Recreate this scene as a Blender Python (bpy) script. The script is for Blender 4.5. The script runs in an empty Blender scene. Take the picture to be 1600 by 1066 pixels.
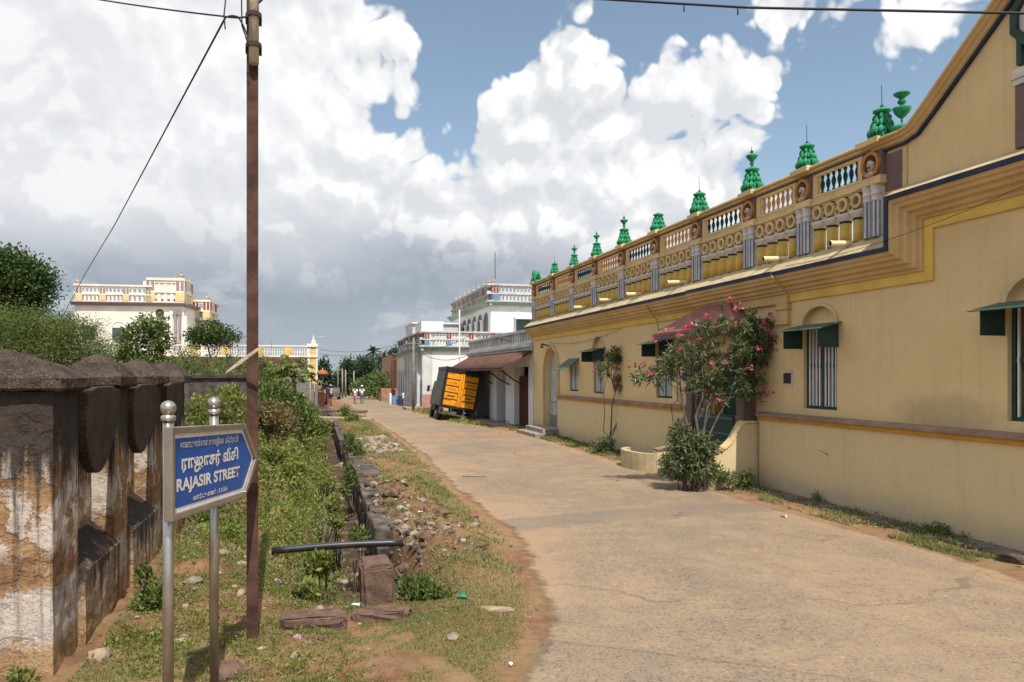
SUN_E = 4.9
EXPO = 0.13
CLOUD_G = 1.0
SKY_G = 1.42
import bpy, bmesh, math, random
import numpy as np
from mathutils import Vector, Matrix
random.seed(7)
RS = np.random.RandomState(11)
R = math.radians
SC = bpy.context.scene
COL = SC.collection
# ------------------------------------------------------------------ view constants
F = 1155.0        # focal length in pixels of the 1600-wide photograph
HOR = 585.0       # row of the horizon
EYE = 2.4         # camera height
K = 0.268         # the street leans this much to the left per metre

def base_z(Y):
    return -0.012*max(0.0, min(Y, 118.0)-35.0)
def PT(px, py, Y):
    return Vector(((px-800)/F*Y, Y, EYE+(HOR-py)/F*Y))
def GR(px, py):
    s = (py-HOR)/F
    Y = EYE/s
    if Y > 35:
        Y = (EYE-0.42)/(s-0.012)
    return Vector(((px-800)/F*Y, Y, base_z(Y)))
def WX(w, Y):
    return w-K*Y

# ------------------------------------------------------------------ scene objects
def tag(o, label=None, cat=None, group=None, kind=None):
    if label: o['label'] = label
    if cat: o['category'] = cat
    if group: o['group'] = group
    if kind: o['kind'] = kind
    return o
def empty(name, loc, rz=0.0, label=None, cat=None, group=None, rot=None):
    o = bpy.data.objects.new(name, None)
    COL.objects.link(o)
    o.location = loc
    o.rotation_euler = rot if rot else (0, 0, rz)
    o.empty_display_size = 0.2
    return tag(o, label, cat, group)
def link(name, me, parent=None, loc=(0,0,0), rot=(0,0,0), scale=None):
    o = bpy.data.objects.new(name, me)
    COL.objects.link(o)
    o.location = loc; o.rotation_euler = rot
    if scale: o.scale = scale
    if parent: o.parent = parent
    return o
def copy_tree(o, parent=None):
    c = o.copy(); COL.objects.link(c)
    c.parent = parent
    for ch in list(o.children):
        copy_tree(ch, c)
    return c

class MB:
    def __init__(s):
        s.v = []; s.f = []; s.m = []; s.sm = []
    def add(s, vs, fs, mi=0, smooth=False):
        b = len(s.v)
        s.v.extend([tuple(p) for p in vs])
        for f in fs:
            s.f.append(tuple(i+b for i in f)); s.m.append(mi); s.sm.append(smooth)
        return s
    def box(s, x0, x1, y0, y1, z0, z1, mi=0, fn=None):
        vs = [(x0,y0,z0),(x1,y0,z0),(x1,y1,z0),(x0,y1,z0),(x0,y0,z1),(x1,y0,z1),(x1,y1,z1),(x0,y1,z1)]
        if fn: vs = [fn(*p) for p in vs]
        return s.add(vs, [(0,3,2,1),(4,5,6,7),(0,1,5,4),(1,2,6,5),(2,3,7,6),(3,0,4,7)], mi)
    def prism(s, poly, fn, a, b, mi=0, smooth=False):
        n = len(poly)
        vs = [fn(p[0], p[1], a) for p in poly]+[fn(p[0], p[1], b) for p in poly]
        fs = [tuple(range(n)), tuple(range(2*n-1, n-1, -1))]
        b0 = len(s.v)
        s.add(vs, fs, mi, False)
        for i in range(n):
            j = (i+1) % n
            s.f.append((b0+i, b0+j, b0+n+j, b0+n+i)); s.m.append(mi); s.sm.append(smooth)
        return s
    def tube(s, pts, rad, seg=8, mi=0, caps=True, smooth=True):
        pts = [Vector(p) for p in pts]
        n = len(pts)
        if not hasattr(rad, '__len__'): rad = [rad]*n
        t0 = (pts[1]-pts[0]).normalized()
        a = Vector((0,0,1)) if abs(t0.z) < 0.9 else Vector((1,0,0))
        nx = t0.cross(a).normalized()
        vs = []
        for i in range(n):
            t = (pts[min(i+1,n-1)]-pts[max(i-1,0)])
            t = t.normalized() if t.length > 1e-9 else t0
            nx = (nx-t*nx.dot(t))
            nx = nx.normalized() if nx.length > 1e-6 else t.orthogonal().normalized()
            ny = t.cross(nx)
            for k in range(seg):
                q = 2*math.pi*k/seg
                vs.append(pts[i]+(nx*math.cos(q)+ny*math.sin(q))*rad[i])
        fs = []
        for i in range(n-1):
            for k in range(seg):
                k2 = (k+1) % seg
                fs.append((i*seg+k, i*seg+k2, (i+1)*seg+k2, (i+1)*seg+k))
        b0 = len(s.v)
        s.add(vs, fs, mi, smooth)
        if caps:
            s.f.append(tuple(b0+k for k in range(seg-1,-1,-1))); s.m.append(mi); s.sm.append(False)
            s.f.append(tuple(b0+(n-1)*seg+k for k in range(seg))); s.m.append(mi); s.sm.append(False)
        return s
    def lathe(s, prof, c=(0,0,0), seg=16, mi=0, smooth=True, a0=0.0, mis=None, half=None):
        vs = []
        for r, z in prof:
            for k in range(seg):
                q = a0+2*math.pi*k/seg
                vs.append((c[0]+r*math.cos(q), c[1]+r*math.sin(q), c[2]+z))
        b0 = len(s.v)
        s.v.extend(vs)
        n = len(prof)
        for i in range(n-1):
            for k in range(seg):
                k2 = (k+1) % seg
                s.f.append((b0+i*seg+k, b0+i*seg+k2, b0+(i+1)*seg+k2, b0+(i+1)*seg+k))
                s.m.append(mis(i, k) if mis else mi); s.sm.append(smooth)
        s.f.append(tuple(b0+k for k in range(seg-1,-1,-1))); s.m.append(mi); s.sm.append(False)
        s.f.append(tuple(b0+(n-1)*seg+k for k in range(seg))); s.m.append(mi); s.sm.append(False)
        return s
    def ell(s, c, r, seg=10, ring=6, mi=0, fn=None):
        vs = [(c[0], c[1], c[2]-r[2])]
        for i in range(1, ring):
            t = math.pi*i/ring-math.pi/2
            for k in range(seg):
                q = 2*math.pi*k/seg
                vs.append((c[0]+r[0]*math.cos(t)*math.cos(q), c[1]+r[1]*math.cos(t)*math.sin(q), c[2]+r[2]*math.sin(t)))
        vs.append((c[0], c[1], c[2]+r[2]))
        fs = []
        for k in range(seg):
            k2 = (k+1) % seg
            fs.append((0, 1+k2, 1+k))
            fs.append((len(vs)-1, 1+(ring-2)*seg+k, 1+(ring-2)*seg+k2))
            for i in range(ring-2):
                fs.append((1+i*seg+k, 1+i*seg+k2, 1+(i+1)*seg+k2, 1+(i+1)*seg+k))
        if fn: vs = [fn(*p) for p in vs]
        return s.add(vs, fs, mi, True)
    def annulus(s, r0, r1, fn, a, b, seg=16, mi=0, sx=1.0, sz=1.0, q0=0.0, q1=2*math.pi):
        full = abs(q1-q0-2*math.pi) < 1e-6
        n = seg if full else seg+1
        vs = []
        for k in range(n):
            q = q0+(q1-q0)*k/seg
            for r, d in ((r0,a),(r1,a),(r1,b),(r0,b)):
                vs.append(fn(r*math.cos(q)*sx, r*math.sin(q)*sz, d))
        fs = []
        for k in range(seg):
            k2 = (k+1) % n
            for j in range(4):
                j2 = (j+1) % 4
                fs.append((k*4+j, k*4+j2, k2*4+j2, k2*4+j))
        if not full:
            fs.append((0,1,2,3)); fs.append(tuple((n-1)*4+j for j in (3,2,1,0)))
        return s.add(vs, fs, mi)
    def mesh(s, name, mats, recalc=True):
        me = bpy.data.meshes.new(name)
        me.from_pydata(s.v, [], s.f)
        if not isinstance(mats, (list, tuple)): mats = [mats]
        for m in mats: me.materials.append(m)
        me.polygons.foreach_set('material_index', s.m)
        me.polygons.foreach_set('use_smooth', s.sm)
        if recalc:
            bm = bmesh.new(); bm.from_mesh(me)
            bmesh.ops.recalc_face_normals(bm, faces=bm.faces)
            bm.to_mesh(me); bm.free()
        me.update()
        return me
    def build(s, name, mats, parent=None, loc=(0,0,0), rot=(0,0,0), bevel=0, recalc=True):
        o = link(name, s.mesh(name, mats, recalc), parent, loc, rot)
        if bevel:
            b = o.modifiers.new('bevel', 'BEVEL'); b.width = bevel; b.segments = 2
            b.limit_method = 'ANGLE'; b.angle_limit = R(35)
        return o

def arr_mesh(name, V, Fc, mat, tint=None, smooth=False):
    """mesh from numpy arrays, all faces with the same corner count"""
    me = bpy.data.meshes.new(name)
    nv, nf, k = len(V), len(Fc), Fc.shape[1]
    me.vertices.add(nv); me.vertices.foreach_set('co', np.ascontiguousarray(V, dtype=np.float32).ravel())
    me.loops.add(nf*k); me.loops.foreach_set('vertex_index', np.ascontiguousarray(Fc, dtype=np.int32).ravel())
    me.polygons.add(nf)
    me.polygons.foreach_set('loop_start', np.arange(nf, dtype=np.int32)*k)
    me.polygons.foreach_set('loop_total', np.full(nf, k, dtype=np.int32))
    if smooth: me.polygons.foreach_set('use_smooth', np.ones(nf, dtype=bool))
    if tint is not None:
        a = me.attributes.new('tint', 'FLOAT', 'POINT')
        a.data.foreach_set('value', np.ascontiguousarray(tint, dtype=np.float32))
    me.materials.append(mat)
    me.update(calc_edges=True); me.validate()
    return me

# ------------------------------------------------------------------ smooth value noise (numpy)
def _h(i, j, s):
    n = (i*374761393+j*668265263+s*974711) & 0x7fffffff
    n = ((n ^ (n >> 13))*1274126177) & 0x7fffffff
    return ((n ^ (n >> 16)) & 0xffff)/65535.0
def vnoise(x, y, s=0):
    x = np.asarray(x, dtype=float); y = np.asarray(y, dtype=float)
    i = np.floor(x).astype(np.int64); j = np.floor(y).astype(np.int64)
    fx = x-i; fy = y-j
    fx = fx*fx*(3-2*fx); fy = fy*fy*(3-2*fy)
    a = _h(i,j,s); b = _h(i+1,j,s); c = _h(i,j+1,s); d = _h(i+1,j+1,s)
    return (a*(1-fx)+b*fx)*(1-fy)+(c*(1-fx)+d*fx)*fy
def fbm(x, y, s=0, o=4):
    t = 0; a = 0.5; f = 1.0
    for k in range(o):
        t = t+a*vnoise(x*f, y*f, s+k); a *= 0.5; f *= 2.03
    return t
def sstep(a, b, x):
    t = np.clip((np.asarray(x, dtype=float)-a)/(b-a), 0, 1)
    return t*t*(3-2*t)

# ------------------------------------------------------------------ materials
class NT:
    def __init__(s, nt): s.nt = nt
    def n(s, t, **kw):
        nd = s.nt.nodes.new(t)
        for k, v in kw.items():
            if k.startswith('i_'):
                nd.inputs[k[2:].replace('_', ' ')].default_value = v
            else: setattr(nd, k, v)
        return nd
    def l(s, a, b): s.nt.links.new(a, b)
    def put(s, sock, v):
        if hasattr(v, 'is_output') or isinstance(v, bpy.types.NodeSocket): s.l(v, sock)
        else: sock.default_value = v
    def m(s, op, a, b=0.0, c=None, clamp=False):
        nd = s.nt.nodes.new('ShaderNodeMath'); nd.operation = op; nd.use_clamp = clamp
        s.put(nd.inputs[0], a); s.put(nd.inputs[1], b)
        if c is not None: s.put(nd.inputs[2], c)
        return nd.outputs[0]
    def vm(s, op, a, b=None):
        nd = s.nt.nodes.new('ShaderNodeVectorMath'); nd.operation = op
        s.put(nd.inputs[0], a)
        if b is not None: s.put(nd.inputs[1], b)
        return nd.outputs['Value'] if op in ('DISTANCE','LENGTH','DOT_PRODUCT') else nd.outputs[0]
    def noise(s, vec, scale, detail=4, rough=0.55, dist=0.0):
        nd = s.nt.nodes.new('ShaderNodeTexNoise')
        s.l(vec, nd.inputs['Vector']); nd.inputs['Scale'].default_value = scale
        nd.inputs['Detail'].default_value = detail; nd.inputs['Roughness'].default_value = rough
        nd.inputs['Distortion'].default_value = dist
        return nd.outputs['Fac']
    def mapr(s, v, a, b, c=0.0, d=1.0, smooth=True):
        nd = s.nt.nodes.new('ShaderNodeMapRange')
        nd.interpolation_type = 'SMOOTHSTEP' if smooth else 'LINEAR'
        s.put(nd.inputs['Value'], v)
        for k, x in (('From Min',a),('From Max',b),('To Min',c),('To Max',d)): nd.inputs[k].default_value = x
        return nd.outputs['Result']
    def mix(s, f, a, b, blend='MIX'):
        nd = s.nt.nodes.new('ShaderNodeMix'); nd.data_type = 'RGBA'; nd.blend_type = blend
        s.put(nd.inputs['Factor'], f)
        for k, x in ((6, a), (7, b)):
            if isinstance(x, (tuple, list)): x = tuple(x)+(1.0,) if len(x) == 3 else x
            s.put(nd.inputs[k], x)
        return nd.outputs[2]
    def scalev(s, vec, sx, sy, sz):
        nd = s.nt.nodes.new('ShaderNodeMapping'); s.l(vec, nd.inputs['Vector'])
        nd.inputs['Scale'].default_value = (sx, sy, sz)
        return nd.outputs['Vector']

def new_mat(name):
    m = bpy.data.materials.new(name); m.use_nodes = True
    nt = m.node_tree; nt.nodes.clear()
    g = NT(nt)
    out = nt.nodes.new('ShaderNodeOutputMaterial')
    bs = nt.nodes.new('ShaderNodeBsdfPrincipled')
    g.l(bs.outputs[0], out.inputs['Surface'])
    return m, g, bs, out
def bump(g, bs, h, strength=0.3, dist=0.02):
    b = g.nt.nodes.new('ShaderNodeBump'); b.inputs['Strength'].default_value = strength
    b.inputs['Distance'].default_value = dist
    g.l(h, b.inputs['Height']); g.l(b.outputs[0], bs.inputs['Normal'])
def M(name, col, rough=0.85, var=0.18, scale=2.5, bumps=0.25, bscale=45, metallic=0.0, stain=None, streak=0.0, spec=0.3, coord='Object'):
    """painted / plain surface with uneven colour, optional stain colour and rain streaks"""
    m, g, bs, out = new_mat(name)
    tc = g.n('ShaderNodeTexCoord').outputs[coord]
    n1 = g.noise(tc, scale, 6, 0.6)
    c = g.mix(g.mapr(n1, 0.3, 0.7), tuple(x*(1-var) for x in col), tuple(min(1, x*(1+var)) for x in col))
    n2 = g.noise(tc, bscale, 3, 0.6)
    c = g.mix(g.m('MULTIPLY', g.mapr(n2, 0.45, 0.75), 0.25), c, tuple(x*0.6 for x in col))
    if stain:
        n3 = g.noise(tc, scale*0.45, 8, 0.68, 0.4)
        c = g.mix(g.m('MULTIPLY', g.mapr(n3, 0.5, 0.72), 0.75), c, stain)
    if streak:
        n4 = g.noise(g.scalev(tc, 5, 5, 0.35), 2.2, 5, 0.6)
        c = g.mix(g.m('MULTIPLY', g.mapr(n4, 0.5, 0.8), streak), c, tuple(x*0.45 for x in col))
    g.l(c, bs.inputs['Base Color'])
    bs.inputs['Roughness'].default_value = rough; bs.inputs['Metallic'].default_value = metallic
    bs.inputs['Specular IOR Level'].default_value = spec
    if bumps: bump(g, bs, g.m('ADD', g.m('MULTIPLY', n1, 0.6), n2), bumps, 0.015)
    return m
def leaf_mat(name, dark, mid, light, transl=0.3, rough=0.55):
    m, g, bs, out = new_mat(name)
    at = g.n('ShaderNodeAttribute', attribute_name='tint').outputs['Fac']
    rp = g.n('ShaderNodeValToRGB'); cr = rp.color_ramp
    cr.elements[0].position = 0.0; cr.elements[0].color = (*dark, 1)
    cr.elements[1].position = 1.0; cr.elements[1].color = (*light, 1)
    e = cr.elements.new(0.5); e.color = (*mid, 1)
    g.l(at, rp.inputs[0])
    g.l(rp.outputs[0], bs.inputs['Base Color'])
    bs.inputs['Roughness'].default_value = rough; bs.inputs['Specular IOR Level'].default_value = 0.25
    tr = g.n('ShaderNodeBsdfTranslucent'); g.l(rp.outputs[0], tr.inputs['Color'])
    mx = g.n('ShaderNodeMixShader'); mx.inputs[0].default_value = transl
    g.l(bs.outputs[0], mx.inputs[1]); g.l(tr.outputs[0], mx.inputs[2]); g.l(mx.outputs[0], out.inputs['Surface'])
    return m

# ------------------------------------------------------------------ foliage
def unit(n):
    v = RS.normal(size=(n,3)); return v/np.linalg.norm(v, axis=1)[:,None]
def blob_points(blobs, n, clump=0.35, per=14, shell=0.55):
    """leaf points in clumps spread through ellipsoids (cx,cy,cz,rx,ry,rz); returns points, tint, outward"""
    blobs = np.array(blobs, dtype=float)
    vol = (blobs[:,3]*blobs[:,4]*blobs[:,5])**0.75
    nc = max(3, n//per)
    bi = RS.choice(len(blobs), nc, p=vol/vol.sum())
    d = unit(nc); rr = RS.rand(nc)**(1/3.0); rr = shell*np.maximum(rr, 0.55)+(1-shell)*rr
    C = blobs[bi,:3]+d*rr[:,None]*blobs[bi,3:6]
    ct = RS.rand(nc)
    k = RS.randint(0, nc, n)
    P = C[k]+RS.normal(size=(n,3))*clump*0.5
    t = np.clip(ct[k]*0.65+RS.rand(n)*0.35, 0, 1)
    return P, t, d[k]
def leaf_arrays(P, out, L, W, up=0.35, face=0.5, bend=0.18):
    n = len(P)
    T = unit(n)*0.8+out*0.6; T[:,2] += up
    T /= np.linalg.norm(T, axis=1)[:,None]
    N = unit(n); N[:,2] += face
    S = np.cross(T, N); S /= (np.linalg.norm(S, axis=1)[:,None]+1e-9)
    N = np.cross(S, T)
    ln = L*(0.65+0.7*RS.rand(n))[:,None]; wd = W*(0.7+0.6*RS.rand(n))[:,None]
    V = np.empty((n,4,3))
    V[:,0] = P-T*ln*0.5; V[:,1] = P+S*wd*0.5-N*ln*bend*0.3; V[:,2] = P+T*ln*0.5-N*ln*bend; V[:,3] = P-S*wd*0.5-N*ln*bend*0.3
    Fc = np.arange(n*4).reshape(n,4)
    return V.reshape(-1,3), Fc
def foliage(name, blobs, n, L, W, mat, parent=None, clump=0.35, per=14, up=0.35, shell=0.55, face=0.5, tmul=1.0, tadd=0.0):
    P, t, out = blob_points(blobs, n, clump, per, shell)
    V, Fc = leaf_arrays(P, out, L, W, up, face)
    return link(name, arr_mesh(name, V, Fc, mat, np.clip(np.repeat(t*tmul+tadd, 4), 0, 1)), parent)
def limb_path(a, b, n=6, wob=0.12):
    a = Vector(a); b = Vector(b); L = (b-a).length
    pts = []
    for i in range(n+1):
        t = i/n
        p = a.lerp(b, t)
        if 0 < i < n: p += Vector((random.uniform(-1,1), random.uniform(-1,1), random.uniform(-.5,.5)))*wob*L*0.35
        pts.append(p)
    return pts
def trunk_mesh(mb, base, top, r0, r1, ends=(), seg=7, wob=0.12):
    p = limb_path(base, top, 6, wob)
    mb.tube(p, [r0+(r1-r0)*i/6 for i in range(7)], seg)
    for e in ends:
        k = random.randint(3, 6)
        q = limb_path(p[k], e, 5, 0.2)
        rr = r0+(r1-r0)*k/6
        mb.tube(q, [max(0.006, rr*0.75*(1-0.8*i/5)) for i in range(6)], max(4, seg-2))
    return mb
# ------------------------------------------------------------------ camera, sun, sky
cam = bpy.data.cameras.new('camera'); co = bpy.data.objects.new('camera', cam); COL.objects.link(co)
cam.sensor_width = 36.0; cam.lens = 36.0*F/1600.0
cam.shift_x = 0.0; cam.shift_y = (HOR-533.0)/1600.0
co.location = (0, 0, EYE); co.rotation_euler = (R(90), 0, 0)
cam.clip_start = 0.05; cam.clip_end = 5000
SC.camera = co
SUN = Vector((0.19, -0.62, 1.0)).normalized()
sl = bpy.data.lights.new('sun', 'SUN'); so = bpy.data.objects.new('sun', sl); COL.objects.link(so)
sl.energy = SUN_E; sl.angle = R(0.5); sl.color = (1.0, 0.95, 0.86)
so.rotation_euler = SUN.to_track_quat('Z', 'Y').to_euler(); so.location = (8, -10, 30)
SC.view_settings.view_transform = 'Standard'; SC.view_settings.look = 'None'
SC.view_settings.exposure = EXPO; SC.view_settings.gamma = 1.0; SC.view_settings.use_curve_mapping = False
SC.render.engine = 'CYCLES'
SC.cycles.max_bounces = 6; SC.cycles.diffuse_bounces = 3; SC.cycles.glossy_bounces = 2
SC.cycles.transmission_bounces = 3; SC.cycles.transparent_max_bounces = 4
SC.cycles.use_denoising = True

def build_world():
    w = bpy.data.worlds.new('World'); SC.world = w; w.use_nodes = True
    nt = w.node_tree; nt.nodes.clear(); g = NT(nt)
    out = nt.nodes.new('ShaderNodeOutputWorld'); bg = nt.nodes.new('ShaderNodeBackground')
    g.l(bg.outputs[0], out.inputs['Surface']); bg.inputs['Strength'].default_value = 0.1
    sky = nt.nodes.new('ShaderNodeTexSky'); sky.sky_type = 'NISHITA'; sky.sun_disc = False
    sky.sun_elevation = math.asin(SUN.z); sky.sun_rotation = math.atan2(SUN.x, SUN.y)
    sky.air_density = 1.0; sky.dust_density = 1.6; sky.ozone_density = 1.0
    d = nt.nodes.new('ShaderNodeTexCoord').outputs['Generated']
    def dirv(px, py): return Vector(((px-800)/F, 1.0, (HOR-py)/F)).normalized()
    # where blue shows between the clouds: (column, row, radius) turned into directions of the dome
    gaps = [(730,55,58),(692,118,34),(662,148,22),(645,166,12),(775,22,56),(715,22,48),(795,78,18),(695,65,34),(1010,8,34),(1080,12,34),(955,0,26),(1128,48,34),(870,-60,50),
            (1350,160,78),(1300,205,66),(1275,230,46),(1400,200,70),(1295,125,42),(1460,150,46),(1560,140,48),(1230,235,22),(1420,280,40),(1370,140,50),(1215,55,22)]
    Fm = None
    for px, py, r in gaps:
        c = dirv(px, py); k = 1.0/(1+((px-800)/F)**2+((HOR-py)/F)**2)
        t = g.m('SUBTRACT', g.vm('DISTANCE', d, tuple(c)), (r-9)/F*math.sqrt(k))
        Fm = t if Fm is None else g.m('MINIMUM', Fm, t)
    for px, py, r in [(1310,20,62),(1430,28,74),(1225,5,42),(1385,60,34),(885,62,46),(1195,118,42),(1040,88,40),(1110,120,60),(820,130,50),(640,235,60),(595,55,64),(608,125,52),(622,185,40),(900,30,30),(560,110,60),(1235,100,20)]:
        c = dirv(px, py); k = 1.0/(1+((px-800)/F)**2+((HOR-py)/F)**2)
        Fm = g.m('MAXIMUM', Fm, g.m('MULTIPLY', g.m('SUBTRACT', r/F*math.sqrt(k)+.016, g.vm('DISTANCE', d, tuple(c))), 1.3))
    back = g.m('SUBTRACT', g.vm('DISTANCE', d, (0.1,-0.95,0.35)), 0.95)      # broken cloud behind the viewer
    Fm = g.m('MINIMUM', Fm, back)
    sep = nt.nodes.new('ShaderNodeSeparateXYZ'); g.l(d, sep.inputs[0])
    z = sep.outputs['Z']; x = sep.outputs['X']
    def fields(v):
        wp = nt.nodes.new('ShaderNodeTexNoise'); g.l(v, wp.inputs['Vector']); wp.inputs['Scale'].default_value = 9; wp.inputs['Detail'].default_value = 2
        v2 = g.vm('ADD', v, g.vm('SCALE', g.vm('SUBTRACT', wp.outputs['Color'], (0.5,0.5,0.5))))
        v2.node.inputs[1].links[0].from_node.inputs['Scale'].default_value = 0.09
        vo = nt.nodes.new('ShaderNodeTexVoronoi'); vo.feature = 'F1'; g.l(v2, vo.inputs['Vector'])
        vo.inputs['Scale'].default_value = 12
        try:
            vo.inputs['Detail'].default_value = 2.0; vo.inputs['Roughness'].default_value = 0.55; vo.inputs['Lacunarity'].default_value = 2.3
        except Exception: pass
        bil = g.m('SUBTRACT', 0.55, vo.outputs['Distance'])
        big = g.noise(v, 5.5, 5, 0.55)
        return bil, big
    b1, g1 = fields(d)
    off = Vector((0.45, -0.25, 1.0)).normalized()*0.026
    b2, g2 = fields(g.vm('ADD', d, tuple(off)))
    D = g.m('ADD', g.m('ADD', Fm, g.m('MULTIPLY', b1, 0.09)), g.m('MULTIPLY', g.m('SUBTRACT', g1, 0.5), 0.16))
    alpha = g.mapr(D, 0.0, 0.020)
    rel = g.m('ADD', g.m('MULTIPLY', g.m('SUBTRACT', b1, b2), 0.55), g.m('MULTIPLY', g.m('SUBTRACT', g1, g2), 2.3))
    # body brightness follows the height in the sky (flat grey bases low down), bent by large noise
    n_lo = g.noise(g.scalev(d, 1.0, 1.0, 1.6), 3.2, 3, 0.55)
    zz = g.m('ADD', z, g.m('MULTIPLY', g.m('SUBTRACT', n_lo, 0.5), 0.13))
    rp = nt.nodes.new('ShaderNodeValToRGB'); cr = rp.color_ramp
    g.l(g.m('MULTIPLY', zz, 2.0), rp.inputs[0])
    stops = [(0.0,(.40,.445,.49)),(.07,(.40,.445,.49)),(.16,(.36,.415,.48)),(.225,(.325,.375,.445)),(.27,(.38,.42,.485)),(.335,(.55,.58,.63)),(.41,(.74,.755,.785)),(.58,(.82,.83,.85)),(.78,(.84,.85,.86)),(1.0,(.74,.755,.78))]
    cr.elements[0].position = stops[0][0]; cr.elements[0].color = (*stops[0][1],1)
    cr.elements[1].position = stops[-1][0]; cr.elements[1].color = (*stops[-1][1],1)
    for p, c in stops[1:-1]:
        e = cr.elements.new(p); e.color = (*c,1)
    body = rp.outputs[0]
    # grey hollows inside the cloud masses
    hol = g.mapr(g.noise(d, 3.3, 3, 0.5), 0.46, 0.68)
    hol = g.m('MULTIPLY', hol, g.mapr(z, 0.12, 0.3))
    body = g.mix(g.m('MULTIPLY', hol, 0.42), body, (.56,.59,.64))
    soft = g.mapr(x, -0.42, -0.02, 0.45, 1.0)
    hi = g.m('MULTIPLY', g.mapr(rel, -0.02, 0.20), g.mapr(zz, 0.10, 0.24))
    body = g.mix(g.m('MULTIPLY', g.m('MULTIPLY', hi, 0.95), soft), body, (0.99,0.985,0.975))
    lo = g.m('MULTIPLY', g.mapr(rel, 0.0, -0.26), g.mapr(zz, 0.08, 0.26, 0.35, 1.0))
    body = g.mix(g.m('MULTIPLY', g.m('MULTIPLY', lo, 0.48), soft), body, (.53,.56,.62))
    # thin bright puffs under the grey base, near the skyline
    pv = g.scalev(d, 1.0, 1.0, 2.2)
    puff = g.mapr(g.noise(pv, 9, 4, 0.6), 0.53, 0.66)
    puff = g.m('MULTIPLY', puff, g.m('MULTIPLY', g.mapr(z, 0.02, 0.06), g.mapr(z, 0.16, 0.10)))
    body = g.mix(g.m('MULTIPLY', puff, 0.55), body, (.60,.62,.65))
    cl = g.vm('SCALE', body); cl.node.inputs['Scale'].default_value = 10.0*CLOUD_G
    hs = nt.nodes.new('ShaderNodeHueSaturation'); hs.inputs['Saturation'].default_value = 0.86; hs.inputs['Hue'].default_value = 0.489; g.l(sky.outputs[0], hs.inputs['Color'])
    skyc = g.vm('SCALE', hs.outputs[0]); skyc.node.inputs['Scale'].default_value = SKY_G
    mx = g.mix(alpha, skyc, cl)
    g.l(mx, bg.inputs['Color'])
    try: w.cycles.sampling_method = 'NONE'
    except Exception: pass
build_world()
# ------------------------------------------------------------------ terrain
def edgeL(Y):
    Y = np.asarray(Y, dtype=float)
    e = np.interp(Y, [-40, 0, 3.5, 4.6, 5.77, 7.0, 7.8, 9.2, 11.3, 14, 20, 40, 130], [-9, -4.4, -1.2, 0.35, 1.3, 1.95, 2.28, 2.5, 2.75, 2.75, 3.0, 2.9, 2.85])
    return e+(fbm(Y*0.7, Y*0+3, 5, 3)-0.47)*0.36*np.clip(Y/8, .3, 1)
def edgeR(Y):
    Y = np.asarray(Y, dtype=float)
    e = np.interp(Y, [-40, 5, 9, 12, 15, 18, 24, 30, 38, 50, 70, 130], [8.75, 8.72, 8.62, 8.50, 8.55, 8.45, 8.6, 8.6, 7.4, 7.0, 7.6, 8.3])
    return e+(fbm(Y*0.8, Y*0+9, 15, 4)-0.47)*0.45
def bz(Y):
    return -0.012*np.clip(np.minimum(Y, 118.0)-35.0, 0, None)
DW0, DW1 = 0.22, 1.0       # ditch floor between these street offsets
def zg(w, Y, fine=True):
    w = np.asarray(w, dtype=float); Y = np.asarray(Y, dtype=float)
    X = w-K*Y
    n1 = fbm(X*0.55, Y*0.55, 1, 4)-0.47
    n2 = fbm(X*3.1, Y*3.1, 2, 4)-0.47
    eL, eR = edgeL(Y), edgeR(Y)
    inroad = np.minimum(sstep(-0.3, 0.12, w-eL), sstep(-0.2, 0.1, eR-w))
    left = sstep(-0.1, 0.7, eL-w)                      # verge left of the road
    z = left*(0.03+n1*0.18+n2*0.16)
    rub = np.exp(-((w-1.75)/0.55)**2)*(sstep(8.8, 9.8, Y)*(1-sstep(15.5, 17.5, Y)))   # rubble bank between ditch and road
    z = z+rub*(0.10+0.45*np.abs(n2))
    lot = sstep(-0.5, -2.2, w)
    z = z+0.95*sstep(-1.5, -2.7, w)*sstep(11.3, 13.6, Y)*(1-sstep(30, 48, Y))*(.75+.5*n1)
    z = z+lot*(0.10+n1*0.35+n2*0.1)*sstep(3, 7, Y)
    depth = sstep(7.7, 8.5, Y+n2*0.6)*(1-sstep(53, 55, Y))*0.78*np.interp(Y, [0, 9, 14, 30, 60], [.55, .75, 1, 1, 1])
    dj = n2*0.25
    prof = sstep(-0.75, 0.30, w+dj)*(w < DW1+0.012)
    prof = np.where((w >= DW1+0.012), 1-sstep(0, 1, (w-DW1-0.012)/np.interp(Y, [8,10.2,11.5],[.75,.55,.05])), prof)
    z = z-depth*prof*(1+n2*0.3)
    right = sstep(0.0, 0.35, w-eR)
    z = z+right*(0.015+n2*0.06)*(w < 9.7)
    z = z-0.34*sstep(7.6, 8.6, w)*(1-sstep(9.2, 9.5, w))*sstep(33.5, 37.0, Y)*(1-sstep(45, 48, Y))  # hollow the truck leans into
    z = z*(1-inroad)-0.022*inroad
    return z+bz(Y)
def ZG(X, Y): return float(zg(X+K*Y, Y))

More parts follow.
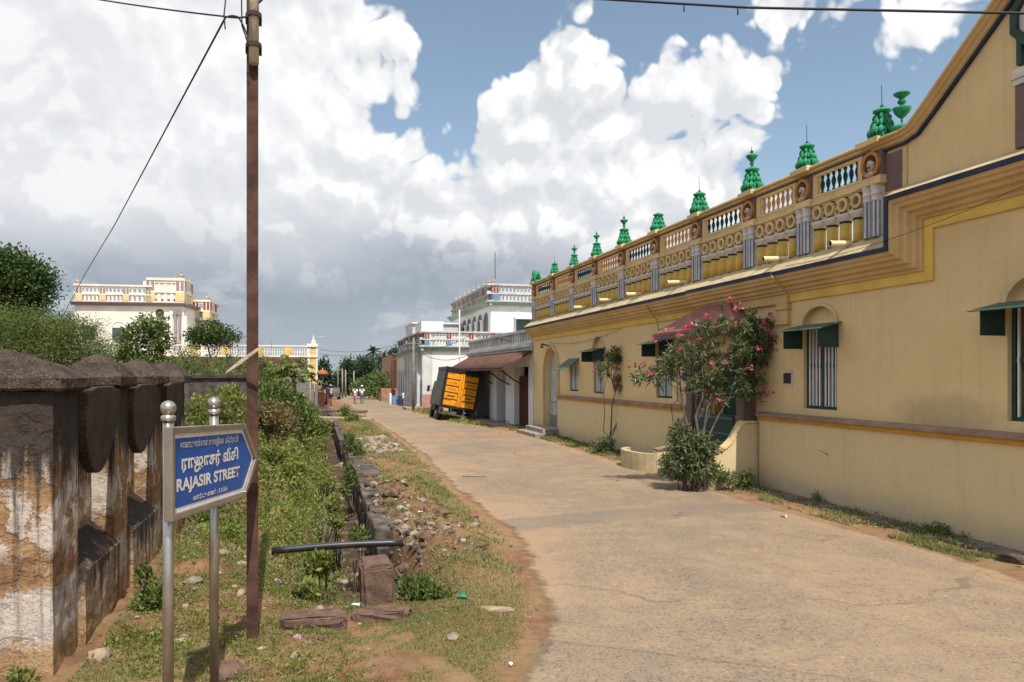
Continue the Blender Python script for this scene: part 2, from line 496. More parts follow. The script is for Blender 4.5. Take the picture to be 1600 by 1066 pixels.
wl = np.concatenate([-np.geomspace(420, 5.5, 40), np.arange(-5.2, -2.0, 0.16), np.arange(-2.0, 0.96, 0.045), [0.985, 1.0, 1.013, 1.03, 1.05, 1.08],
                     np.arange(1.12, 3.6, 0.05), np.arange(3.7, 8.0, 0.4), np.arange(8.05, 9.7, 0.07), np.geomspace(9.9, 420, 30)])
yl = [-60, -30, -12, -4, 0, 1.5]
y = 2.6
while y < 125: yl.append(y); y += max(0.045, y*0.0085)
yl = np.array(yl+[135, 160, 200, 300, 450, 700, 1200])
WW, YY = np.meshgrid(wl, yl)
ZZ = zg(WW, YY)
XX = WW-K*YY
far = YY > 125
XX = np.where(far, WW-K*125, XX)
V = np.stack([XX, YY, ZZ], -1).reshape(-1,3)
nw, ny = len(wl), len(yl)
ii = np.arange(nw*ny).reshape(ny, nw)
Fc = np.stack([ii[:-1,:-1], ii[:-1,1:], ii[1:,1:], ii[1:,:-1]], -1).reshape(-1,4)

def ground_mat():
    m, g, bs, out = new_mat('soil')
    p = g.n('ShaderNodeNewGeometry').outputs['Position']
    n1 = g.noise(p, 0.6, 6, 0.62); n2 = g.noise(p, 3.2, 6, 0.65); n3 = g.noise(p, 22, 5, 0.65); n4 = g.noise(p, 85, 3, 0.6)
    c = g.mix(g.mapr(n2, 0.35, 0.65), (.15,.07,.038), (.255,.145,.083))
    c = g.mix(g.m('MULTIPLY', g.mapr(n1, 0.42, 0.62), 0.7), c, (.235,.175,.085))
    c = g.mix(g.m('MULTIPLY', g.mapr(n3, 0.5, 0.7), 0.55), c, (.115,.07,.04))
    c = g.mix(g.m('MULTIPLY', g.mapr(n4, 0.58, 0.72), 0.5), c, (.40,.31,.22))
    at = g.n('ShaderNodeAttribute', attribute_name='tint').outputs['Fac']
    c = g.mix(at, c, (.36,.22,.13))
    s = g.n('ShaderNodeSeparateXYZ'); g.l(p, s.inputs[0])
    wv = g.m('ADD', s.outputs['X'], g.m('MULTIPLY', s.outputs['Y'], K))
    mud = g.m('MULTIPLY', g.m('MULTIPLY', g.mapr(wv, -.15, .2), g.mapr(wv, 1.4, 1.05)), g.mapr(s.outputs['Y'], 8.2, 9.0))
    c = g.mix(g.m('MULTIPLY', mud, g.mapr(n2, .25, .55)), c, (.06,.045,.033))
    g.l(c, bs.inputs['Base Color']); bs.inputs['Roughness'].default_value = 0.95; bs.inputs['Specular IOR Level'].default_value = 0.1
    bump(g, bs, g.m('ADD', g.m('ADD', g.m('MULTIPLY', n2, 1.2), n3), g.m('MULTIPLY', n4, 0.5)), 0.7, 0.035)
    return m
eL = edgeL(YY); eR = edgeR(YY)
dust = np.clip(np.maximum(1-np.abs(WW-eL)/0.55, 1-np.abs(WW-eR)/0.45), 0, 1)*(0.45+0.55*fbm(XX*2, YY*2, 8, 3))
dust = np.where(YY < 10.5, dust*0.2, dust*.7)
me = arr_mesh('ground', V, Fc, ground_mat(), np.clip(dust,0,1).reshape(-1), smooth=True)
tag(link('ground', me), 'reddish bare soil with dry patches on both sides of the road', kind='structure')

# ------------------------------------------------------------------ road
def road_mat():
    m, g, bs, out = new_mat('dusty asphalt')
    p = g.n('ShaderNodeNewGeometry').outputs['Position']
    n1 = g.noise(p, 0.35, 6, 0.6, 0.3); n2 = g.noise(p, 1.7, 6, 0.65); n3 = g.noise(p, 9, 5, 0.7)
    n4 = g.noise(p, 34, 3, 0.6); n5 = g.noise(p, 21, 3, 0.6)
    at = g.n('ShaderNodeAttribute', attribute_name='tint').outputs['Fac']
    d = g.m('ADD', g.m('ADD', g.m('MULTIPLY', n1, 0.55), g.m('MULTIPLY', n2, 0.45)), g.m('MULTIPLY', n3, 0.25))
    dustf = g.m('ADD', g.mapr(d, 0.48, 0.78), g.m('MULTIPLY', at, 0.9), clamp=True)
    grey = g.mix(n3, (.15,.118,.09), (.232,.183,.137))
    tan = g.mix(n2, (.285,.200,.125), (.35,.248,.157))
    tan = g.mix(g.m('MULTIPLY', at, 0.5), tan, (.37,.225,.125))
    c = g.mix(g.m('ADD', g.m('MULTIPLY', dustf, 0.66), 0.12), grey, tan)
    sp = g.m('MULTIPLY', g.mapr(n4, 0.53, 0.64), g.m('SUBTRACT', 1.0, g.m('MULTIPLY', dustf, 0.55)))
    c = g.mix(g.m('MULTIPLY', sp, 0.8), c, (.075,.062,.054))
    c = g.mix(g.m('MULTIPLY', g.mapr(n5, 0.58, 0.70), 0.35), c, (.47,.35,.24))
    # the older grey patch laid across the junction, its edge wandering, and tyre-polished bands along the street
    s = nt_sep = g.n('ShaderNodeSeparateXYZ'); g.l(p, s.inputs[0])
    wob = g.m('MULTIPLY', g.m('SUBTRACT', g.noise(p, 0.8, 4, 0.6), 0.5), 1.6)
    yy = g.m('ADD', g.m('ADD', s.outputs['Y'], g.m('MULTIPLY', s.outputs['X'], -0.36)), g.m('MULTIPLY', wob, .35))
    band = g.m('MULTIPLY', g.mapr(yy, 11.2, 11.5), g.mapr(yy, 12.35, 12.22))
    c = g.mix(g.m('MULTIPLY', band, 0.5), c, (.165,.135,.108))
    w = g.m('ADD', s.outputs['X'], g.m('MULTIPLY', s.outputs['Y'], K))
    tr = g.m('MAXIMUM', g.mapr(g.m('ABSOLUTE', g.m('SUBTRACT', w, 5.0)), 0.45, 0.1), g.mapr(g.m('ABSOLUTE', g.m('SUBTRACT', w, 6.7)), 0.45, 0.1))
    c = g.mix(g.m('MULTIPLY', tr, g.m('MULTIPLY', n2, 0.28)), c, (.24,.19,.145))
    # red earth filled trench across the street further on
    wob2 = g.m('MULTIPLY', g.m('SUBTRACT', g.noise(p, 1.3, 4, 0.6), 0.5), 1.2)
    y2 = g.m('ADD', g.m('ADD', s.outputs['Y'], g.m('MULTIPLY', s.outputs['X'], 0.05)), wob2)
    tr2 = g.m('MULTIPLY', g.mapr(y2, 28.6, 29.1), g.mapr(y2, 30.3, 29.7))
    c = g.mix(g.m('MULTIPLY', tr2, g.mapr(n2, 0.36, 0.6)), c, (.33,.18,.10))
    # hairline cracks
    vo = g.n('ShaderNodeTexVoronoi'); vo.feature = 'DISTANCE_TO_EDGE'
    wn = g.n('ShaderNodeTexNoise'); g.l(p, wn.inputs['Vector']); wn.inputs['Scale'].default_value = 1.1; wn.inputs['Detail'].default_value = 4
    vv = g.vm('ADD', p, wn.outputs['Color']); g.l(vv, vo.inputs['Vector']); vo.inputs['Scale'].default_value = 0.33
    cr = g.m('MULTIPLY', g.mapr(vo.outputs['Distance'], 0.012, 0.004), g.mapr(n1, 0.5, 0.58))
    c = g.mix(g.m('MULTIPLY', cr, 0.5), c, (.11,.085,.065))
    g.l(c, bs.inputs['Base Color']); bs.inputs['Roughness'].default_value = 0.92; bs.inputs['Specular IOR Level'].default_value = 0.15
    bump(g, bs, g.m('ADD', n4, g.m('MULTIPLY', n3, 0.8)), 0.45, 0.012)
    # the thin surfacing crumbles away along its edges
    ed = g.n('ShaderNodeAttribute', attribute_name='edge').outputs['Fac']
    al = g.mapr(g.m('ADD', ed, g.m('MULTIPLY', g.m('SUBTRACT', g.m('ADD', g.m('MULTIPLY', n2, .8), g.m('MULTIPLY', n4, .2)), .5), 1.5)), .10, .50)
    g.l(al, bs.inputs['Alpha'])
    return m
yr = [-40, -20, -8, -2, 1, 2.5]
y = 3.2
while y < 120: yr.append(y); y += max(0.10, y*0.012)
yr = np.array(yr)
tt = np.concatenate([np.linspace(0, .06, 6), np.linspace(.1, .9, 12), np.linspace(.94, 1, 6)])
T, YY = np.meshgrid(tt, yr)
L_, R_ = edgeL(YY), edgeR(YY)
rag = (fbm(YY*3.0, YY*0+1, 21, 3)-0.45)*0.12
WW = L_+0.16+rag+(R_-L_-0.28)*T
crown = 0.035*(1-(2*T-1)**2)
ZZ = bz(YY)+crown-0.012+(fbm((WW-K*YY)*0.5, YY*0.5, 31, 3)-0.45)*0.02
V = np.stack([WW-K*YY, YY, ZZ], -1).reshape(-1,3)
ii = np.arange(V.shape[0]).reshape(T.shape)
Fc = np.stack([ii[:-1,:-1], ii[:-1,1:], ii[1:,1:], ii[1:,:-1]], -1).reshape(-1,4)
dl = np.clip(1-(WW-L_)/np.interp(YY,[7,10,14,30],[.5,1.3,1.5,.9]), 0, 1); dr = np.clip(1-(R_-WW)/0.7, 0, 1)
dst = np.maximum(dl*(YY > 7.5)*(0.4+0.9*fbm(YY*0.7, YY*0, 41, 2)), dr)
rme = arr_mesh('road', V, Fc, road_mat(), np.clip(dst,0,1).reshape(-1), smooth=True)
ea_ = rme.attributes.new('edge', 'FLOAT', 'POINT')
ea_.data.foreach_set('value', np.ascontiguousarray(np.clip(np.minimum((WW-L_-.16)/.45, (R_-.12-WW)/.3), 0, 1), dtype=np.float32).reshape(-1))
tag(link('road', rme), 'worn asphalt street powdered with tan dust', kind='structure')

# drain water
mw, g, bs, out = new_mat('drain water')
bs.inputs['Base Color'].default_value = (.10,.085,.07,1); bs.inputs['Roughness'].default_value = 0.12; bs.inputs['Specular IOR Level'].default_value = 0.5
tcw = g.n('ShaderNodeNewGeometry').outputs['Position']; bump(g, bs, g.noise(tcw, 6, 3), 0.15, 0.01)
yw = np.arange(8.9, 53, 0.5)
V = []; 
for yv in yw:
    c_ = float(fbm(yv*0.9, 0, 51, 3)-.47)*0.3
    zz = float(np.interp(yv, [8, 9, 14, 30], [-.50, -.60, -.79, -.81]))+float(bz(yv))
    for w_ in (0.36+c_, 0.80+c_): V.append((w_-K*yv, yv, zz))
V = np.array(V); n = len(yw); ii = np.arange(2*n).reshape(n,2)
Fc = np.stack([ii[:-1,0], ii[:-1,1], ii[1:,1], ii[1:,0]], -1)
tag(link('water', arr_mesh('water', V, Fc, mw)), 'shallow muddy water at the bottom of the roadside drain', kind='structure')

# ------------------------------------------------------------------ stones
def rock_mesh(mb, c, r, seed, mi=0, sub=2, flat=0.65):
    bm = bmesh.new(); bmesh.ops.create_icosphere(bm, subdivisions=sub, radius=1.0)
    rr = random.Random(seed)
    pl = [(Vector((rr.uniform(-1,1), rr.uniform(-1,1), rr.uniform(-1,1))).normalized(), rr.uniform(0.55,0.9)) for _ in range(9)]
    rz = rr.uniform(0, 6.28); ca, sa = math.cos(rz), math.sin(rz)
    for v in bm.verts:
        p = v.co.copy()
        for nn, dd in pl:
            t = p.dot(nn)
            if t > dd: p -= nn*(t-dd)
        p *= 1+rr.uniform(-.05,.05)
        x, y, z = p.x*r[0], p.y*r[1], p.z*r[2]
        v.co = (c[0]+x*ca-y*sa, c[1]+x*sa+y*ca, c[2]+z)
    vs = [tuple(v.co) for v in bm.verts]; fs = [tuple(q.index for q in f.verts) for f in bm.faces]
    bm.free()
    return mb.add(vs, fs, mi, False)
M_LAT = M('laterite', (.125,.075,.053), var=.4, scale=9, bumps=.7, bscale=40, stain=(.07,.055,.045))
M_GRS = M('grey stone', (.27,.235,.20), var=.3, scale=7, bumps=.5, stain=(.12,.105,.09))
M_TAN = M('tan stone', (.30,.225,.155), var=.25, scale=8, bumps=.5)
M_RED = M('brick red', (.20,.085,.052), var=.3, scale=8, bumps=.5)
M_BLK = M('blackened masonry', (.075,.06,.05), var=.5, scale=5, bumps=.8, bscale=25, stain=(.22,.18,.14))
M_LIGHT = M('pale rubble', (.215,.175,.135), var=.3, scale=9, bumps=.5)
def stone(name, px, py, r, mat, label, sink=0.25, cat='stone', seed=None, group=None, sub=2):
    p = GR(px, py)
    z = ZG(p.x, p.y)
    mb = MB(); rock_mesh(mb, (0,0,0), r, seed if seed is not None else int(px*7+py), sub=sub)
    return tag(mb.build(name, mat, None, (p.x, p.y, z+r[2]*(1-2*sink)*0.6)), label, cat, group)
stone('stone', 157, 1052, (.105,.085,.08), M_TAN, 'rounded pale stone lying in the bottom left corner below the plastered wall')
stone('stone', 707, 1000, (.085,.06,.035), M_LIGHT, 'flat grey white stone alone on the grass left of the road')
stone('stone', 1584, 880, (.20,.15,.10), M_BLK, 'big dark grey boulder by the yellow wall at the right edge of the picture', sink=.08)
stone('stone', 252, 985, (.05,.04,.035), M_RED, 'small red brick lump left of the sign posts')
stone('stone', 302, 932, (.12,.09,.05), M_LIGHT, 'pale flat rubble stone seen between the two sign posts')
stone('stone', 432, 775, (.10,.08,.06), M_TAN, 'tan stone in the weeds right of the rusty pole')
stone('stone', 376, 935, (.10,.08,.06), M_TAN, 'tan stone partly hidden behind the rusty pole')
stone('stone', 462, 1030, (.05,.06,.05), M_GRS, 'dark grey lump of stone in the grass right of the pole foot')
stone('stone', 465, 1022, (.07,.05,.025), M_RED, 'flat reddish stone in the short grass near the pole')
stone('stone', 352, 1062, (.17,.15,.10), M_LAT, 'rough brown stone that the far sign post stands on', sink=.35)
stone('stone', 610, 748, (.13,.07,.05), M_LIGHT, 'white pebble stone on the verge beside the drain wall')
stone('stone', 348, 884, (.10,.09,.06), M_LIGHT, 'white rubble stone right behind the sign posts')
stone('stone', 605, 892, (.17,.13,.11), M_RED, 'reddish laterite lump at the end of the black pipe')
stone('stone', 770, 955, (.24,.07,.03), M_TAN, 'long flat tan slab lying on the verge by the road edge')
stone('stone', 535, 840, (.15,.09,.05), M_LIGHT, 'pale slab stone lying in the drain behind the black pipe')
stone('stone', 500, 960, (.085,.06,.07), M_GRS, 'grey stone tilted against the drain end')
for i, (px, py, r, s_) in enumerate([(665,858,(.12,.10,.08),3),(702,850,(.15,.10,.07),5),(740,826,(.11,.09,.06),8),(690,822,(.13,.12,.08),9)]):
    stone('rubble_stone', px, py, r, [M_LAT, M_GRS, M_LIGHT, M_LAT][i], ['brown lump at the near right of the rubble bank beside the road','grey block on top of the rubble bank beside the road','pale block at the far right end of the rubble bank','brown lump at the far left of the rubble bank'][i], seed=s_)
# loose rubble: uncountable broken pieces on the bank and further along
mb = MB(); mats = [M_LAT, M_GRS, M_TAN, M_RED, M_LIGHT, M_BLK]
def scatter(n, f, rmin, rmax, mis):
    for i in range(n):
        w, Y = f()
        X = WX(w, Y); r = random.uniform(rmin, rmax)*random.choice([.6,.8,1,1,1.3])
        rock_mesh(mb, (X, Y, ZG(X, Y)+r*0.15), (r, r*random.uniform(.6,.9), r*random.uniform(.35,.7)), random.random(), random.choice(mis), sub=1)
scatter(230, lambda: (random.gauss(1.75,.38), random.uniform(9.3,15.5)), .03, .105, [0,0,1,3,4,0])
scatter(150, lambda: (random.gauss(2.05,.5), random.uniform(22.5,27.5)), .06, .17, [1,2,4,4])
scatter(120, lambda: (random.gauss(1.25,.18), random.uniform(9.5,32)), .05, .13, [1,0,5])
scatter(110, lambda: (random.gauss(1.15,.2), random.uniform(9.6,16)), .06, .17, [5,0,5,1])
scatter(60, lambda: (random.uniform(0.1,0.9), random.uniform(9,30)), .04, .10, [1,0,4])
scatter(110, lambda: (random.uniform(-1.7,0.1), random.uniform(6,12)), .02, .07, [0,1,2,3,4])
scatter(260, lambda: (random.uniform(-1.5,2.6), random.uniform(4.6,10)), .008, .025, [0,1,2,4])
scatter(90, lambda: (random.uniform(8.6,9.4), random.uniform(8.5,24)), .015, .06, [0,1,2,3])
tag(mb.build('rubble', mats), 'broken stones and brick rubble strewn along the drain and verge', 'rubble', kind='stuff')
# drain masonry: right hand retaining wall, in broken lengths, and the laterite blocks at its head
wall_root = empty('drain_wall', (WX(1.1,20), 20, 0), 0, 'blackened stone retaining wall along the road side of the open drain', 'drain wall')
def blockrow(name, y0, y1, w0, w1, zt, seed, mat, step):
    rr = random.Random(seed); mb = MB()
    for z0_, z1_, fac, ins in ((-.95,-.52,.8,.03),(-.51,-.20,1.15,.0),(-.19,zt,1.0,-.02)):
        y = y0+rr.uniform(0,step*.5)
        while y < y1:
            L = step*fac*rr.uniform(.6,1.5); ye = min(y1, y+L)
            a = rr.uniform(-.05,.05)+ins; t = z1_+(rr.uniform(-.09,.05) if z1_ == zt else 0); b_ = rr.uniform(-.06,.05)
            if not (z1_ == zt and rr.random() < .14):
                vs = []
                for zz in (z0_, t):
                    for (ww, yy) in ((w0+a+rr.uniform(-.02,.02), y+.012), (w1+b_, y+.012), (w1+b_+rr.uniform(-.03,.03), ye-.012), (w0+a+rr.uniform(-.03,.03), ye-.012)):
                        vs.append((WX(ww,yy)-WX(1.1,20), yy-20, zz+float(bz(yy))+rr.uniform(-.02,.02)))
                mb.add(vs, [(0,3,2,1),(4,5,6,7),(0,1,5,4),(1,2,6,5),(2,3,7,6),(3,0,4,7)], 0)
            y = ye
    o = mb.build(name, mat, wall_root, bevel=0.025)
    return o
blockrow('wall_course', 10.9, 14.0, 0.95, 1.34, 0.05, 3, M_BLK, .55)
blockrow('wall_course', 14.0, 22.5, 0.98, 1.5, 0.07, 4, M_BLK, .9)
blockrow('wall_course', 25.5, 50.0, 0.98, 1.4, 0.05, 5, M_BLK, 3.0)
def lblock(px, py, sx, sy, sz, rz, label, mat=M_LAT, seed=1, dz=0.0):
    p = GR(px, py); rr = random.Random(seed); mb = MB()
    bm = bmesh.new(); bmesh.ops.create_cube(bm, size=1.0)
    bmesh.ops.bevel(bm, geom=bm.edges[:], offset=.09, segments=2, affect='EDGES')
    bmesh.ops.subdivide_edges(bm, edges=bm.edges[:], cuts=2, use_grid_fill=True)
    for v in bm.verts: v.co = (v.co.x*sx+rr.uniform(-.012,.012), v.co.y*sy+rr.uniform(-.012,.012), v.co.z*sz+rr.uniform(-.01,.01))
    vs = [tuple(v.co) for v in bm.verts]; fs = [tuple(q.index for q in f.verts) for f in bm.faces]; bm.free()
    mb.add(vs, fs)
    return tag(mb.build('laterite_block', mat, None, (p.x, p.y, ZG(p.x,p.y)+sz*0.18+dz), (rr.uniform(-.06,.06), rr.uniform(-.06,.06), rz)), label, 'stone block')
lblock(588, 930, .34, .55, .50, .28, 'tall dark laterite block standing at the end of the drain', dz=.26, seed=2)
lblock(596, 962, .56, .26, .14, .05, 'flat laterite block flush with the grass below the drain end', seed=5)
lblock(490, 975, .62, .30, .16, .22, 'long laterite block left of the drain end nearest the pole', seed=9)
# culvert slabs over the drain far down the street
for (px, py, sx, sy, sz, lab, mt) in ((535, 657, 3.2, .8, .16, 'near thin pale slab laid as a footbridge over the drain', M_TAN), (533, 645, 3.4, 1.2, .5, 'thick dark culvert slab over the drain by the stall', M_BLK)):
    p = GR(px, py); mb = MB(); mb.box(-sx/2, sx/2, -sy/2, sy/2, -sz, 0.12)
    tag(mb.build('culvert_slab', mt, None, (p.x, p.y, p.z+.05), (0, .03, .12), bevel=.03), lab, 'stone slab')
# flagged drain cover along the foot of the yellow house
M_FLAG = M('flagstone', (.17,.13,.11), var=.35, scale=4, bumps=.5)
mb = MB(); y = 6.0; rr = random.Random(4)
while y < 15.2:
    L = rr.uniform(.5,.95)
    vs = []
    h = rr.uniform(.035,.06)
    for zz in (-.1, h):
        for (ww, yy) in ((8.98+rr.uniform(-.05,.05), y+.012), (9.46, y+.012), (9.46, y+L-.012), (8.98+rr.uniform(-.05,.05), y+L-.012)): vs.append((WX(ww,yy), yy, zz+rr.uniform(-.008,.008)))
    mb.add(vs, [(0,3,2,1),(4,5,6,7),(0,1,5,4),(1,2,6,5),(2,3,7,6),(3,0,4,7)]); y += L
tag(mb.build('paving_strip', M_FLAG, bevel=.012), 'dark flagstone strip along the foot of the yellow house', 'paving', kind='structure')
# ------------------------------------------------------------------ the yellow house on the right
def yellow_plaster():
    m, g, bs, out = new_mat('yellow plaster')
    p = g.n('ShaderNodeTexCoord').outputs['Object']
    s = g.n('ShaderNodeSeparateXYZ'); g.l(p, s.inputs[0]); z = s.outputs['Z']
    n1 = g.noise(p, 0.8, 6, 0.6); n2 = g.noise(p, 5, 6, 0.6); n3 = g.noise(p, 60, 3, 0.6)
    c = g.mix(g.mapr(n1, 0.3, 0.7), (.625,.46,.232), (.695,.518,.272))
    low = g.mapr(z, 1.75, 1.2)                       # fades to a paler, greyer tone towards the base
    c = g.mix(g.m('MULTIPLY', low, 0.7), c, (.60,.49,.29))
    st = g.noise(g.scalev(p, 4, 4, 0.22), 1.7, 6, 0.62)
    c = g.mix(g.m('MULTIPLY', g.mapr(st, 0.5, 0.75), 0.2), c, (.37,.265,.135))
    c = g.mix(g.m('MULTIPLY', g.mapr(n2, 0.52, 0.72), 0.24), c, (.46,.34,.20))
    # soot-like stain between the two near windows, just above the band
    q = g.vm('SUBTRACT', p, (11.55, 0.0, 1.78)); q = g.scalev(q, 0.75, 0.2, 2.3)
    dd = g.m('ADD', g.vm('LENGTH', q), g.m('MULTIPLY', g.m('SUBTRACT', n2, 0.5), 1.0))
    c = g.mix(g.m('MULTIPLY', g.mapr(dd, 1.0, 0.35), 0.36), c, (.23,.18,.125))
    # damp and splash marks near the ground
    wet = g.m('ADD', z, g.m('MULTIPLY', g.m('SUBTRACT', n2, 0.5), 0.7))
    c = g.mix(g.m('MULTIPLY', g.mapr(wet, 0.55, 0.05), 0.7), c, (.40,.33,.24))
    c = g.mix(g.m('MULTIPLY', g.mapr(g.noise(p, 14, 5, 0.7), 0.66, 0.74), 0.5), c, (.30,.23,.15))
    g.l(c, bs.inputs['Base Color']); bs.inputs['Roughness'].default_value = 0.9; bs.inputs['Specular IOR Level'].default_value = 0.2
    bump(g, bs, g.m('ADD', g.m('MULTIPLY', n2, 0.7), g.m('MULTIPLY', n3, 0.35)), 0.28, 0.02)
    return m
M_YEL = yellow_plaster()
M_TRIM = M('yellow trim', (.57,.395,.18), var=.12, scale=1.5, stain=(.44,.28,.10), streak=.2, bumps=.2)
M_FRZ = M('bright yellow frieze', (.66,.45,.10), var=.12, scale=2, bumps=.15, stain=(.5,.36,.15))
M_CREAM = M('cream parapet', (.64,.47,.235), var=.12, scale=2, streak=.3, bumps=.25, stain=(.45,.33,.19))
M_LEDGE = M('ledge cream', (.44,.35,.205), var=.18, scale=2.5, streak=.3, bumps=.3, stain=(.40,.31,.20))
M_BLUE = M('dark blue band', (.028,.038,.075), var=.3, scale=3, bumps=.1)
M_OCH = M('ochre band', (.48,.235,.04), var=.15, scale=3, bumps=.15)
M_BRN = M('brown ledge', (.27,.185,.135), var=.2, scale=3, bumps=.2)
M_PUR = M('purple brown paint', (.16,.105,.10), var=.15, scale=3, bumps=.15)
M_COLB = M('blue grey flute', (.13,.17,.26), var=.2, scale=6, bumps=.1)
M_COLW = M('greyish white paint', (.58,.545,.50), var=.12, scale=6, bumps=.3, stain=(.40,.36,.31))
M_BAL = M('baluster yellow', (.56,.37,.095), var=.12, scale=5, bumps=.1)
M_GRNF = M('finial green', (.018,.215,.10), var=.35, scale=7, bumps=.4, bscale=30, rough=.7, stain=(.012,.17,.06))
M_GRND = M('dark green spindle', (.014,.05,.045), var=.2, scale=6, bumps=0)
M_ORG = M('amber spindle', (.50,.27,.085), var=.2, scale=6, bumps=0)
M_GRNW = M('green window frame', (.02,.055,.045), var=.2, scale=6, rough=.6, bumps=.1)
M_AWN = M('green awning sheet', (.06,.115,.092), var=.2, scale=4, rough=.6, bumps=.15)
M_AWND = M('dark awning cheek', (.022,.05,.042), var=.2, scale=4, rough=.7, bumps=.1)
M_BAR = M('white window bar', (.66,.64,.62), var=.08, scale=6, bumps=0)
M_SHUT = M('pale shutter', (.17,.20,.20), var=.15, scale=4, bumps=.1)
M_DARK = M('painted inner dark', (.012,.012,.012), var=0, bumps=0)  # near-black colour stands in for the shade inside hollows
M_STEEL = M('galvanised', (.42,.41,.41), var=.15, scale=3, rough=.5, bumps=.1)
M_MED = M('medallion ochre', (.42,.19,.05), var=.2, scale=8, bumps=.2)
M_FACE = M('plaster face', (.50,.38,.31), var=.2, scale=10, bumps=.2)
M_HAIR = M('dark plaster', (.05,.038,.035), var=.2, scale=10, bumps=.2)
M_ROSE = M('rose canopy paint', (.30,.135,.105), var=.2, scale=3, bumps=.15, stain=(.25,.12,.10))
M_SPOUT = M('cream pipe', (.68,.58,.36), var=.1, scale=5, bumps=.05)

HRZ = math.atan2(.9659, -.2589)
house = empty('yellow_house', (9.516, 0, 0), HRZ, 'long yellow house with green finials on its balustrade along the right side', 'house')
UE, UN = 33.15, 4.0
# --- main wall with openings
wins = [(13.92, 14.87, 1.74, 3.32, 3.68), (20.32, 21.28, 1.75, 3.32, 3.66), (25.1, 26.05, 1.76, 3.25, 3.66), (27.55, 28.45, 1.78, 2.95, None), (9.42, 10.5, 1.76, 3.36, 3.74)]
door = (29.75, 31.55); door_h = 2.55; door_r = 0.90
porch = (16.75, 18.75, 0.55, 2.9)
ops = [(a, b, c, (f or d)) for a, b, c, d, f in wins]+[(door[0], door[1], 0.0, door_h+door_r)]+[porch[:2]+(0.0, porch[3])]
us = sorted({UN, UE}|{o[0] for o in ops}|{o[1] for o in ops}); zs = sorted({-0.3, 4.6, 5.4}|{o[2] for o in ops}|{o[3] for o in ops})
us2 = []
for a, b in zip(us[:-1], us[1:]):
    n = max(1, int((b-a)/1.5)); us2 += [a+(b-a)*i/n for i in range(n)]
us2.append(us[-1])
mb = MB()
for a, b in zip(us2[:-1], us2[1:]):
    for c, d in zip(zs[:-1], zs[1:]):
        m_ = ((a+b)/2, (c+d)/2)
        if any(o[0] < m_[0] < o[1] and o[2] < m_[1] < o[3] for o in ops): continue
        if d > 4.7 and m_[0] > 12.5: continue
        mb.add([(a,0,c),(b,0,c),(b,0,d),(a,0,d)], [(0,1,2,3)])
for o in ops:
    a, b, c, d = o; q = -.38
    mb.add([(a,0,c),(a,0,d),(a,q,d),(a,q,c)], [(0,1,2,3)]); mb.add([(b,0,c),(b,0,d),(b,q,d),(b,q,c)], [(0,1,2,3)])
    mb.add([(a,0,d),(b,0,d),(b,q,d),(a,q,d)], [(0,1,2,3)]); mb.add([(a,0,c),(b,0,c),(b,q,c),(a,q,c)], [(0,1,2,3)])
# spandrels over the blind window arches and the arched door
def arch_fill(a, b, z0, zt, v0, v1, seg=12, r=None):
    n = seg; c = (a+b)/2; hw = (b-a)/2; h = zt-z0
    pts = []
    for i in range(n+1):
        t = math.pi*i/n
        pts.append((c-hw*math.cos(t), z0+h*math.sin(t)))
    for i in range(n):
        (x0, y0), (x1, y1) = pts[i], pts[i+1]
        mb.add([(x0,v1,y0),(x1,v1,y1),(x1,v1,zt),(x0,v1,zt)], [(0,1,2,3)])
        mb.add([(x0,v1,y0),(x1,v1,y1),(x1,v0,y1),(x0,v0,y0)], [(0,1,2,3)])
for a, b, c, d, f in wins:
    if f: arch_fill(a, b, d, f, -.38, 0.001)
arch_fill(door[0], door[1], door_h, door_h+door_r, -.38, 0.001, 16)
# rest of the shell: roof slab, end wall, back
mb.box(UN, UE, -8, -.4, -.3, 4.55)
mb.add([(UE,0,-.3),(UE,-.4,-.3),(UE,-.4,4.55),(UE,0,4.55)], [(0,1,2,3)])
mb.build('wall', M_YEL, house, recalc=False)

def sweep(path, prof, mb, mi=0, mis=None):
    n = len(path); P = [Vector((p[0], p[1])) for p in path]
    nr = []
    for i in range(n-1):
        t = (P[i+1]-P[i]).normalized(); nr.append(Vector((-t.y, t.x)))
    rows = []
    for i in range(n):
        if i == 0: m_ = nr[0]
        elif i == n-1: m_ = nr[-1]
        else: m_ = (nr[i-1]+nr[i])/(1+nr[i-1].dot(nr[i]))
        rows.append([(P[i].x+m_.x*q, v, P[i].y+m_.y*q) for q, v in prof])
    k = len(prof); b0 = len(mb.v)
    for r in rows: mb.v.extend(r)
    for i in range(n-1):
        for j in range(k-1):
            mb.f.append((b0+i*k+j, b0+i*k+j+1, b0+(i+1)*k+j+1, b0+(i+1)*k+j)); mb.m.append(mis[j] if mis else mi); mb.sm.append(False)
    mb.f.append(tuple(b0+j for j in range(k))); mb.m.append(mi); mb.sm.append(False)
    mb.f.append(tuple(b0+(n-1)*k+j for j in range(k-1,-1,-1))); mb.m.append(mi); mb.sm.append(False)
ZC, ZH = 4.43, 5.23
path = [(UE+.15, ZC), (12.32, ZC), (12.32, ZH), (7.5, ZH), (7.5, ZC), (UN, ZC)]
mb = MB(); sweep(path, [(0,.0),(0,.36),(.0,.42),(.075,.42),(.075,0)], mb); mb.build('blue_band', M_BLUE, house)
mb = MB(); sweep(path, [(.075,0),(.075,.39),(.13,.37),(.15,.33),(.20,.315),(.22,.25),(.28,.235),(.30,.16),(.36,.145),(.38,.085),(.42,.08),(.42,0)], mb)
mb.build('cornice', M_TRIM, house)
mb = MB(); sweep(path, [(.42,0),(.42,.045),(.585,.04),(.585,0)], mb); mb.build('frieze', M_FRZ, house)
mb = MB()
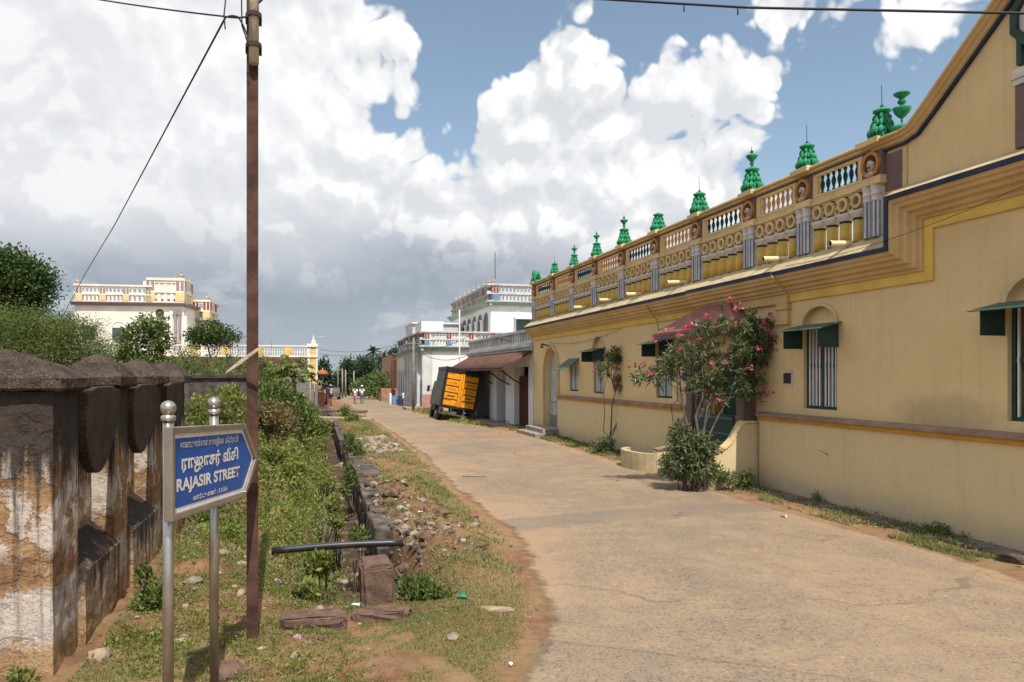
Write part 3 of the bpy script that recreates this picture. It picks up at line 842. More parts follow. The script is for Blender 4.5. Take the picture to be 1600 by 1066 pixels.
# sloping ledge above the band
for a, b, z in ((UE+.12, 12.32, ZC),): 
    mb.add([(a,.41,z+.004),(b,.41,z+.004),(b,.06,z+.28),(a,.06,z+.28),(a,-.35,z+.28),(b,-.35,z+.28)], [(0,1,2,3),(3,2,5,4)])
    mb.add([(a,.41,z+.004),(a,.06,z+.28),(a,-.35,z+.28),(a,-.35,z+.0)], [(0,1,2,3)])
mb.add([(12.31,.41,ZH+.004),(7.5,.41,ZH+.004),(7.5,.02,ZH+.2),(12.31,.02,ZH+.2)], [(0,1,2,3)])
mb.add([(12.315,.40,ZC),(12.315,.40,ZH),(12.315,.0,ZH+.2),(12.315,0,ZC)], [(0,1,2,3)])
mb.build('ledge', M_LEDGE, house)
# plinth below the sill band
mb = MB()
for a, b in ((UN, 16.2), (19.3, 29.55)):
    mb.box(a, b, -.02, .10, -.3, 1.46)
mb.build('plinth', M_YEL, house)
mb = MB()
for a, b in ((UN, 16.2), (19.3, 29.58)): mb.box(a, b, -.02, .15, 1.455, 1.53)
mb.build('sill_band', M_OCH, house, bevel=.008)
mb = MB()
for a, b in ((UN, 16.22), (19.28, 29.62)):
    mb.add([(a,-.02,1.53),(b,-.02,1.53),(b,.19,1.53),(a,.19,1.53),(a,-.02,1.615),(b,-.02,1.615),(b,.04,1.61),(a,.04,1.61),(a,.19,1.565),(b,.19,1.565)],
           [(0,3,2,1),(4,5,6,7),(7,6,9,8),(8,9,2,3),(0,4,7,8,3),(1,2,9,6,5)])
mb.build('sill_ledge', M_BRN, house)
# --- parapet
UC = [32.83, 30.26, 28.0, 25.76, 23.48, 21.18, 18.9, 16.62, 14.77, 12.96]
Z0, Z1, Z2, Z3, Z4 = ZC+.28, 5.58, 5.72, 6.16, 6.34
mb = MB()
ua, ub = UE+.02, 12.7
mb.box(ub, ua, -.12, .09, Z1, Z1+.05); mb.box(ub, ua, -.10, .05, Z1+.05, Z2)
for u in UC: mb.box(u-.27, u+.27, -.11, .17, Z1-.005, Z1+.062); mb.box(u-.24, u+.24, -.11, .13, Z1+.06, Z2+.003)
mb.build('string_course', M_CREAM, house, bevel=.01)
mb = MB()
mb.box(ub, ua, -.10, .05, Z3, Z3+.06); mb.box(ub, ua, -.13, .10, Z3+.06, Z3+.115); mb.box(ub, ua, -.17, .15, Z3+.115, Z4-.02); mb.box(ub,ua,-.14,.12,Z4-.02,Z4)
for u in UC: mb.box(u-.26, u+.26, -.175, .20, Z3+.09, Z4+.012)
mb.build('coping', M_CREAM, house, bevel=.01)
mb = MB(); mb.box(ub, ua, -.1, .058, Z3+.012, Z3+.04); mb.build('coping_stripe', M_BLUE, house)
# pieces made once, copied along the bays
fxz = lambda a, b, d: (a, d, b)
mb = MB()
for s in (-1, 1):
    c = s*.098
    mb.lathe([(.088,0),(.088,.62)], (c, .06, Z0), 16, smooth=False, mis=lambda i, k: 1 if k % 2 else 0)
    mb.lathe([(.092,.60),(.092,.625),(.087,.63),(.087,.70),(.1,.71),(.1,.73),(.092,.74),(.092,.80),(.105,.83),(.105,.875)], (c, .06, Z0), 14, mi=0)
mb.box(-.2, .2, -.1, .03, Z0, Z1)
COLM = mb.mesh('column_pair', [M_COLW, M_COLB])
mb = MB(); mb.lathe([(.102,0),(.102,.38)], (0,0,0), 12, smooth=True)
BALM = mb.mesh('baluster', M_BAL)
mb = MB(); mb.lathe([(.107,.38),(.107,.415)], (0,0,0), 12); BRM = mb.mesh('baluster_ring', M_BLUE)
mb = MB(); mb.lathe([(.12,.415),(.12,.45),(.135,.465),(.155,.51),(.155,.535)], (0,0,0), 12); BCM = mb.mesh('baluster_cap', M_COLW)
mb = MB(); mb.lathe([(.03,0),(.03,.03),(.016,.05),(.022,.08),(.04,.15),(.042,.19),(.03,.235),(.018,.27),(.03,.30),(.03,.34)], (0,0,0), 8)
SPG = mb.mesh('spindle', M_GRND); SPO = SPG.copy(); SPO.materials[0] = M_ORG
mb = MB()
mb.box(-.235, .235, -.09, .075, Z2, Z3); PANM = mb.mesh('post_panel', M_PUR)
mb = MB(); mb.annulus(.15, .205, fxz, .06, .13, 24, 0, 1.0, 1.06); MEDM = mb.mesh('medallion', M_MED)
mb = MB()
mb.ell((0,.085,-.01), (.085,.07,.125), 12, 8, 0)
mb.ell((0,.155,-.02), (.02,.03,.035), 8, 5, 0)
mb.ell((0,.10,-.16), (.10,.05,.05), 10, 5, 0)
FACEM = mb.mesh('face_relief', M_FACE)
mb = MB(); mb.ell((0,.075,.075), (.10,.07,.075), 12, 6, 0); mb.ell((0,.145,-.055),(.045,.02,.012),8,4,0)
HAIRM = mb.mesh('hair_relief', M_HAIR)
mb = MB(); mb.lathe([(.148,0),(.148,.005)], (0,0,0), 20); MDISC = mb.mesh('medallion_ground', M_HAIR)
CZ = (Z2+Z3)/2
for u in UC:
    link('column_pair', COLM, house, (u,0,0))
    p = link('post_panel', PANM, house, (u,0,0))
    md = link('medallion', MEDM, house, (u,0,CZ))
    link('medallion_ground', MDISC, md, (0,.079,0), (R(-90),0,0))
    link('face_relief', FACEM, md); link('hair_relief', HAIRM, md)
for bi, (a, b) in enumerate(zip(UC[:-1], UC[1:])):
    lo, hi = b+.215, a-.215
    n = 5 if hi-lo > 1.55 else 4
    st = (hi-lo)/n
    mb = MB()
    for i in range(n):
        c = lo+st*(i+.5)
        rr = min(.135, st*.37)
        mb.annulus(rr*.62, rr, lambda x, z, d, c=c: (c+x, d, Z1-.155+z), -.03, .085, 20)
        if i: mb.annulus(.045, .085, lambda x, z, d, c=c-st/2: (c+x, d, Z1-.235+z), -.028, .045, 12)
    mb.box(lo, hi, -.04, .06, Z1-.022, Z1)
    for i in range(n+1):
        c = lo+st*i
        mb.prism([(-.07,0),(.07,0),(0,-.09)], lambda x, z, d, c=c: (min(hi,max(lo,c+x)), d, Z1-.022+z), -.03, .045)
    lt = mb.build('lattice', M_CREAM, house)
    mb = MB(); mb.box(lo, hi, -.06, -.035, Z1-.30, Z1); mb.build('lattice_ground', M_COLW, lt)
    for i in range(n):
        c = lo+st*(i+.5)
        o = link('baluster', BALM, house, (c, .0, Z0))
        link('baluster_ring', BRM, o); link('baluster_cap', BCM, o)
    mb = MB(); mb.box(lo, hi, -.09, .075, Z0+.53, Z0+.555); mb.build('baluster_rail', M_COLW, house)
    # upper pierced panel
    lo2, hi2 = b+.24, a-.24
    mb = MB()
    mb.box(lo2, hi2, -.07, .055, Z2, Z2+.055); mb.box(lo2, hi2, -.07, .055, Z3-.045, Z3)
    mb.box(lo2, lo2+.13, -.07, .054, Z2+.05, Z3-.04); mb.box(hi2-.13, hi2, -.07, .054, Z2+.05, Z3-.04)
    pp = mb.build('pierced_panel', M_CREAM, house, bevel=.008)
    k = 8 if hi2-lo2 > 1.5 else 7
    w_ = (hi2-lo2-.26)
    for i in range(k):
        link('spindle', SPG if bi % 2 == 0 else SPO, pp, (lo2+.13+w_*(i+.5)/k, -.01, Z2+.055))
# --- green finials, three kinds of top
def finial(u, kind, s=1.0):
    mb = MB()
    mb.box(-.2, .2, -.16, .16, 0, .07)
    mb.lathe([(.235,.07),(.215,.11),(.165,.20),(.135,.31),(.12,.43)], (0,0,0), 4, a0=math.pi/4, smooth=False)
    rr = random.Random(int(u*100))
    def lf(q, r, z, w_, h_, d_):
        ca, sa = math.cos(q), math.sin(q); tl = .35
        mb.ell((0,0,0), (d_, w_, h_), 8, 6, 0, fn=lambda x, y, zz: ((r+x-tl*zz)*ca-y*sa, (r+x-tl*zz)*sa+y*ca, z+zz))
    for i in range(4):
        q = i*math.pi/2
        lf(q, .175, .17, .062, .10, .05); lf(q, .13, .32, .045, .085, .038)
        lf(q+.42, .19, .12, .034, .07, .04); lf(q-.42, .19, .12, .034, .07, .04); lf(q+.4, .15, .26, .028, .06, .03); lf(q-.4, .15, .26, .028, .06, .03)
        q += math.pi/4; lf(q, .21, .13, .05, .075, .055); lf(q, .165, .255, .036, .07, .04); lf(q, .14, .37, .03, .05, .03)
    for sx in (-1,1): mb.ell((sx*.235,.0,.115),(.055,.06,.06),8,6); mb.ell((sx*.2,.0,.235),(.045,.05,.05),8,6)
    mb.lathe([(.10,.42),(.15,.445),(.17,.465),(.165,.485),(.10,.51),(.07,.53)], (0,0,0), 10, smooth=False)
    o = mb.build('finial', M_GRNF, house, (u, -.01, Z4+.01))
    q_ = random.uniform(.94,1.04); o.scale = (s*.9*q_, s*.9*q_, s*q_); o.rotation_euler = (random.uniform(-.02,.02), random.uniform(-.02,.02), random.uniform(-.12,.12))
    if kind in ('urn',):
        mb = MB(); mb.lathe([(.03,.52),(.03,.58),(.055,.60),(.035,.63),(.05,.66),(.11,.72),(.135,.76),(.13,.775),(.06,.785),(.045,.81),(.012,.83)], (0,0,0), 12)
        mb.build('urn', M_GRNF, o)
    if kind in ('rod','urn'):
        z = .52 if kind == 'rod' else .82
        mb = MB(); mb.lathe([(.03,z),(.04,z+.03),(.02,z+.06)], (0,0,0), 8); mb.tube([(0,0,z+.04),(.01,0,z+(.40 if kind=='rod' else .13))], .007, 5)
        mb.build('rod', M_GRND, o)
    return o
for u, k, s in ((30.26,'rod',.92),(28.0,'urn',.9),(25.76,'urn',.95),(23.48,'urn',1.05),(21.18,'none',1.0),(18.9,'rod',1.0),(16.62,'urn',1.0),(14.77,'rod',1.0),(12.83,'rod',1.0)):
    finial(u, k, s)
# crouching animal-like scroll ornament on the far corner
mb = MB()
mb.box(-.3,.3,-.17,.17,0,.07); mb.ell((-.05,0,.22),(.30,.15,.16),10,7); mb.ell((.2,0,.36),(.14,.13,.17),10,7); mb.ell((.27,0,.47),(.10,.10,.09),8,6)
for x in (.2,.05,-.2): mb.ell((x,.12,.14),(.06,.06,.1),7,5); mb.ell((x,-.12,.14),(.06,.06,.1),7,5)
mb.tube([(-.3,0,.2),(-.4,0,.3),(-.36,0,.42)], [.05,.04,.03], 7)
mb.build('corner_ornament', M_GRNF, house, (32.75, 0, Z4+.01))
# bracket urn beside the gable shoulder
mb = MB(); mb.lathe([(.22,0),(.22,.10),(.16,.12),(.02,.13),(.02,.28),(.07,.31),(.15,.40),(.19,.48),(.2,.52),(.12,.53),(.05,.56),(.05,.6),(.09,.64),(.09,.68),(.05,.72),(.07,.75),(.17,.82),(.18,.85),(.05,.86)], (0,0,0), 14)
mb.build('shoulder_urn', M_GRNF, house, (12.44, -.05, Z4+.02)).scale = (.72,.72,.72)
# --- gable over the near bay
shoulder = [(12.98, 6.30), (12.3, 6.30), (12.1, 6.345), (11.846, 6.536), (9.95, 8.06)]
gpath = [(u, z) for u, z in shoulder]+[(19.9-u, z) for u, z in shoulder[-2::-1]]
mb = MB()
poly = [(12.7, ZH+.1)]+[(u-(.02 if i == 0 else 0), z-.1) for i, (u, z) in enumerate(gpath)]+[(7.2, ZH+.1)]
poly[1] = (12.7, 6.2); poly[-2] = (7.2, 6.2)
mb.prism(poly, fxz, -.32, 0.0); mb.build('gable', M_YEL, house)
mb = MB(); sweep(gpath, [(0,-.4),(-.02,-.36),(-.02,.15),(0,.18),(.035,.18),(.045,.14),(.085,.135),(.095,.09),(.14,.085),(.15,.055),(.165,.05),(.165,-.4)], mb); mb.build('gable_coping', M_TRIM, house)
mb = MB(); sweep(gpath, [(.165,-.02),(.165,.06),(.203,.055),(.203,-.02)], mb); mb.build('gable_stripe', M_BLUE, house)
mb = MB(); mb.box(12.34, 12.72, .0, .018, ZH+.2, 6.04); mb.build('gable_panel', M_PUR, house)
mb = MB(); mb.box(12.26, 12.34, .0, .03, ZH+.2, 6.06); mb.build('gable_fillet', M_CREAM, house)
# niche in the middle of the gable: green ring on a pair of purple pilasters
mb = MB(); mb.annulus(.27, .37, lambda a, b, d: (10.05+a, d, 7.16+b), -.02, .09, 8, 0, 1, 1.12, math.pi/8, 2*math.pi+math.pi/8)
mb.box(10.24, 10.31, 0, .07, 6.55, 6.9); mb.box(9.79, 9.86, 0, .07, 6.55, 6.9)
mb.build('niche_ring', M_GRNW, house)
mb = MB(); mb.lathe([(.30,0),(.30,.02)], (0,0,0), 24); mb.build('niche_disc', M_COLW, house, (10.05, .005, 7.16), (R(-90),0,0))
mb = MB()
for c in (10.22, 9.88): mb.box(c-.11, c+.11, 0, .07, ZH+.2, 6.28)
mb.build('gable_pilaster', M_PUR, house, bevel=.01)
mb = MB()
for c in (10.22, 9.88): mb.box(c-.13, c+.13, 0, .09, 6.28, 6.36); mb.box(c-.15, c+.15, 0, .11, 6.36, 6.40); mb.box(c-.13, c+.13, 0, .09, 6.40, 6.5)
mb.build('pilaster_capital', M_COLW, house, bevel=.008)
# the cornice breaks forward over the porch bay, on pilaster heads
mb = MB(); sweep([(18.75, ZC-.002), (15.25, ZC-.002)], [(.075,0),(.075,.455),(.13,.435),(.15,.395),(.20,.38),(.22,.315),(.28,.30),(.30,.225),(.36,.21),(.38,.15),(.42,.145),(.42,.10),(.60,.095),(.60,0)], mb)
mb.build('cornice_break', M_TRIM, house)
mb = MB(); sweep([(18.72, ZC+.001), (15.28, ZC+.001)], [(-.01,.3),(-.004,.47),(.078,.47),(.078,.3)], mb); mb.build('blue_band', M_BLUE, house)
for c in (15.45, 18.55):
    mb = MB(); mb.box(c-.18, c+.18, 0, .09, 3.42, ZC-.5); mb.box(c-.21, c+.21, 0, .125, 3.70, 3.76); mb.box(c-.2,c+.2,0,.11,3.40,3.46)
    mb.build('wall_pilaster', M_TRIM, house, bevel=.01)
# --- windows
def window(a, b, z0, z1, zf, aw, depth=.42, drop=.11, cheek=.32):
    mb = MB(); f = .06; q0, q1 = -.16, -.07
    mb.box(a, a+f, q0, q1, z0, z1); mb.box(b-f, b, q0, q1, z0, z1); mb.box(a+f, b-f, q0, q1, z0, z0+f); mb.box(a+f, b-f, q0, q1, z1-f, z1)
    c = (a+b)/2; mb.box(c-.035, c+.035, q0-.002, q1-.002, z0+f, z1-f); zm = z0+(z1-z0)*.52; mb.box(a+f, b-f, q0, q1+.003, zm-.045, zm+.045)
    w = mb.build('window', M_GRNW, house, bevel=.006)
    mb = MB()
    for s0, s1 in ((a+f, c-.035), (c+.035, b-f)):
        for i in range(4):
            u = s0+(s1-s0)*(i+.5)/4
            mb.box(u-.0135, u+.0135, -.085, -.055, z0+f, z1-f)
    mb.build('bars', M_BAR, w)
    mb = MB(); mb.box(a+.02, b-.02, -.40, -.375, z0, z1); mb.build('room_dark_sheet', M_DARK, w)  # flat sheet; the shade of the interior is put into its colour
    mb = MB()
    for s0, s1 in ((a+f, c-.03), (c+.03, b-f)): mb.box(s0+.02, s1-.02, -.30, -.27, z0+.04, zm+.0); 
    mb.box(a+f, a+f+.2, -.30, -.27, zm, z1-.05)
    mb.build('shutter', M_SHUT, w)
    if zf:
        mb = MB(); mb.box(a-.005, b+.005, -.14, -.10, z1-.02, zf); mb.build('tympanum', M_YEL, w)
        mb = MB(); n = 14; cc = (a+b)/2
        for k in range(n):
            t0, t1 = math.pi*k/n, math.pi*(k+1)/n
            p = []
            for t, g_ in ((t0,0),(t1,0),(t1,1),(t0,1)):
                hw = (b-a)/2+g_*.07; h = (zf-z1)+g_*.06
                p.append((cc-hw*math.cos(t), z1+h*math.sin(t)))
            mb.prism(p, fxz, -.02, .035)
        mb.build('arch_moulding', M_CREAM, w)
    zt = z1-.0
    # awning: pressed sheet with two hanging cheeks
    mb = MB(); e = .03
    mb.add([(a-.14,.0,zt+.02),(b+.14,.0,zt+.02),(b+.16,depth+.10,zt-drop),(a-.16,depth+.10,zt-drop),(a-.14,.0,zt+.036),(b+.14,.0,zt+.036),(b+.16,depth+.10,zt-drop+.016),(a-.16,depth+.10,zt-drop+.016)],
           [(0,1,2,3),(4,7,6,5),(3,2,6,7),(0,3,7,4),(1,5,6,2)])
    mb.build('awning', M_AWN, w)
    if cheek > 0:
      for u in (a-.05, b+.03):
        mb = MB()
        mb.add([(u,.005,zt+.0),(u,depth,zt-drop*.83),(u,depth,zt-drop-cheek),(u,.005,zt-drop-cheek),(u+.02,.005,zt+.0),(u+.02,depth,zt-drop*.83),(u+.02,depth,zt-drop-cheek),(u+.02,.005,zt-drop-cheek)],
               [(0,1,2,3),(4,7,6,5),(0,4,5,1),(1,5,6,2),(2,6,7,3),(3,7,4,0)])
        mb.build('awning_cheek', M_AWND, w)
    return w
for i, (a, b, c, d, f) in enumerate(wins):
    if i == 3: window(a, b, c, d, f, 0, .48, .40, .0)
    else: window(a, b, c, d, f, 0)
# --- arched side door
mb = MB(); a, b = door; mb.box(a+.05, b-.05, -.30, -.24, .32, door_h+.05)
n = 14; c_ = (a+b)/2
mb.prism([(c_-.86*math.cos(math.pi*k/n), door_h+.05+.82*math.sin(math.pi*k/n)) for k in range(n+1)], fxz, -.30, -.24)
dr = mb.build('arched_door', M_STEEL, house)
mb = MB(); mb.box(c_-.015, c_+.015, -.245, -.225, .32, door_h+.8); mb.box(a+.1, b-.1, -.245, -.228, 1.25, 1.29); mb.box(a+.1,b-.1,-.245,-.228,.32,.75); mb.build('door_rail', M_SHUT, dr)
mb = MB(); mb.annulus(.90, 1.03, lambda x, z, d: (c_+x, d, door_h+z), -.02, .06, 16, 0, 1, 1, 0, math.pi)
mb.box(a-.13, a, -.02, .06, .0, door_h); mb.box(b, b+.13, -.02, .06, .0, door_h); mb.build('door_surround', M_TRIM, house)
mb = MB(); mb.box(a-.3, b+.25, -.38, .75, -.35, .30); mb.box(a-.5, b+.3, .75, 1.1, -.35, .14); mb.build('door_step', M_GRS, house, bevel=.02)
# --- rain spouts
for px, py in ((1296,380),(1192,404),(1042,441),(978,459.5),(936,468.5),(896,480)):
    v = .52
    # spout mouth in the picture -> position along the wall
    best = min((abs(800+F*(9.516-.2589*u-.9659*v)/(.9659*u-.2589*v)-px), u) for u in np.arange(12.8, 33, .02))[1]
    Yb = .9659*best-.2589*v; z = EYE+(HOR-py)/F*Yb
    mb = MB(); mb.tube([(0,v,z-.01),(0,v*.5,z+.005),(0,-.05,z+.02)], .05, 10, 0, caps=False)
    mb.tube([(0,v,z-.01),(0,v-.05,z-.008)], .056, 10, caps=False)
    mb.lathe([(.044,0),(.044,.002)], (0,0,0), 10)
    mb.v[-20:] = [(p[0], v-.03+p[2], z-.01+p[1]) for p in mb.v[-20:]]
    for k in range(-11, 0): mb.m[k] = 1  # disc in the mouth: shade of the bore put into its colour
    mb.build('rain_spout', [M_SPOUT, M_DARK], house, (best, 0, 0))
# --- porch
pa, pb = 16.75, 18.75
mb = MB(); mb.box(pa-.3, pb+.3, -.4, .45, -.3, .62); mb.box(pa, pb, .45, .70, -.3, .44); mb.box(pa, pb, .70, .95, -.3, .27); mb.box(pa, pb, .95, 1.2, -.3, .12)
mb.build('porch_steps', M_BRN, house, bevel=.01)
def wing(u, vs, zs_, th, label):
    mb = MB()
    pts = [(0.0, -.3)]+list(zip(vs, zs_))+[(vs[-1], -.3)]
    mb.prism(pts, lambda a, b, d: (u+d, a, b), -th/2, th/2); mb.build('wing_wall', M_YEL, house, bevel=.02)
    mb = MB(); sw = [(v, z) for v, z in zip(vs, zs_)]
    for (v0, z0), (v1, z1) in zip(sw[:-1], sw[1:]):
        mb.add([(u-th/2-.025,v0,z0+.003),(u+th/2+.025,v0,z0+.003),(u+th/2+.025,v1,z1+.003),(u-th/2-.025,v1,z1+.003),(u-th/2-.025,v0,z0+.05),(u+th/2+.025,v0,z0+.05),(u+th/2+.025,v1,z1+.05),(u-th/2-.025,v1,z1+.05)],
               [(0,3,2,1),(4,5,6,7),(0,1,5,4),(1,2,6,5),(2,3,7,6),(3,0,4,7)])
    mb.build('wing_coping', M_BRN if u > 18 else M_CREAM, house)
cv = [0,.3,.55,.62,.7,.8,.92,1.05,1.2,1.4,1.62,1.85]
wing(16.42, [v*.66 for v in cv], [1.36,1.36,1.36,1.34,1.28,1.17,1.04,.93,.85,.78,.73,.70], .2, '')
wing(19.15, [v*.58 for v in cv], [1.36,1.34,1.22,1.14,1.05,.95,.83,.72,.62,.56,.53,.52], .2, '')
# curled low wall at the foot of the far wing
mb = MB(); n = 10
pin = [(19.15+.85-.95*math.cos(t)*1.0, 1.0+.46*math.sin(t)) for t in [math.pi*k/n for k in range(n+1)]]
pou = [(19.15+.85-.75*math.cos(t)*1.0, 1.0+.31*math.sin(t)) for t in [math.pi*k/n for k in range(n+1)]]
for k in range(n):
    p = [pin[k], pin[k+1], pou[k+1], pou[k]]
    mb.add([(q[0],q[1],-.3) for q in p]+[(q[0],q[1],.44) for q in p], [(0,3,2,1),(4,5,6,7),(0,1,5,4),(1,2,6,5),(2,3,7,6),(3,0,4,7)])
mb.build('curled_wall', M_LEDGE, house)
for c in (16.62, 18.88, ):
    mb = MB(); mb.box(c-.15, c+.15, 0, .30, .6, 3.0); mb.box(c-.19, c+.19, -.005, .34, .6, 1.5); mb.box(c-.19, c+.19, -.005, .34, 2.9, 3.1)
    mb.build('porch_column', M_PUR, house, bevel=.015)
mb = MB(); mb.box(pa+.3, pa+.42, -.3, -.1, .62, 2.75); mb.box(pb-.42, pb-.3, -.3, -.1, .62, 2.75); mb.box(pa+.42, pb-.42, -.3, -.1, 2.63, 2.75)
mb.build('door_frame', M_OCH, house, bevel=.01)
mb = MB(); mb.box(pa+.42, pb-.42, -.37, -.33, .62, 2.63); mb.build('front_door', M_GRNW, house)
mb = MB(); mb.box(pa+.02, pb-.3, .34, .37, .66, 1.5); 
pg = mb.build('porch_gate', M_AWND, house)
mb = MB()
for z in (.7, 1.05, 1.4): mb.box(pa+.02, pb-.3, .37, .385, z, z+.05)
mb.build('gate_rail', M_AWN, pg)
# hipped canopy
ea, eb, ev, ez, tz = 16.4, 20.35, .52, 3.42, 4.2
rg = (17.7, 17.9)
mb = MB()
th = .05
for dz, flip in ((0,0),(th,1)):
    vs = [(ea,0,ez+dz),(ea,ev,ez+dz),(eb,ev,ez+dz),(eb,0,ez+dz),(rg[0],0,tz+dz),(rg[1],0,tz+dz)]
    mb.add(vs, [(0,1,4),(1,2,5,4),(2,3,5)])
mb.add([(ea,0,ez),(ea,ev,ez),(eb,ev,ez),(eb,0,ez),(ea,0,ez+th),(ea,ev,ez+th),(eb,ev,ez+th),(eb,0,ez+th)], [(0,1,5,4),(1,2,6,5),(2,3,7,6)])
cn = mb.build('porch_canopy', M_ROSE, house)
mb = MB()
def scal(p0, p1):
    p0 = Vector(p0); p1 = Vector(p1); L = (p1-p0).length; n = int(L/.16); d_ = (p1-p0)/n
    for i in range(n):
        a_ = p0+d_*i; b_ = a_+d_; m_ = (a_+b_)/2
        t = Vector((d_.y, -d_.x, 0)).normalized()*.012
        mb.add([a_-t+Vector((0,0,0)), b_-t, b_-t-Vector((0,0,.10)), m_-t-Vector((0,0,.16)), a_-t-Vector((0,0,.10)), a_+t, b_+t, b_+t-Vector((0,0,.10)), m_+t-Vector((0,0,.16)), a_+t-Vector((0,0,.10))],
               [(0,1,2,3,4),(9,8,7,6,5),(1,6,7,2),(2,7,8,3),(3,8,9,4)])
scal((ea+.01,.02,ez), (ea+.01,ev-.01,ez)); scal((ea+.01,ev-.01,ez), (eb-.01,ev-.01,ez)); scal((eb-.01,ev-.01,ez), (eb-.01,.02,ez))
mb.build('fascia', M_PUR, cn)
# small dark plaques in white frames beside the porch and one on the far wall
for u, z in ((15.35, 2.32), (19.6, 2.34)):
    mb = MB(); mb.box(u-.16, u+.16, 0, .02, z-.15, z+.15); o = mb.build('plaque', M_COLW, house)
    mb = MB(); mb.box(u-.115, u+.115, .02, .034, z-.105, z+.105); mb.build('plaque_plate', M_HAIR, o)
# small iron bits: spike on the plinth, lamp bracket, wires stapled under the cornice
mb = MB(); mb.tube([(14.05,.10,.93),(14.0,.35,1.03)], .012, 6); mb.build('wall_spike', M_STEEL, house)
mb = MB(); mb.tube([(30.9,.0,3.55),(30.9,.35,3.62),(30.6,.45,3.55)], .03, 6); mb.ell((30.5,.45,3.5),(.09,.07,.06)); mb.build('lamp_bracket', M_HAIR, house)
mb = MB()
def droop(p, q, sag, n=14):
    p = Vector(p); q = Vector(q)
    return [p.lerp(q, i/n)-Vector((0,0,4*sag*(i/n)*(1-i/n))) for i in range(n+1)]
cables = [(droop((31,.05,3.7),(23.5,.06,3.82),.22), .006), (droop((14.9,.36,4.50),(9.0,.5,4.95),.18), .005),
          ([(21.1,.42,4.45),(21.1,.32,4.2),(21.0,.12,3.9),(21.05,.02,3.5)], .008), ([(20.0,.02,3.3),(19.98,.03,1.7),(20.0,.2,1.6),(19.9,.12,.6)], .01)]
for pts_, r_ in cables:
    mb = MB(); mb.tube(pts_, r_, 5); mb.build('cable', M_HAIR, house)

# ------------------------------------------------------------------ the other buildings
M_WHT = M('white lime wash', (.70,.695,.68), var=.07, scale=.8, bumps=.15, streak=.16, stain=(.56,.54,.50))
M_WHT2 = M('weathered white wall', (.54,.53,.51), var=.16, scale=.9, bumps=.3, streak=.5, stain=(.33,.31,.28))
M_CRM = M('cream white wall', (.68,.64,.55), var=.08, scale=.7, bumps=.15, streak=.14, stain=(.55,.50,.42))
M_TILE = M('old clay tile', (.115,.058,.042), var=.35, scale=3, bumps=.5, stain=(.07,.045,.035))
M_REDP = M('oxide red paint', (.26,.05,.035), var=.2, scale=4, bumps=.1)
M_BLUP = M('faded blue paint', (.15,.21,.34), var=.25, scale=4, bumps=.1)
M_MAR = M('maroon door', (.075,.026,.02), var=.25, scale=4, bumps=.2)
M_GRNC = M('pale green cornice', (.32,.38,.33), var=.15, scale=3, bumps=.1)
M_BLUD = M('blue door', (.08,.16,.30), var=.2, scale=4, bumps=.15)
M_PINK = M('pink dado', (.42,.20,.17), var=.15, scale=3, bumps=.15)
M_TERR = M('terracotta plaster', (.42,.245,.155), var=.15, scale=.8, bumps=.3, streak=.5, stain=(.27,.15,.10))
M_TERD = M('terracotta trim', (.33,.185,.115), var=.2, scale=2, bumps=.2)
M_SOOT = M('weathered parapet', (.36,.33,.29), var=.3, scale=2, bumps=.4, stain=(.14,.125,.11))
M_PURL = M('mauve paint', (.27,.20,.21), var=.15, scale=3, bumps=.1)
M_YPL = M('yellow panel', (.62,.43,.13), var=.15, scale=2, bumps=.1)
M_YPALE = M('pale yellow panel', (.66,.50,.23), var=.1, scale=2, bumps=.1)
M_GLS = M('dark green pane', (.05,.085,.075), var=.2, scale=2, rough=.4, bumps=0)  # one dark green tone for every pane
M_WOOD = M('grey weathered wood', (.19,.175,.16), var=.3, scale=4, bumps=.4, streak=.4)

def faces(s):
    """near face (towards the viewer) and street face of a house whose corner is the origin; s=+1 house right of the street"""
    near = lambda a, o, z: (-o, -s*a, z)
    side = lambda a, o, z: (a, s*o, z)
    return near, side
def win(root, f, a, z, w, h, arch=False, frame=M_WHT, pane=M_GLS, hood=None):
    mb = MB(); t = .08
    mb.box(a-w/2-t, a-w/2, -.02, .07, z, z+h, fn=f); mb.box(a+w/2, a+w/2+t, -.02, .07, z, z+h, fn=f)
    mb.box(a-w/2-t, a+w/2+t, -.02, .1, z-.1, z, fn=f)
    if arch:
        n = 10
        for k in range(n):
            p = [(a-rw*math.cos(math.pi*q/n), z+h+rw*math.sin(math.pi*q/n)) for rw, q in ((w/2,k),(w/2,k+1),(w/2+t,k+1),(w/2+t,k))]
            mb.prism(p, lambda x, y, d: f(x, d, y), -.02, .07)
    else: mb.box(a-w/2-t, a+w/2+t, -.02, .09, z+h, z+h+t, fn=f)
    o = mb.build('window', frame, root)
    mb = MB(); mb.box(a-w/2, a+w/2, -.03, .015, z, z+h, fn=f)
    if arch and arch != 'blind': mb.prism([(a-w/2*math.cos(math.pi*k/10), z+h+w/2*math.sin(math.pi*k/10)) for k in range(11)], lambda x, y, d: f(x, d, y), -.03, .014)
    mb.build('pane', pane, o)
    if hood:
        mb = MB()
        mb.add([f(a-w/2-.2,.0,z+h+.15), f(a+w/2+.2,.0,z+h+.15), f(a+w/2+.2,.7,z+h-.1), f(a-w/2-.2,.7,z+h-.1), f(a-w/2-.2,.0,z+h+.2), f(a+w/2+.2,.0,z+h+.2), f(a+w/2+.2,.7,z+h-.05), f(a-w/2-.2,.7,z+h-.05)],
               [(0,1,2,3),(4,7,6,5),(3,2,6,7),(0,3,7,4),(1,5,6,2)])
        mb.build('hood', hood, o)
    return o
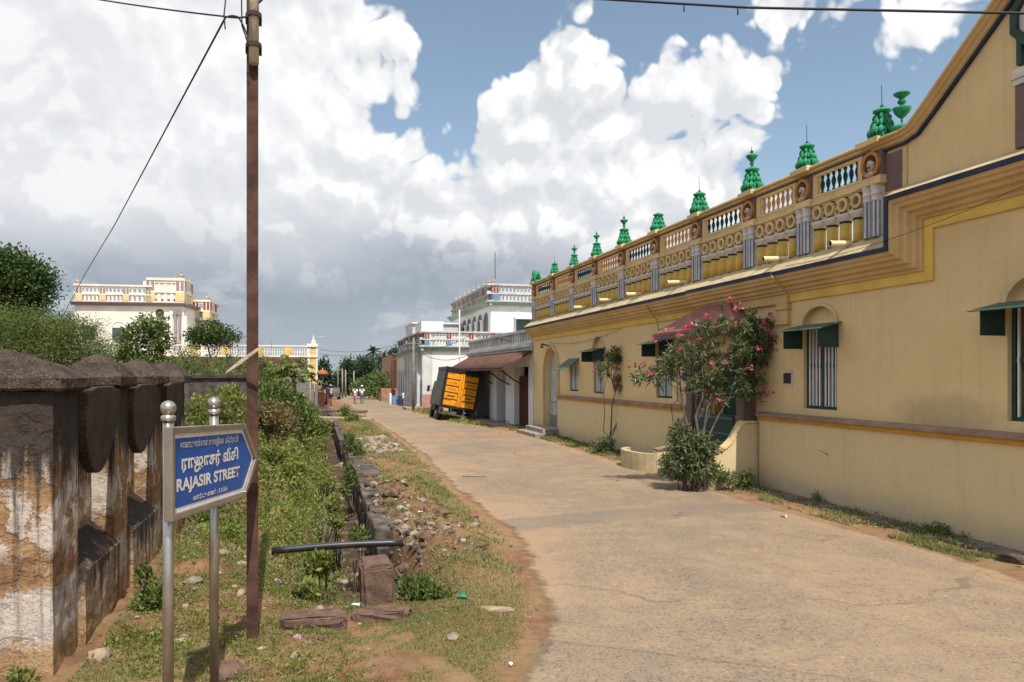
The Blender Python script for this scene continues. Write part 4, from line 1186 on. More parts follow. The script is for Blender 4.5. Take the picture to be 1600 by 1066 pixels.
def parapet(root, f, a0, a1, z0, h, posts, rail, post1, post2, fill, dark=True, th=.22, spindles=True):
    """two-tier classical parapet: lower balustrade, upper pierced panels, painted paired posts"""
    zm = z0+h*.46
    mb = MB(); mb.box(a0, a1, -th, .02, z0, z0+.08*h, fn=f); mb.box(a0, a1, -th-.02, .06, zm-.05*h, zm+.03*h, fn=f)
    mb.box(a0, a1, -th-.03, .10, z0+h*.9, z0+h, fn=f); mb.box(a0, a1, -th, .0, zm+.03*h, zm+.12*h, fn=f); mb.box(a0,a1,-th,.0,z0+h*.8,z0+h*.9,fn=f)
    mb.build('parapet_rail', rail, root)
    for p in posts:
        mb = MB()
        for d in (-1,1): mb.box(p+d*h*.085-h*.055, p+d*h*.085+h*.055, -.02, .075, zm+.03*h, z0+h*.9, fn=f)
        mb.box(p-h*.17, p+h*.17, -th, .03, zm+.03*h, z0+h*.9, mi=1, fn=f)
        mb.build('parapet_post', [post1, rail], root)
        mb = MB(); mb.box(p-h*.17, p+h*.17, -th, .05, z0+.08*h, zm-.05*h, fn=f); mb.build('pedestal', post2, root)
    ps = [a0]+list(posts)+[a1]
    mb = MB()
    for b0, b1 in zip(ps[:-1], ps[1:]):
        lo, hi = b0+h*.2, b1-h*.2
        if hi-lo < .3: continue
        n = max(2, int((hi-lo)/(h*.2)))
        for i in range(n):
            c = lo+(hi-lo)*(i+.5)/n; g_ = (hi-lo)/n
            mb.box(c-g_*.28, c+g_*.28, -th*.8, -.02, z0+.08*h, zm-.05*h, fn=f)
            mb.box(c-g_*.18, c+g_*.18, -th*.7, -.04, zm+.12*h, z0+h*.8, fn=f)
    mb.build('balustrade', fill, root)
def cornice(root, f, a0, a1, z, m, out=.35, m2=None):
    mb = MB(); mb.box(a0-out*.0, a1, -.05, out*.4, z-.35, z-.18, fn=f); mb.box(a0, a1, -.05, out*.75, z-.18, z-.07, fn=f); mb.box(a0, a1, -.05, out, z-.07, z, fn=f)
    return mb.build('cornice', m, root)
def turret(root, loc, s, m):
    mb = MB(); mb.box(-.35*s,.35*s,-.35*s,.35*s,0,.25*s); mb.lathe([(.36*s,.25*s),(.34*s,.4*s),(.2*s,.55*s),(.16*s,.75*s),(.22*s,.82*s),(.1*s,.9*s),(.12*s,1.0*s),(.03*s,1.2*s),(.02*s,1.5*s)], (0,0,0), 8)
    for q in range(4): mb.ell((.3*s*math.cos(q*1.57+.78), .3*s*math.sin(q*1.57+.78), .42*s), (.11*s,.11*s,.2*s), 6, 5)
    return mb.build('finial', m, root, loc)

# --- low white house next to the yellow one: tiled verandah roof over doors and a dark-backed opening
lw = empty('white_verandah_house', (9.516, 0, 0), HRZ, 'low white house with a brown tiled verandah roof behind the parked truck', 'house')
A0, A1 = 33.25, 47.0
fl = lambda a, o, z: (a, o, z)
mb = MB()
for a, b in ((33.25,33.95),(36.35,38.0),(39.9,41.5),(44.6,45.3),(46.4,47.0)): mb.box(a, b, -.5, .0, -.4, 3.6)
mb.box(A0, A1, -.5, .001, 2.75, 3.6); mb.box(A0, A1, -9, -2.2, -.4, 3.6); mb.box(A1-.3, A1, -2.2, -.5, -.4, 3.6)
mb.build('wall', M_WHT, lw)
mb = MB(); mb.box(A0,A1,-2.2,-.5,-.2,-.1); mb.box(A0,A1,-9,.0,3.6,3.66); mb.build('floor_slab', M_GRS, lw)
for a, b, m_, q in ((33.95,36.35,M_MAR,-.25),(38.0,39.9,M_HAIR,-.9),(41.5,44.6,M_HAIR,-1.4)):  # widest bay is an opening; its dark is painted on this sheet
    mb = MB(); mb.box(a, b, q-.08, q, -.1, 2.3 if m_ is M_MAR else 2.75); o = mb.build('door', m_, lw)
    mb = MB(); n = 5
    for i in range(1, n): mb.box(a+(b-a)*i/n-.02, a+(b-a)*i/n+.02, q, q+.025, -.05, 2.2)
    mb.build('plank_batten', M_MAR, o)
mb = MB(); n = 10; c_ = 38.95
for k in range(n):
    p = [(c_-r*math.cos(math.pi*q/n), 1.85+r*.9*math.sin(math.pi*q/n)) for r, q in ((.95,k),(.95,k+1),(1.12,k+1),(1.12,k))]
    mb.prism(p, lambda x, y, d: (x, d, y), -.45, -.2)
mb.build('arch', M_WHT, lw)
mb = MB(); mb.box(A0,A1,-.6,.18,3.6,3.72); mb.box(A0,A1,-.5,.08,3.42,3.6); mb.box(A0,A1,-.55,.12,3.72,3.78); mb.build('cornice', M_WHT2, lw)
mb = MB(); mb.box(A0,A1,-.25,.0,3.78,3.9); mb.box(A0,A1,-.3,.05,4.3,4.42); mb.box(A0,A1,-.2,-.12,3.9,4.3)
a = A0+.1
while a < A1: mb.box(a, a+.16, -.12, -.03, 3.9, 4.3); a += .42
mb.build('parapet', M_WHT2, lw)
# tile roof: rows of half round tiles
mb = MB(); a = A0+.02
while a < 46.2:
    pts0 = (a+.11, .02, 3.42); pts1 = (a+.11, 1.38, 2.66)
    mb.tube([pts0, pts1], .085, 6, caps=True); a += .2
mb.add([(A0,.0,3.40),(46.2,.0,3.40),(46.2,1.4,2.62),(A0,1.4,2.62),(A0,.0,3.36),(46.2,.0,3.36),(46.2,1.4,2.58),(A0,1.4,2.58)], [(0,1,2,3),(4,7,6,5),(3,2,6,7),(0,3,7,4),(1,5,6,2),(0,4,5,1)])
mb.build('tiled_roof', M_TILE, lw)
for a in (34.6, 37.2, 40.7, 44.0):
    mb = MB(); mb.tube([(a,.02,1.9),(a,.5,2.15),(a,1.2,2.66)], .035, 6); mb.build('roof_bracket', M_HAIR, lw)
mb = MB(); mb.box(A0, A1, .0, .9, -.4, -.0); mb.build('plinth_step', M_GRS, lw, bevel=.03)
mb = MB(); mb.tube([(37.0,.02,4.0),(37.1,.4,4.1),(37.2,.42,4.0)], .03, 6); mb.build('lamp_bracket', M_HAIR, lw)

# --- white front block with red and blue parapet posts, down the street on the right
c0 = GR(660, 640.5)
fb = empty('white_block_house', (c0.x, c0.y, base_z(c0.y)), HRZ, 'single storey white house with red and blue posts on its parapet beyond the truck', 'house')
near, side = faces(1)
W_, D_ = 14.0, 11.5
zt = EYE+(HOR-541)/F*c0.y-c0.z
ztop = EYE+(HOR-517)/F*c0.y-c0.z
mb = MB(); mb.box(0, D_, -W_, 0, -.6, zt-.02); mb.build('wall', M_WHT, fb)
mb = MB(); mb.box(-.02, .0, -W_, -.0, -.3, 1.15); mb.build('dado', M_PINK, fb)
mb = MB(); mb.box(-.012, 0.0, -.75, .0, -.3, zt-.3); mb.box(0,D_,0,.012,-.3,zt-.3); mb.build('corner_wall', M_WHT2, fb)
cornice(fb, near, -.3, W_, zt, M_GRNC, .38); cornice(fb, side, -.3, D_, zt, M_GRNC, .38)
parapet(fb, near, -.2, W_, zt, ztop-zt, [.35, 2.0, 3.7, 5.4, 7.4, 9.6], M_WHT2, M_REDP, M_BLUP, M_WHT2)
parapet(fb, side, 0, D_, zt, ztop-zt, [.6, 3.4, 6.2, 9.0], M_SOOT, M_REDP, M_BLUP, M_SOOT)
win(fb, near, 3.4, 1.75, .75, 1.1, False, M_WHT2, M_GLS, M_WHT)
for i, a in enumerate((1.0, 3.0, 5.0, 7.0, 9.0)):
    mb = MB(); mb.box(a-.14, a+.14, 0, .28, -.3, zt-.4); mb.box(a-.2, a+.2, 0, .34, zt-.65, zt-.5); mb.box(a-.2,a+.2,0,.34,-.3,.35); mb.build('pilaster', M_WHT2, fb)
    win(fb, side, a+1.0, .9, .7, 1.7, True, M_WHT2, M_GLS)
mb = MB(); mb.box(.1, .75, .012, .05, -.1, 2.2); mb.build('door', M_BLUD, fb)
mb = MB(); mb.box(1.0, 2.2, -4.2, -1.0, zt, zt+.9); mb.box(.95,2.25,-4.25,-.95,zt+.9,zt+.98); mb.build('roof_tank', M_WHT, fb)
mb = MB(); mb.box(2.0, 5.5, -1.9, -.2, zt, zt+2.0); mb.build('rooftop_room', M_WHT, fb)
# raised porch with white stair wall and blue steps at its street side
mb = MB(); mb.box(-1.2, 1.4, .05, 1.3, -.5, .22); mb.build('porch_plinth', M_TAN, fb, bevel=.03)

# --- tall two storey white mansion behind it
c1 = Vector((-1.75, 60.5, base_z(60.5)))
tm = empty('white_arcaded_mansion', c1, HRZ, 'tall two storey white mansion with an arcade and ornate parapet in the middle distance', 'house')
W_, D_ = 8.5, 18.0
zc = EYE+(HOR-471)/F*c1.y-c1.z; zp = EYE+(HOR-443)/F*c1.y-c1.z
mb = MB(); mb.box(0, D_, -W_, 0, -.6, zc-.02); mb.build('wall', M_WHT, tm)
cornice(tm, near, -.4, W_, zc, M_GRNC, .5); cornice(tm, side, -.4, D_, zc, M_GRNC, .5)
parapet(tm, near, -.3, W_, zc, zp-zc, [.45, 3.9, 7.4], M_WHT2, M_REDP, M_BLUP, M_WHT2)
parapet(tm, side, 0, D_, zc, zp-zc, [.8+2.15*i for i in range(8)], M_SOOT, M_PURL, M_SOOT, M_SOOT)
for i in range(8): turret(tm, (.8+2.15*i, -.1, zp), .5, M_SOOT)
for a in (.3, 3.9, 7.4): turret(tm, (.1, -a, zp), .55 if a < 1 else .4, M_SOOT)
mb = MB(); mb.tube([(0.1,-.4,zp+.3),(0.1,-.4,zp+2.6)], .03, 5); mb.build('rod', M_HAIR, tm)
win(tm, near, 3.1, zc-3.1, 1.9, 1.75, 'blind', M_WHT, M_GLS, M_WHT)
for i in range(6):
    a = 1.6+2.3*i
    win(tm, side, a, zc-3.2, 1.25, 1.7, True, M_PURL, M_GLS)
    mb = MB(); mb.lathe([(.2,0),(.2,.1),(.14,.15),(.13,1.6),(.2,1.75),(.22,1.85)], (a+1.15, .12, zc-3.2), 8); mb.build('column', M_WHT, tm)

# --- terracotta house further on
c2 = GR(632, 628)
th_ = empty('terracotta_house', (c2.x, c2.y, base_z(c2.y)), HRZ, 'reddish brown plastered house with steps at the far end of the right side', 'house')
zt = EYE+(HOR-551)/F*c2.y-c2.z
mb = MB(); mb.box(0, 27, -9, 0, -.8, zt); mb.build('wall', M_TERR, th_)
cornice(th_, near, -.2, 9, zt+.1, M_TERD, .3); cornice(th_, side, -.2, 12, zt+.1, M_TERD, .3)
for a in (1.2, 3.6, 6.0): win(th_, side, a, 1.2, .9, 2.0, False, M_TERD, M_HAIR)
mb = MB(); mb.box(8.5, 9.1, 0, .35, -.8, zt-.6); mb.box(10.5, 11.1, 0, .35, -.8, zt-.6); mb.build('pilaster', M_TERD, th_)
for a in (13, 17, 21): win(th_, side, a, 1.0, 1.0, 2.0, True, M_TERD, M_HAIR)
mb = MB(); mb.box(2.2,3.6,-3,-1.6,zt,zt+.7); mb.build('roof_block', M_TERD, th_)
mb = MB(); mb.prism([(9,-.6),(9,1.3),(9.8,1.35),(12.5,.5),(12.5,-.6)], lambda x, z, d: (x-6.5, d, z), .4, 2.2); mb.build('steps', M_TERD, th_)
mb = MB(); mb.prism([(9,1.5),(9,1.75),(14.5,.5),(14.5,.25)], lambda x, z, d: (x-8.0, d, z), 1.0, 1.15); mb.build('stair_rail', M_GRS, th_)

# --- gap house between: blue and white entrance stair, pale column front
c3 = Vector((WX(8.75,68.5), 68.5, base_z(68.5)))
gh = empty('pale_column_house', c3, HRZ, 'pale two storey house with columns between the white block and the terracotta house', 'house')
mb = MB(); mb.box(0, 9.3, -7, 0, -.6, 4.9); mb.box(1.5, 7.0, -5, -.6, 4.9, 7.6); mb.build('wall', M_WHT2, gh)
cornice(gh, near, -.2, 7, 4.95, M_GRNC, .35); cornice(gh, side, -.2, 9.3, 4.95, M_GRNC, .35)
parapet(gh, near, -.1, 7, 4.95, 1.3, [.3, 2.5, 4.8], M_SOOT, M_REDP, M_WHT2, M_SOOT)
parapet(gh, side, 0, 9.3, 4.95, 1.3, [.4, 2.6, 4.8, 7.0], M_SOOT, M_REDP, M_WHT2, M_SOOT)
for a in (1.2, 3.2, 5.2, 7.2): win(gh, side, a, .8, .9, 2.0, True, M_WHT2, M_BLUD)
win(gh, near, 1.8, 5.4, 1.0, 1.2, False, M_WHT2, M_HAIR)
mb = MB(); mb.box(1.3,7.2,-5.1,-.5,7.6,7.75); mb.build('roof_slab', M_WHT, gh)

for o0 in (.3, 1.5):
    mb = MB(); mb.prism([(.4,-.5),(.4,1.0),(.9,1.05),(3.2,.15),(3.2,-.5)], lambda x, z, d: (x, d, z), o0, o0+.18); mb.build('stair_wall', M_WHT, gh)
mb = MB()
for k in range(4): mb.box(.5+k*.6, 1.1+k*.6, .48, 1.5, -.5, .8-.25*k)
mb.build('steps', M_BLUP, gh)
mb = MB(); mb.box(-.5, .35, .2, 1.5, -.5, .55); mb.build('plinth', M_BLUP, gh)

# --- left side: long low yellow and white house, end pier with finial
c4 = GR(496, 632)
yl_ = empty('yellow_trimmed_house', (c4.x, c4.y, base_z(c4.y)), HRZ, 'long low house with a yellow and white parapet behind the bushes on the left', 'house')
nearL, sideL = faces(-1)
W_, D_ = 19.0, 16.0
zp0 = EYE+(HOR-556)/F*c4.y-c4.z; zp1 = EYE+(HOR-540)/F*c4.y-c4.z
mb = MB(); mb.box(.2, D_, .1, W_, -.6, zp0-.02); mb.build('wall', M_CRM, yl_)
mb = MB(); mb.box(.0, .22, .18, .62, -.6, zp1+.1); mb.box(-.02,.9,-.02,.16,-.6,zp1+.15,mi=1); mb.box(-.02,.24,.66,.9,-.6,zp1+.15,mi=1); mb.box(-.06,.9,-.06,.95,zp1-.1,zp1+.16,mi=1); mb.build('end_pier', [M_YPL, M_CRM], yl_)
mb = MB(); mb.box(-.1, .1, 0, W_, zp0-.15, zp0); mb.box(-.12,.12,0,W_,zp1-.14,zp1); mb.box(-.02,.06,0,W_,zp0+.3,zp0+.36); mb.build('parapet_rail', M_CRM, yl_)
mb = MB(); a = .9
while a < W_:
    mb.box(-.04,.06,a,a+.07,zp0,zp1-.14); a += .22
mb.build('balustrade', M_CRM, yl_)
for a in (2.6, 5.2, 8.0, 10.8, 13.6, 16.4):
    mb = MB(); mb.box(-.09,.08,a-.35,a+.35,zp0,zp1-.14); mb.build('parapet_panel', M_YPL, yl_)
mb = MB()
for sgn in range(9):
    mb.tube([(-.1,1.2+2*sgn,zp0-.2),(-1.0,1.2+2*sgn,zp0-.75)], .06, 5)
mb.add([(-.05,.9,zp0-.15),(-.05,W_,zp0-.15),(-1.3,W_,zp0-.95),(-1.3,.9,zp0-.95),(-.05,.9,zp0-.22),(-.05,W_,zp0-.22),(-1.3,W_,zp0-1.02),(-1.3,.9,zp0-1.02)], [(0,1,2,3),(4,7,6,5),(3,2,6,7),(0,3,7,4),(1,5,6,2)])
mb.build('tiled_awning', M('dark old tile', (.062,.030,.022), var=.4, scale=3, bumps=.5), yl_)
turret(yl_, (.35, .35, zp1+.15), .62, M_CRM)
mb = MB(); mb.tube([(.3,.2,zp1+.7),(.3,-.2,zp1+.85),(.3,-.5,zp1+.82)], .025, 5); mb.ell((.3,-.55,zp1+.80),(.08,.14,.05)); mb.build('lamp_arm', M_STEEL, yl_)
for a in (3, 6, 9.5, 13): win(yl_, nearL, a, 1.2, .9, 1.5, False, M_YPL, M_GLS)

# --- left: white mansion with stepped classical parapet
c5 = PT(287, 590, 76.0)
lm = empty('classical_mansion', (c5.x, c5.y, base_z(76)), R(100), 'big cream white mansion with mauve posts and finials on the left skyline', 'house')
zz = lambda py: EYE+(HOR-py)/F*76.0-base_z(76)
W_, D_ = 10.3, 12.0
mb = MB(); mb.box(0, D_, 0, W_, -.6, zz(478)); mb.build('wall', M_CRM, lm)
cornice(lm, nearL, -.3, W_+.3, zz(474), M_PURL, .55); cornice(lm, sideL, -.3, D_, zz(474), M_PURL, .55)
zb, zm_, zt_ = zz(474), zz(447), zz(435)
parapet(lm, nearL, 3.0, W_+.1, zb, zm_-zb, [3.4, 5.5, 7.7, 9.9], M_CRM, M_PURL, M_YPALE, M_CRM)
parapet(lm, nearL, -.05, 3.6, zb, zt_-zb, [.35, 3.2], M_CRM, M_PURL, M_YPALE, M_CRM)
parapet(lm, sideL, 0, 3.6, zb, zt_-zb, [.4, 3.2], M_CRM, M_PURL, M_YPALE, M_CRM)
mb = MB(); mb.box(.1, 3.5, .1, 3.5, zb+.4, zt_-.2); mb.build('parapet_core', M_CRM, lm)
turret(lm, (.3,.3,zt_), .75, M_SOOT); turret(lm, (3.2,.2,zt_-.1), .5, M_SOOT); turret(lm, (.3,W_-.2,zm_), .7, M_SOOT); turret(lm, (.3,.9,zt_-.1), .5, M_SOOT)
mb = MB(); mb.box(.02, 3.0, 3.5, 3.9, zm_, zm_+.45); mb.build('parapet_shoulder', M_WHT, lm)
for a in (.35, .75, 1.15): 
    mb = MB(); mb.box(a-.13, a+.13, -.02, .22, -.3, zb-.9, fn=nearL); mb.box(a-.18,a+.18,-.02,.27,zb-1.2,zb-.85,fn=nearL); mb.build('column', M_PURL if a < 1 else M_WHT, lm)
for a in (.35, .8):
    mb = MB(); mb.box(a-.13, a+.13, -.02, .22, -.3, zb-.9, fn=sideL); mb.build('column', M_WHT, lm)
win(lm, nearL, 9.0, zz(533), 1.2, 1.5, 'blind', M_WHT, M_GLS, M_STEEL)
win(lm, nearL, 6.2, zz(533), 1.2, 1.3, 'blind', M_WHT, M_GLS)
mb = MB(); mb.lathe([(.42,0),(.42,.05)], (0,0,0), 16); mb.build('round_vent', M_HAIR, lm, (-.03, 2.3, zz(490)), (0, R(90), 0))
# set back wing to its right
mb = MB(); mb.box(5.0, 12, -1.4, 1.5, -.6, zz(497)); mb.build('wing', M_CRM, lm)
fw = lambda a, o, z: (5.0-o, 1.5-a, z)
cornice(lm, fw, .0, 3.1, zz(494), M_PURL, .4)
parapet(lm, fw, .3, 2.95, zz(494), zz(461)-zz(494), [1.5, 2.6], M_CRM, M_REDP, M_YPALE, M_CRM)
fw2 = lambda a, o, z: (5.0+a, -1.4-o, z)
parapet(lm, fw2, 0, 5, zz(494), zz(461)-zz(494), [.5, 3.0], M_CRM, M_REDP, M_YPALE, M_CRM); cornice(lm, fw2, 0, 6, zz(494), M_PURL, .4)
turret(lm, (5.3,-1.1,zz(461)), .7, M_SOOT); turret(lm, (5.2,-.2,zz(461)), .45, M_SOOT); turret(lm, (6.4,-1.2,zz(461)), .5, M_SOOT)
mb = MB(); mb.prism([(W_,zz(500)),(W_+6,zz(500)-.3),(W_+6,2),(W_,2)], lambda y, z, d: (1+d, y, z), 0, 5); mb.build('rear_roof', M_TILE, lm)
# pale sheds seen through the scrub below the mansion
for (px, py, Y, w_, h_, lab, m_) in ((45, 572, 50, 5.5, 1.9, 'low whitewashed shed at far left behind the thorn trees', M_WHT2), (165, 585, 47, 5.0, 2.1, 'low pale shed with green tarpaulin roof behind the scrub', M_WHT2), (130, 596, 36, 2.0, 1.0, 'small blue grey shed right behind the compound wall', M_STEEL)):
    p = PT(px, py, Y); gz = ZG(p.x, Y)
    r_ = empty('shed', (p.x, Y, gz), R(5), lab, 'shed')
    H_ = p.z-gz+.35
    mb = MB(); mb.box(-w_/2, w_/2, 0, 3, -.3, H_); mb.build('wall', m_, r_)
    mb = MB(); mb.add([(-w_/2-.2,-.3,H_-.1),(w_/2+.2,-.3,H_-.1),(w_/2+.2,3.2,H_+.5),(-w_/2-.2,3.2,H_+.5),(-w_/2-.2,-.3,H_),(w_/2+.2,-.3,H_),(w_/2+.2,3.2,H_+.6),(-w_/2-.2,3.2,H_+.6)], [(0,3,2,1),(4,5,6,7),(0,1,5,4),(1,2,6,5),(2,3,7,6),(3,0,4,7)])
    mb.build('roof', M_GRNC if 'green' in lab else M_SOOT, r_)
    mb = MB(); mb.box(-.4,.4,-.03,.0,0,1.6); mb.build('door', M_HAIR, r_)
# ------------------------------------------------------------------ vegetation
L_OLE = leaf_mat('oleander leaf', (.045,.068,.024), (.12,.15,.06), (.29,.30,.17), .3, .5)
L_DRK = leaf_mat('dark foliage', (.018,.04,.011), (.045,.085,.018), (.095,.14,.03), .25)
L_MID = leaf_mat('mid green foliage', (.042,.07,.017), (.105,.15,.036), (.22,.255,.075), .3)
L_WEED = leaf_mat('weed leaf', (.065,.095,.022), (.185,.22,.05), (.36,.36,.10), .4)
L_BRN = leaf_mat('dry brown foliage', (.09,.065,.032), (.20,.15,.07), (.30,.25,.11), .25)
L_ACA = leaf_mat('feathery acacia leaf', (.05,.085,.02), (.115,.16,.04), (.22,.25,.075), .35)
L_FAR = leaf_mat('distant foliage', (.022,.042,.022), (.042,.068,.032), (.075,.105,.05), .2)
L_HEDGE = leaf_mat('far hedge leaf', (.06,.10,.03), (.12,.18,.05), (.2,.25,.08), .3)
L_RED = leaf_mat('reddish young leaf', (.06,.07,.02), (.13,.09,.03), (.20,.12,.05), .3)
L_PINK = leaf_mat('pink oleander petal', (.36,.045,.095), (.50,.09,.15), (.58,.22,.25), .3)
L_GRS = leaf_mat('short grass', (.125,.165,.042), (.23,.22,.08), (.37,.29,.145), .3, .7)
BARK = M('bark', (.14,.115,.09), var=.3, scale=8, bumps=.6)
BARKD = M('dark bark', (.07,.055,.045), var=.3, scale=8, bumps=.5)

def P_(px, py, Y): return PT(px, py, Y)
def blob_px(px, py, Y, rx, ry=None, rz=None, dy=0):
    """ellipsoid at the place seen at a pixel, at distance Y"""
    p = PT(px, py, Y); s = Y/F
    return (p.x, p.y+dy, p.z, rx*s, (ry if ry else rx)*s, (rz if rz else rx)*s)
def tree(name, label, cat, foot, blobs, n, L, W, mat, r0=.12, bark=BARK, clump=.4, per=16, nb=6, shell=.55, group=None, up=.3, extra=None):
    gz = ZG(foot[0], foot[1])
    root = empty(name, (foot[0], foot[1], gz), 0, label, cat, group)
    b2 = [(b[0]-foot[0], b[1]-foot[1], b[2]-gz, b[3], b[4], b[5]) for b in blobs]
    top = max(b2, key=lambda b: b[2]+b[5])
    mb = MB(); ends = []
    for b in b2: ends.append((b[0]+random.uniform(-.4,.4)*b[3], b[1]+random.uniform(-.4,.4)*b[4], b[2]+random.uniform(-.1,.5)*b[5]))
    while len(ends) < nb:
        b = random.choice(b2); ends.append((b[0]+random.uniform(-.8,.8)*b[3], b[1]+random.uniform(-.8,.8)*b[4], b[2]+random.uniform(-.3,.8)*b[5]))
    trunk_mesh(mb, (0,0,-.15), (top[0], top[1], top[2]+.4*top[5]), r0, r0*.25, ends)
    mb.build('trunk', bark, root)
    foliage('crown', b2, n, L, W, mat, root, clump, per, up, shell)
    if extra:
        m2, n2, l2, w2 = extra; foliage('new_growth', [(b[0],b[1],b[2]+.25*b[5],b[3],b[4],b[5]*.8) for b in b2], n2, l2, w2, m2, root, clump*.6, per, up, .95)
    return root
# far left tall tree
p = GR(30, 618)
tree('broad_tree', 'tall dark green tree at the far left above the thorn scrub', 'tree', (PT(25,600,38).x, 38), [blob_px(22,430,38,48,40,34), blob_px(-25,440,38,50,40,40), blob_px(48,455,38,34,30,30), blob_px(15,482,38,50,40,26), blob_px(-40,480,38,50,40,40), blob_px(5,415,38,36,36,22), blob_px(58,430,38,22,26,18)], 21000, .20, .10, L_DRK, .28, clump=.55, extra=(L_RED, 900, .18, .09))
# feathery thorn trees at left
tree('thorn_tree', 'feathery grey green thorn tree in front of the tall tree at far left', 'tree', (PT(35,610,22).x, 22), [blob_px(20,505,22,60,60,22), blob_px(75,512,22,45,50,20), blob_px(-40,500,22,50,60,28), blob_px(50,545,22,70,60,24), blob_px(-10,540,22,60,60,24)], 26000, .085, .024, L_ACA, .08, clump=.32, per=22, nb=14, up=.1)
tree('thorn_tree', 'feathery thorn tree spreading below the white mansion', 'tree', (PT(120,612,23).x, 23), [blob_px(118,510,23,38,45,14), blob_px(130,540,23,45,45,20), blob_px(150,562,23,40,45,20), blob_px(95,560,23,40,40,20)], 13000, .085, .024, L_ACA, .06, clump=.3, per=22, nb=12, up=.1)
tree('leafy_tree', 'leafy green young tree in front of the right half of the white mansion', 'tree', (PT(232,610,20).x, 20), [blob_px(205,545,20,22,25,35), blob_px(232,510,20,22,25,18), blob_px(250,525,20,16,20,28), blob_px(215,575,20,26,28,26), blob_px(253,575,20,16,20,26)], 5200, .12, .05, L_MID, .05, clump=.18, per=9, nb=12, shell=.7)
tree('leafy_tree', 'small dark bushy tree at the right end of the white mansion', 'tree', (PT(335,600,50).x, 50), [blob_px(325,520,50,26,30,15), blob_px(345,527,50,28,30,16), blob_px(310,530,50,18,20,14)], 4200, .2, .09, L_DRK, .1, clump=.4)
# bare thin shrubs
def twig_bush(px, py0, py1, Y, wpx, n, label, mat=L_BRN, nl=260, leaf=.07):
    x0 = PT(px, 0, Y).x; gz = ZG(x0, Y); root = empty('twiggy_shrub', (x0, Y, gz), 0, label, 'shrub')
    h1 = EYE+(HOR-py0)/F*Y-gz; wd = wpx*Y/F
    mb = MB(); tips = []
    for i in range(n):
        a = random.uniform(-1,1); t = (a*wd*.5, random.uniform(-.3,.3)*wd, h1*random.uniform(.6,1.0))
        q = limb_path((a*wd*.12,0,-.05), t, 5, .12); mb.tube(q, [.022,.018,.014,.011,.008,.004], 4)
        for j in range(4):
            k = random.randint(2,5); e = q[k]+Vector((random.uniform(-1,1)*wd*.22, random.uniform(-1,1)*wd*.2, random.uniform(.1,.35)*h1*.6)); mb.tube([q[k], q[k].lerp(e,.5)+Vector((0,0,.03)), e], [.008,.006,.003], 4); tips.append(e)
        tips.append(q[-1])
    mb.build('stem', BARKD, root)
    foliage('leaves', [(t[0],t[1],t[2],.16,.16,.16) for t in tips], nl, leaf, leaf*.45, mat, root, .1, 5)
twig_bush(183, 548, 610, 21, 42, 9, 'leafless twiggy shrub between the white mansion window and the leafy tree')
twig_bush(283, 540, 610, 19, 36, 8, 'thin twiggy shrub in front of the mansion right corner', L_MID, 350)
twig_bush(305, 555, 610, 18, 40, 9, 'slender leafy shrub in front of the yellow parapet left end', L_MID, 700)
twig_bush(350, 560, 608, 20, 60, 10, 'wide sparse shrub left of the rusty pole', L_MID, 1100)
twig_bush(365, 515, 600, 34, 30, 7, 'dry bare shrub rising above the yellow parapet left of the pole', L_BRN, 60)
twig_bush(413, 525, 600, 34, 26, 7, 'dry bare shrub rising above the yellow parapet right of the pole', L_BRN, 60)
# papaya tree beside the grey fence
p = PT(460, 600, 36); gz = ZG(p.x, 36)
pr = empty('papaya_tree', (p.x, 36, gz), 0, 'papaya tree with drooping lobed leaves right of the rusty pole', 'tree')
mb = MB(); mb.tube(limb_path((0,0,-.1),(0,0,2.6),5,.05), [.10,.095,.09,.085,.08,.07], 8); mb.tube(limb_path((0,0,1.0),(-.5,.1,2.2),4,.1),[.06,.055,.05,.05,.04],6); mb.build('trunk', BARK, pr)
V = []; Fq = []; T = []
mbp = MB()
for (cx, cz, n) in ((0,2.7,22),(-.5,2.25,14),(.45,2.0,10)):
    for i in range(n):
        q = random.uniform(0, 6.28); el = random.uniform(-.2,.9); L = random.uniform(.45,.85)
        d = Vector((math.cos(q)*math.cos(el), math.sin(q)*math.cos(el), math.sin(el)))
        a = Vector((cx,0,cz)); b = a+d*L+Vector((0,0,.05)); e = b+Vector((d.x*.1,d.y*.1,-.12))
        mbp.tube([a,b], [.014,.008], 4)
        hd = Vector((d.x,d.y,-.35)).normalized(); sd = hd.cross(Vector((0,0,1))).normalized()
        for k in range(7):
            an = (k-3)*.62; dr = hd*math.cos(an)+sd*math.sin(an); ll = random.uniform(.24,.36)*(1-.06*abs(k-3)); pw = dr.cross(Vector((0,0,1))).normalized()*ll*.24
            b0 = len(V); tip = b+dr*ll+Vector((0,0,-.10-ll*.25*random.random()))
            V += [b, b+dr*ll*.55+pw+Vector((0,0,-.02)), tip, b+dr*ll*.55-pw+Vector((0,0,-.02))]; Fq.append((b0,b0+1,b0+2,b0+3)); T += [random.uniform(.3,1)]*4
mbp.build('leaf_stalk', L_MID, pr)
link('crown', arr_mesh('crown', np.array([tuple(v) for v in V]), np.array(Fq), L_MID, np.array(T)), pr)
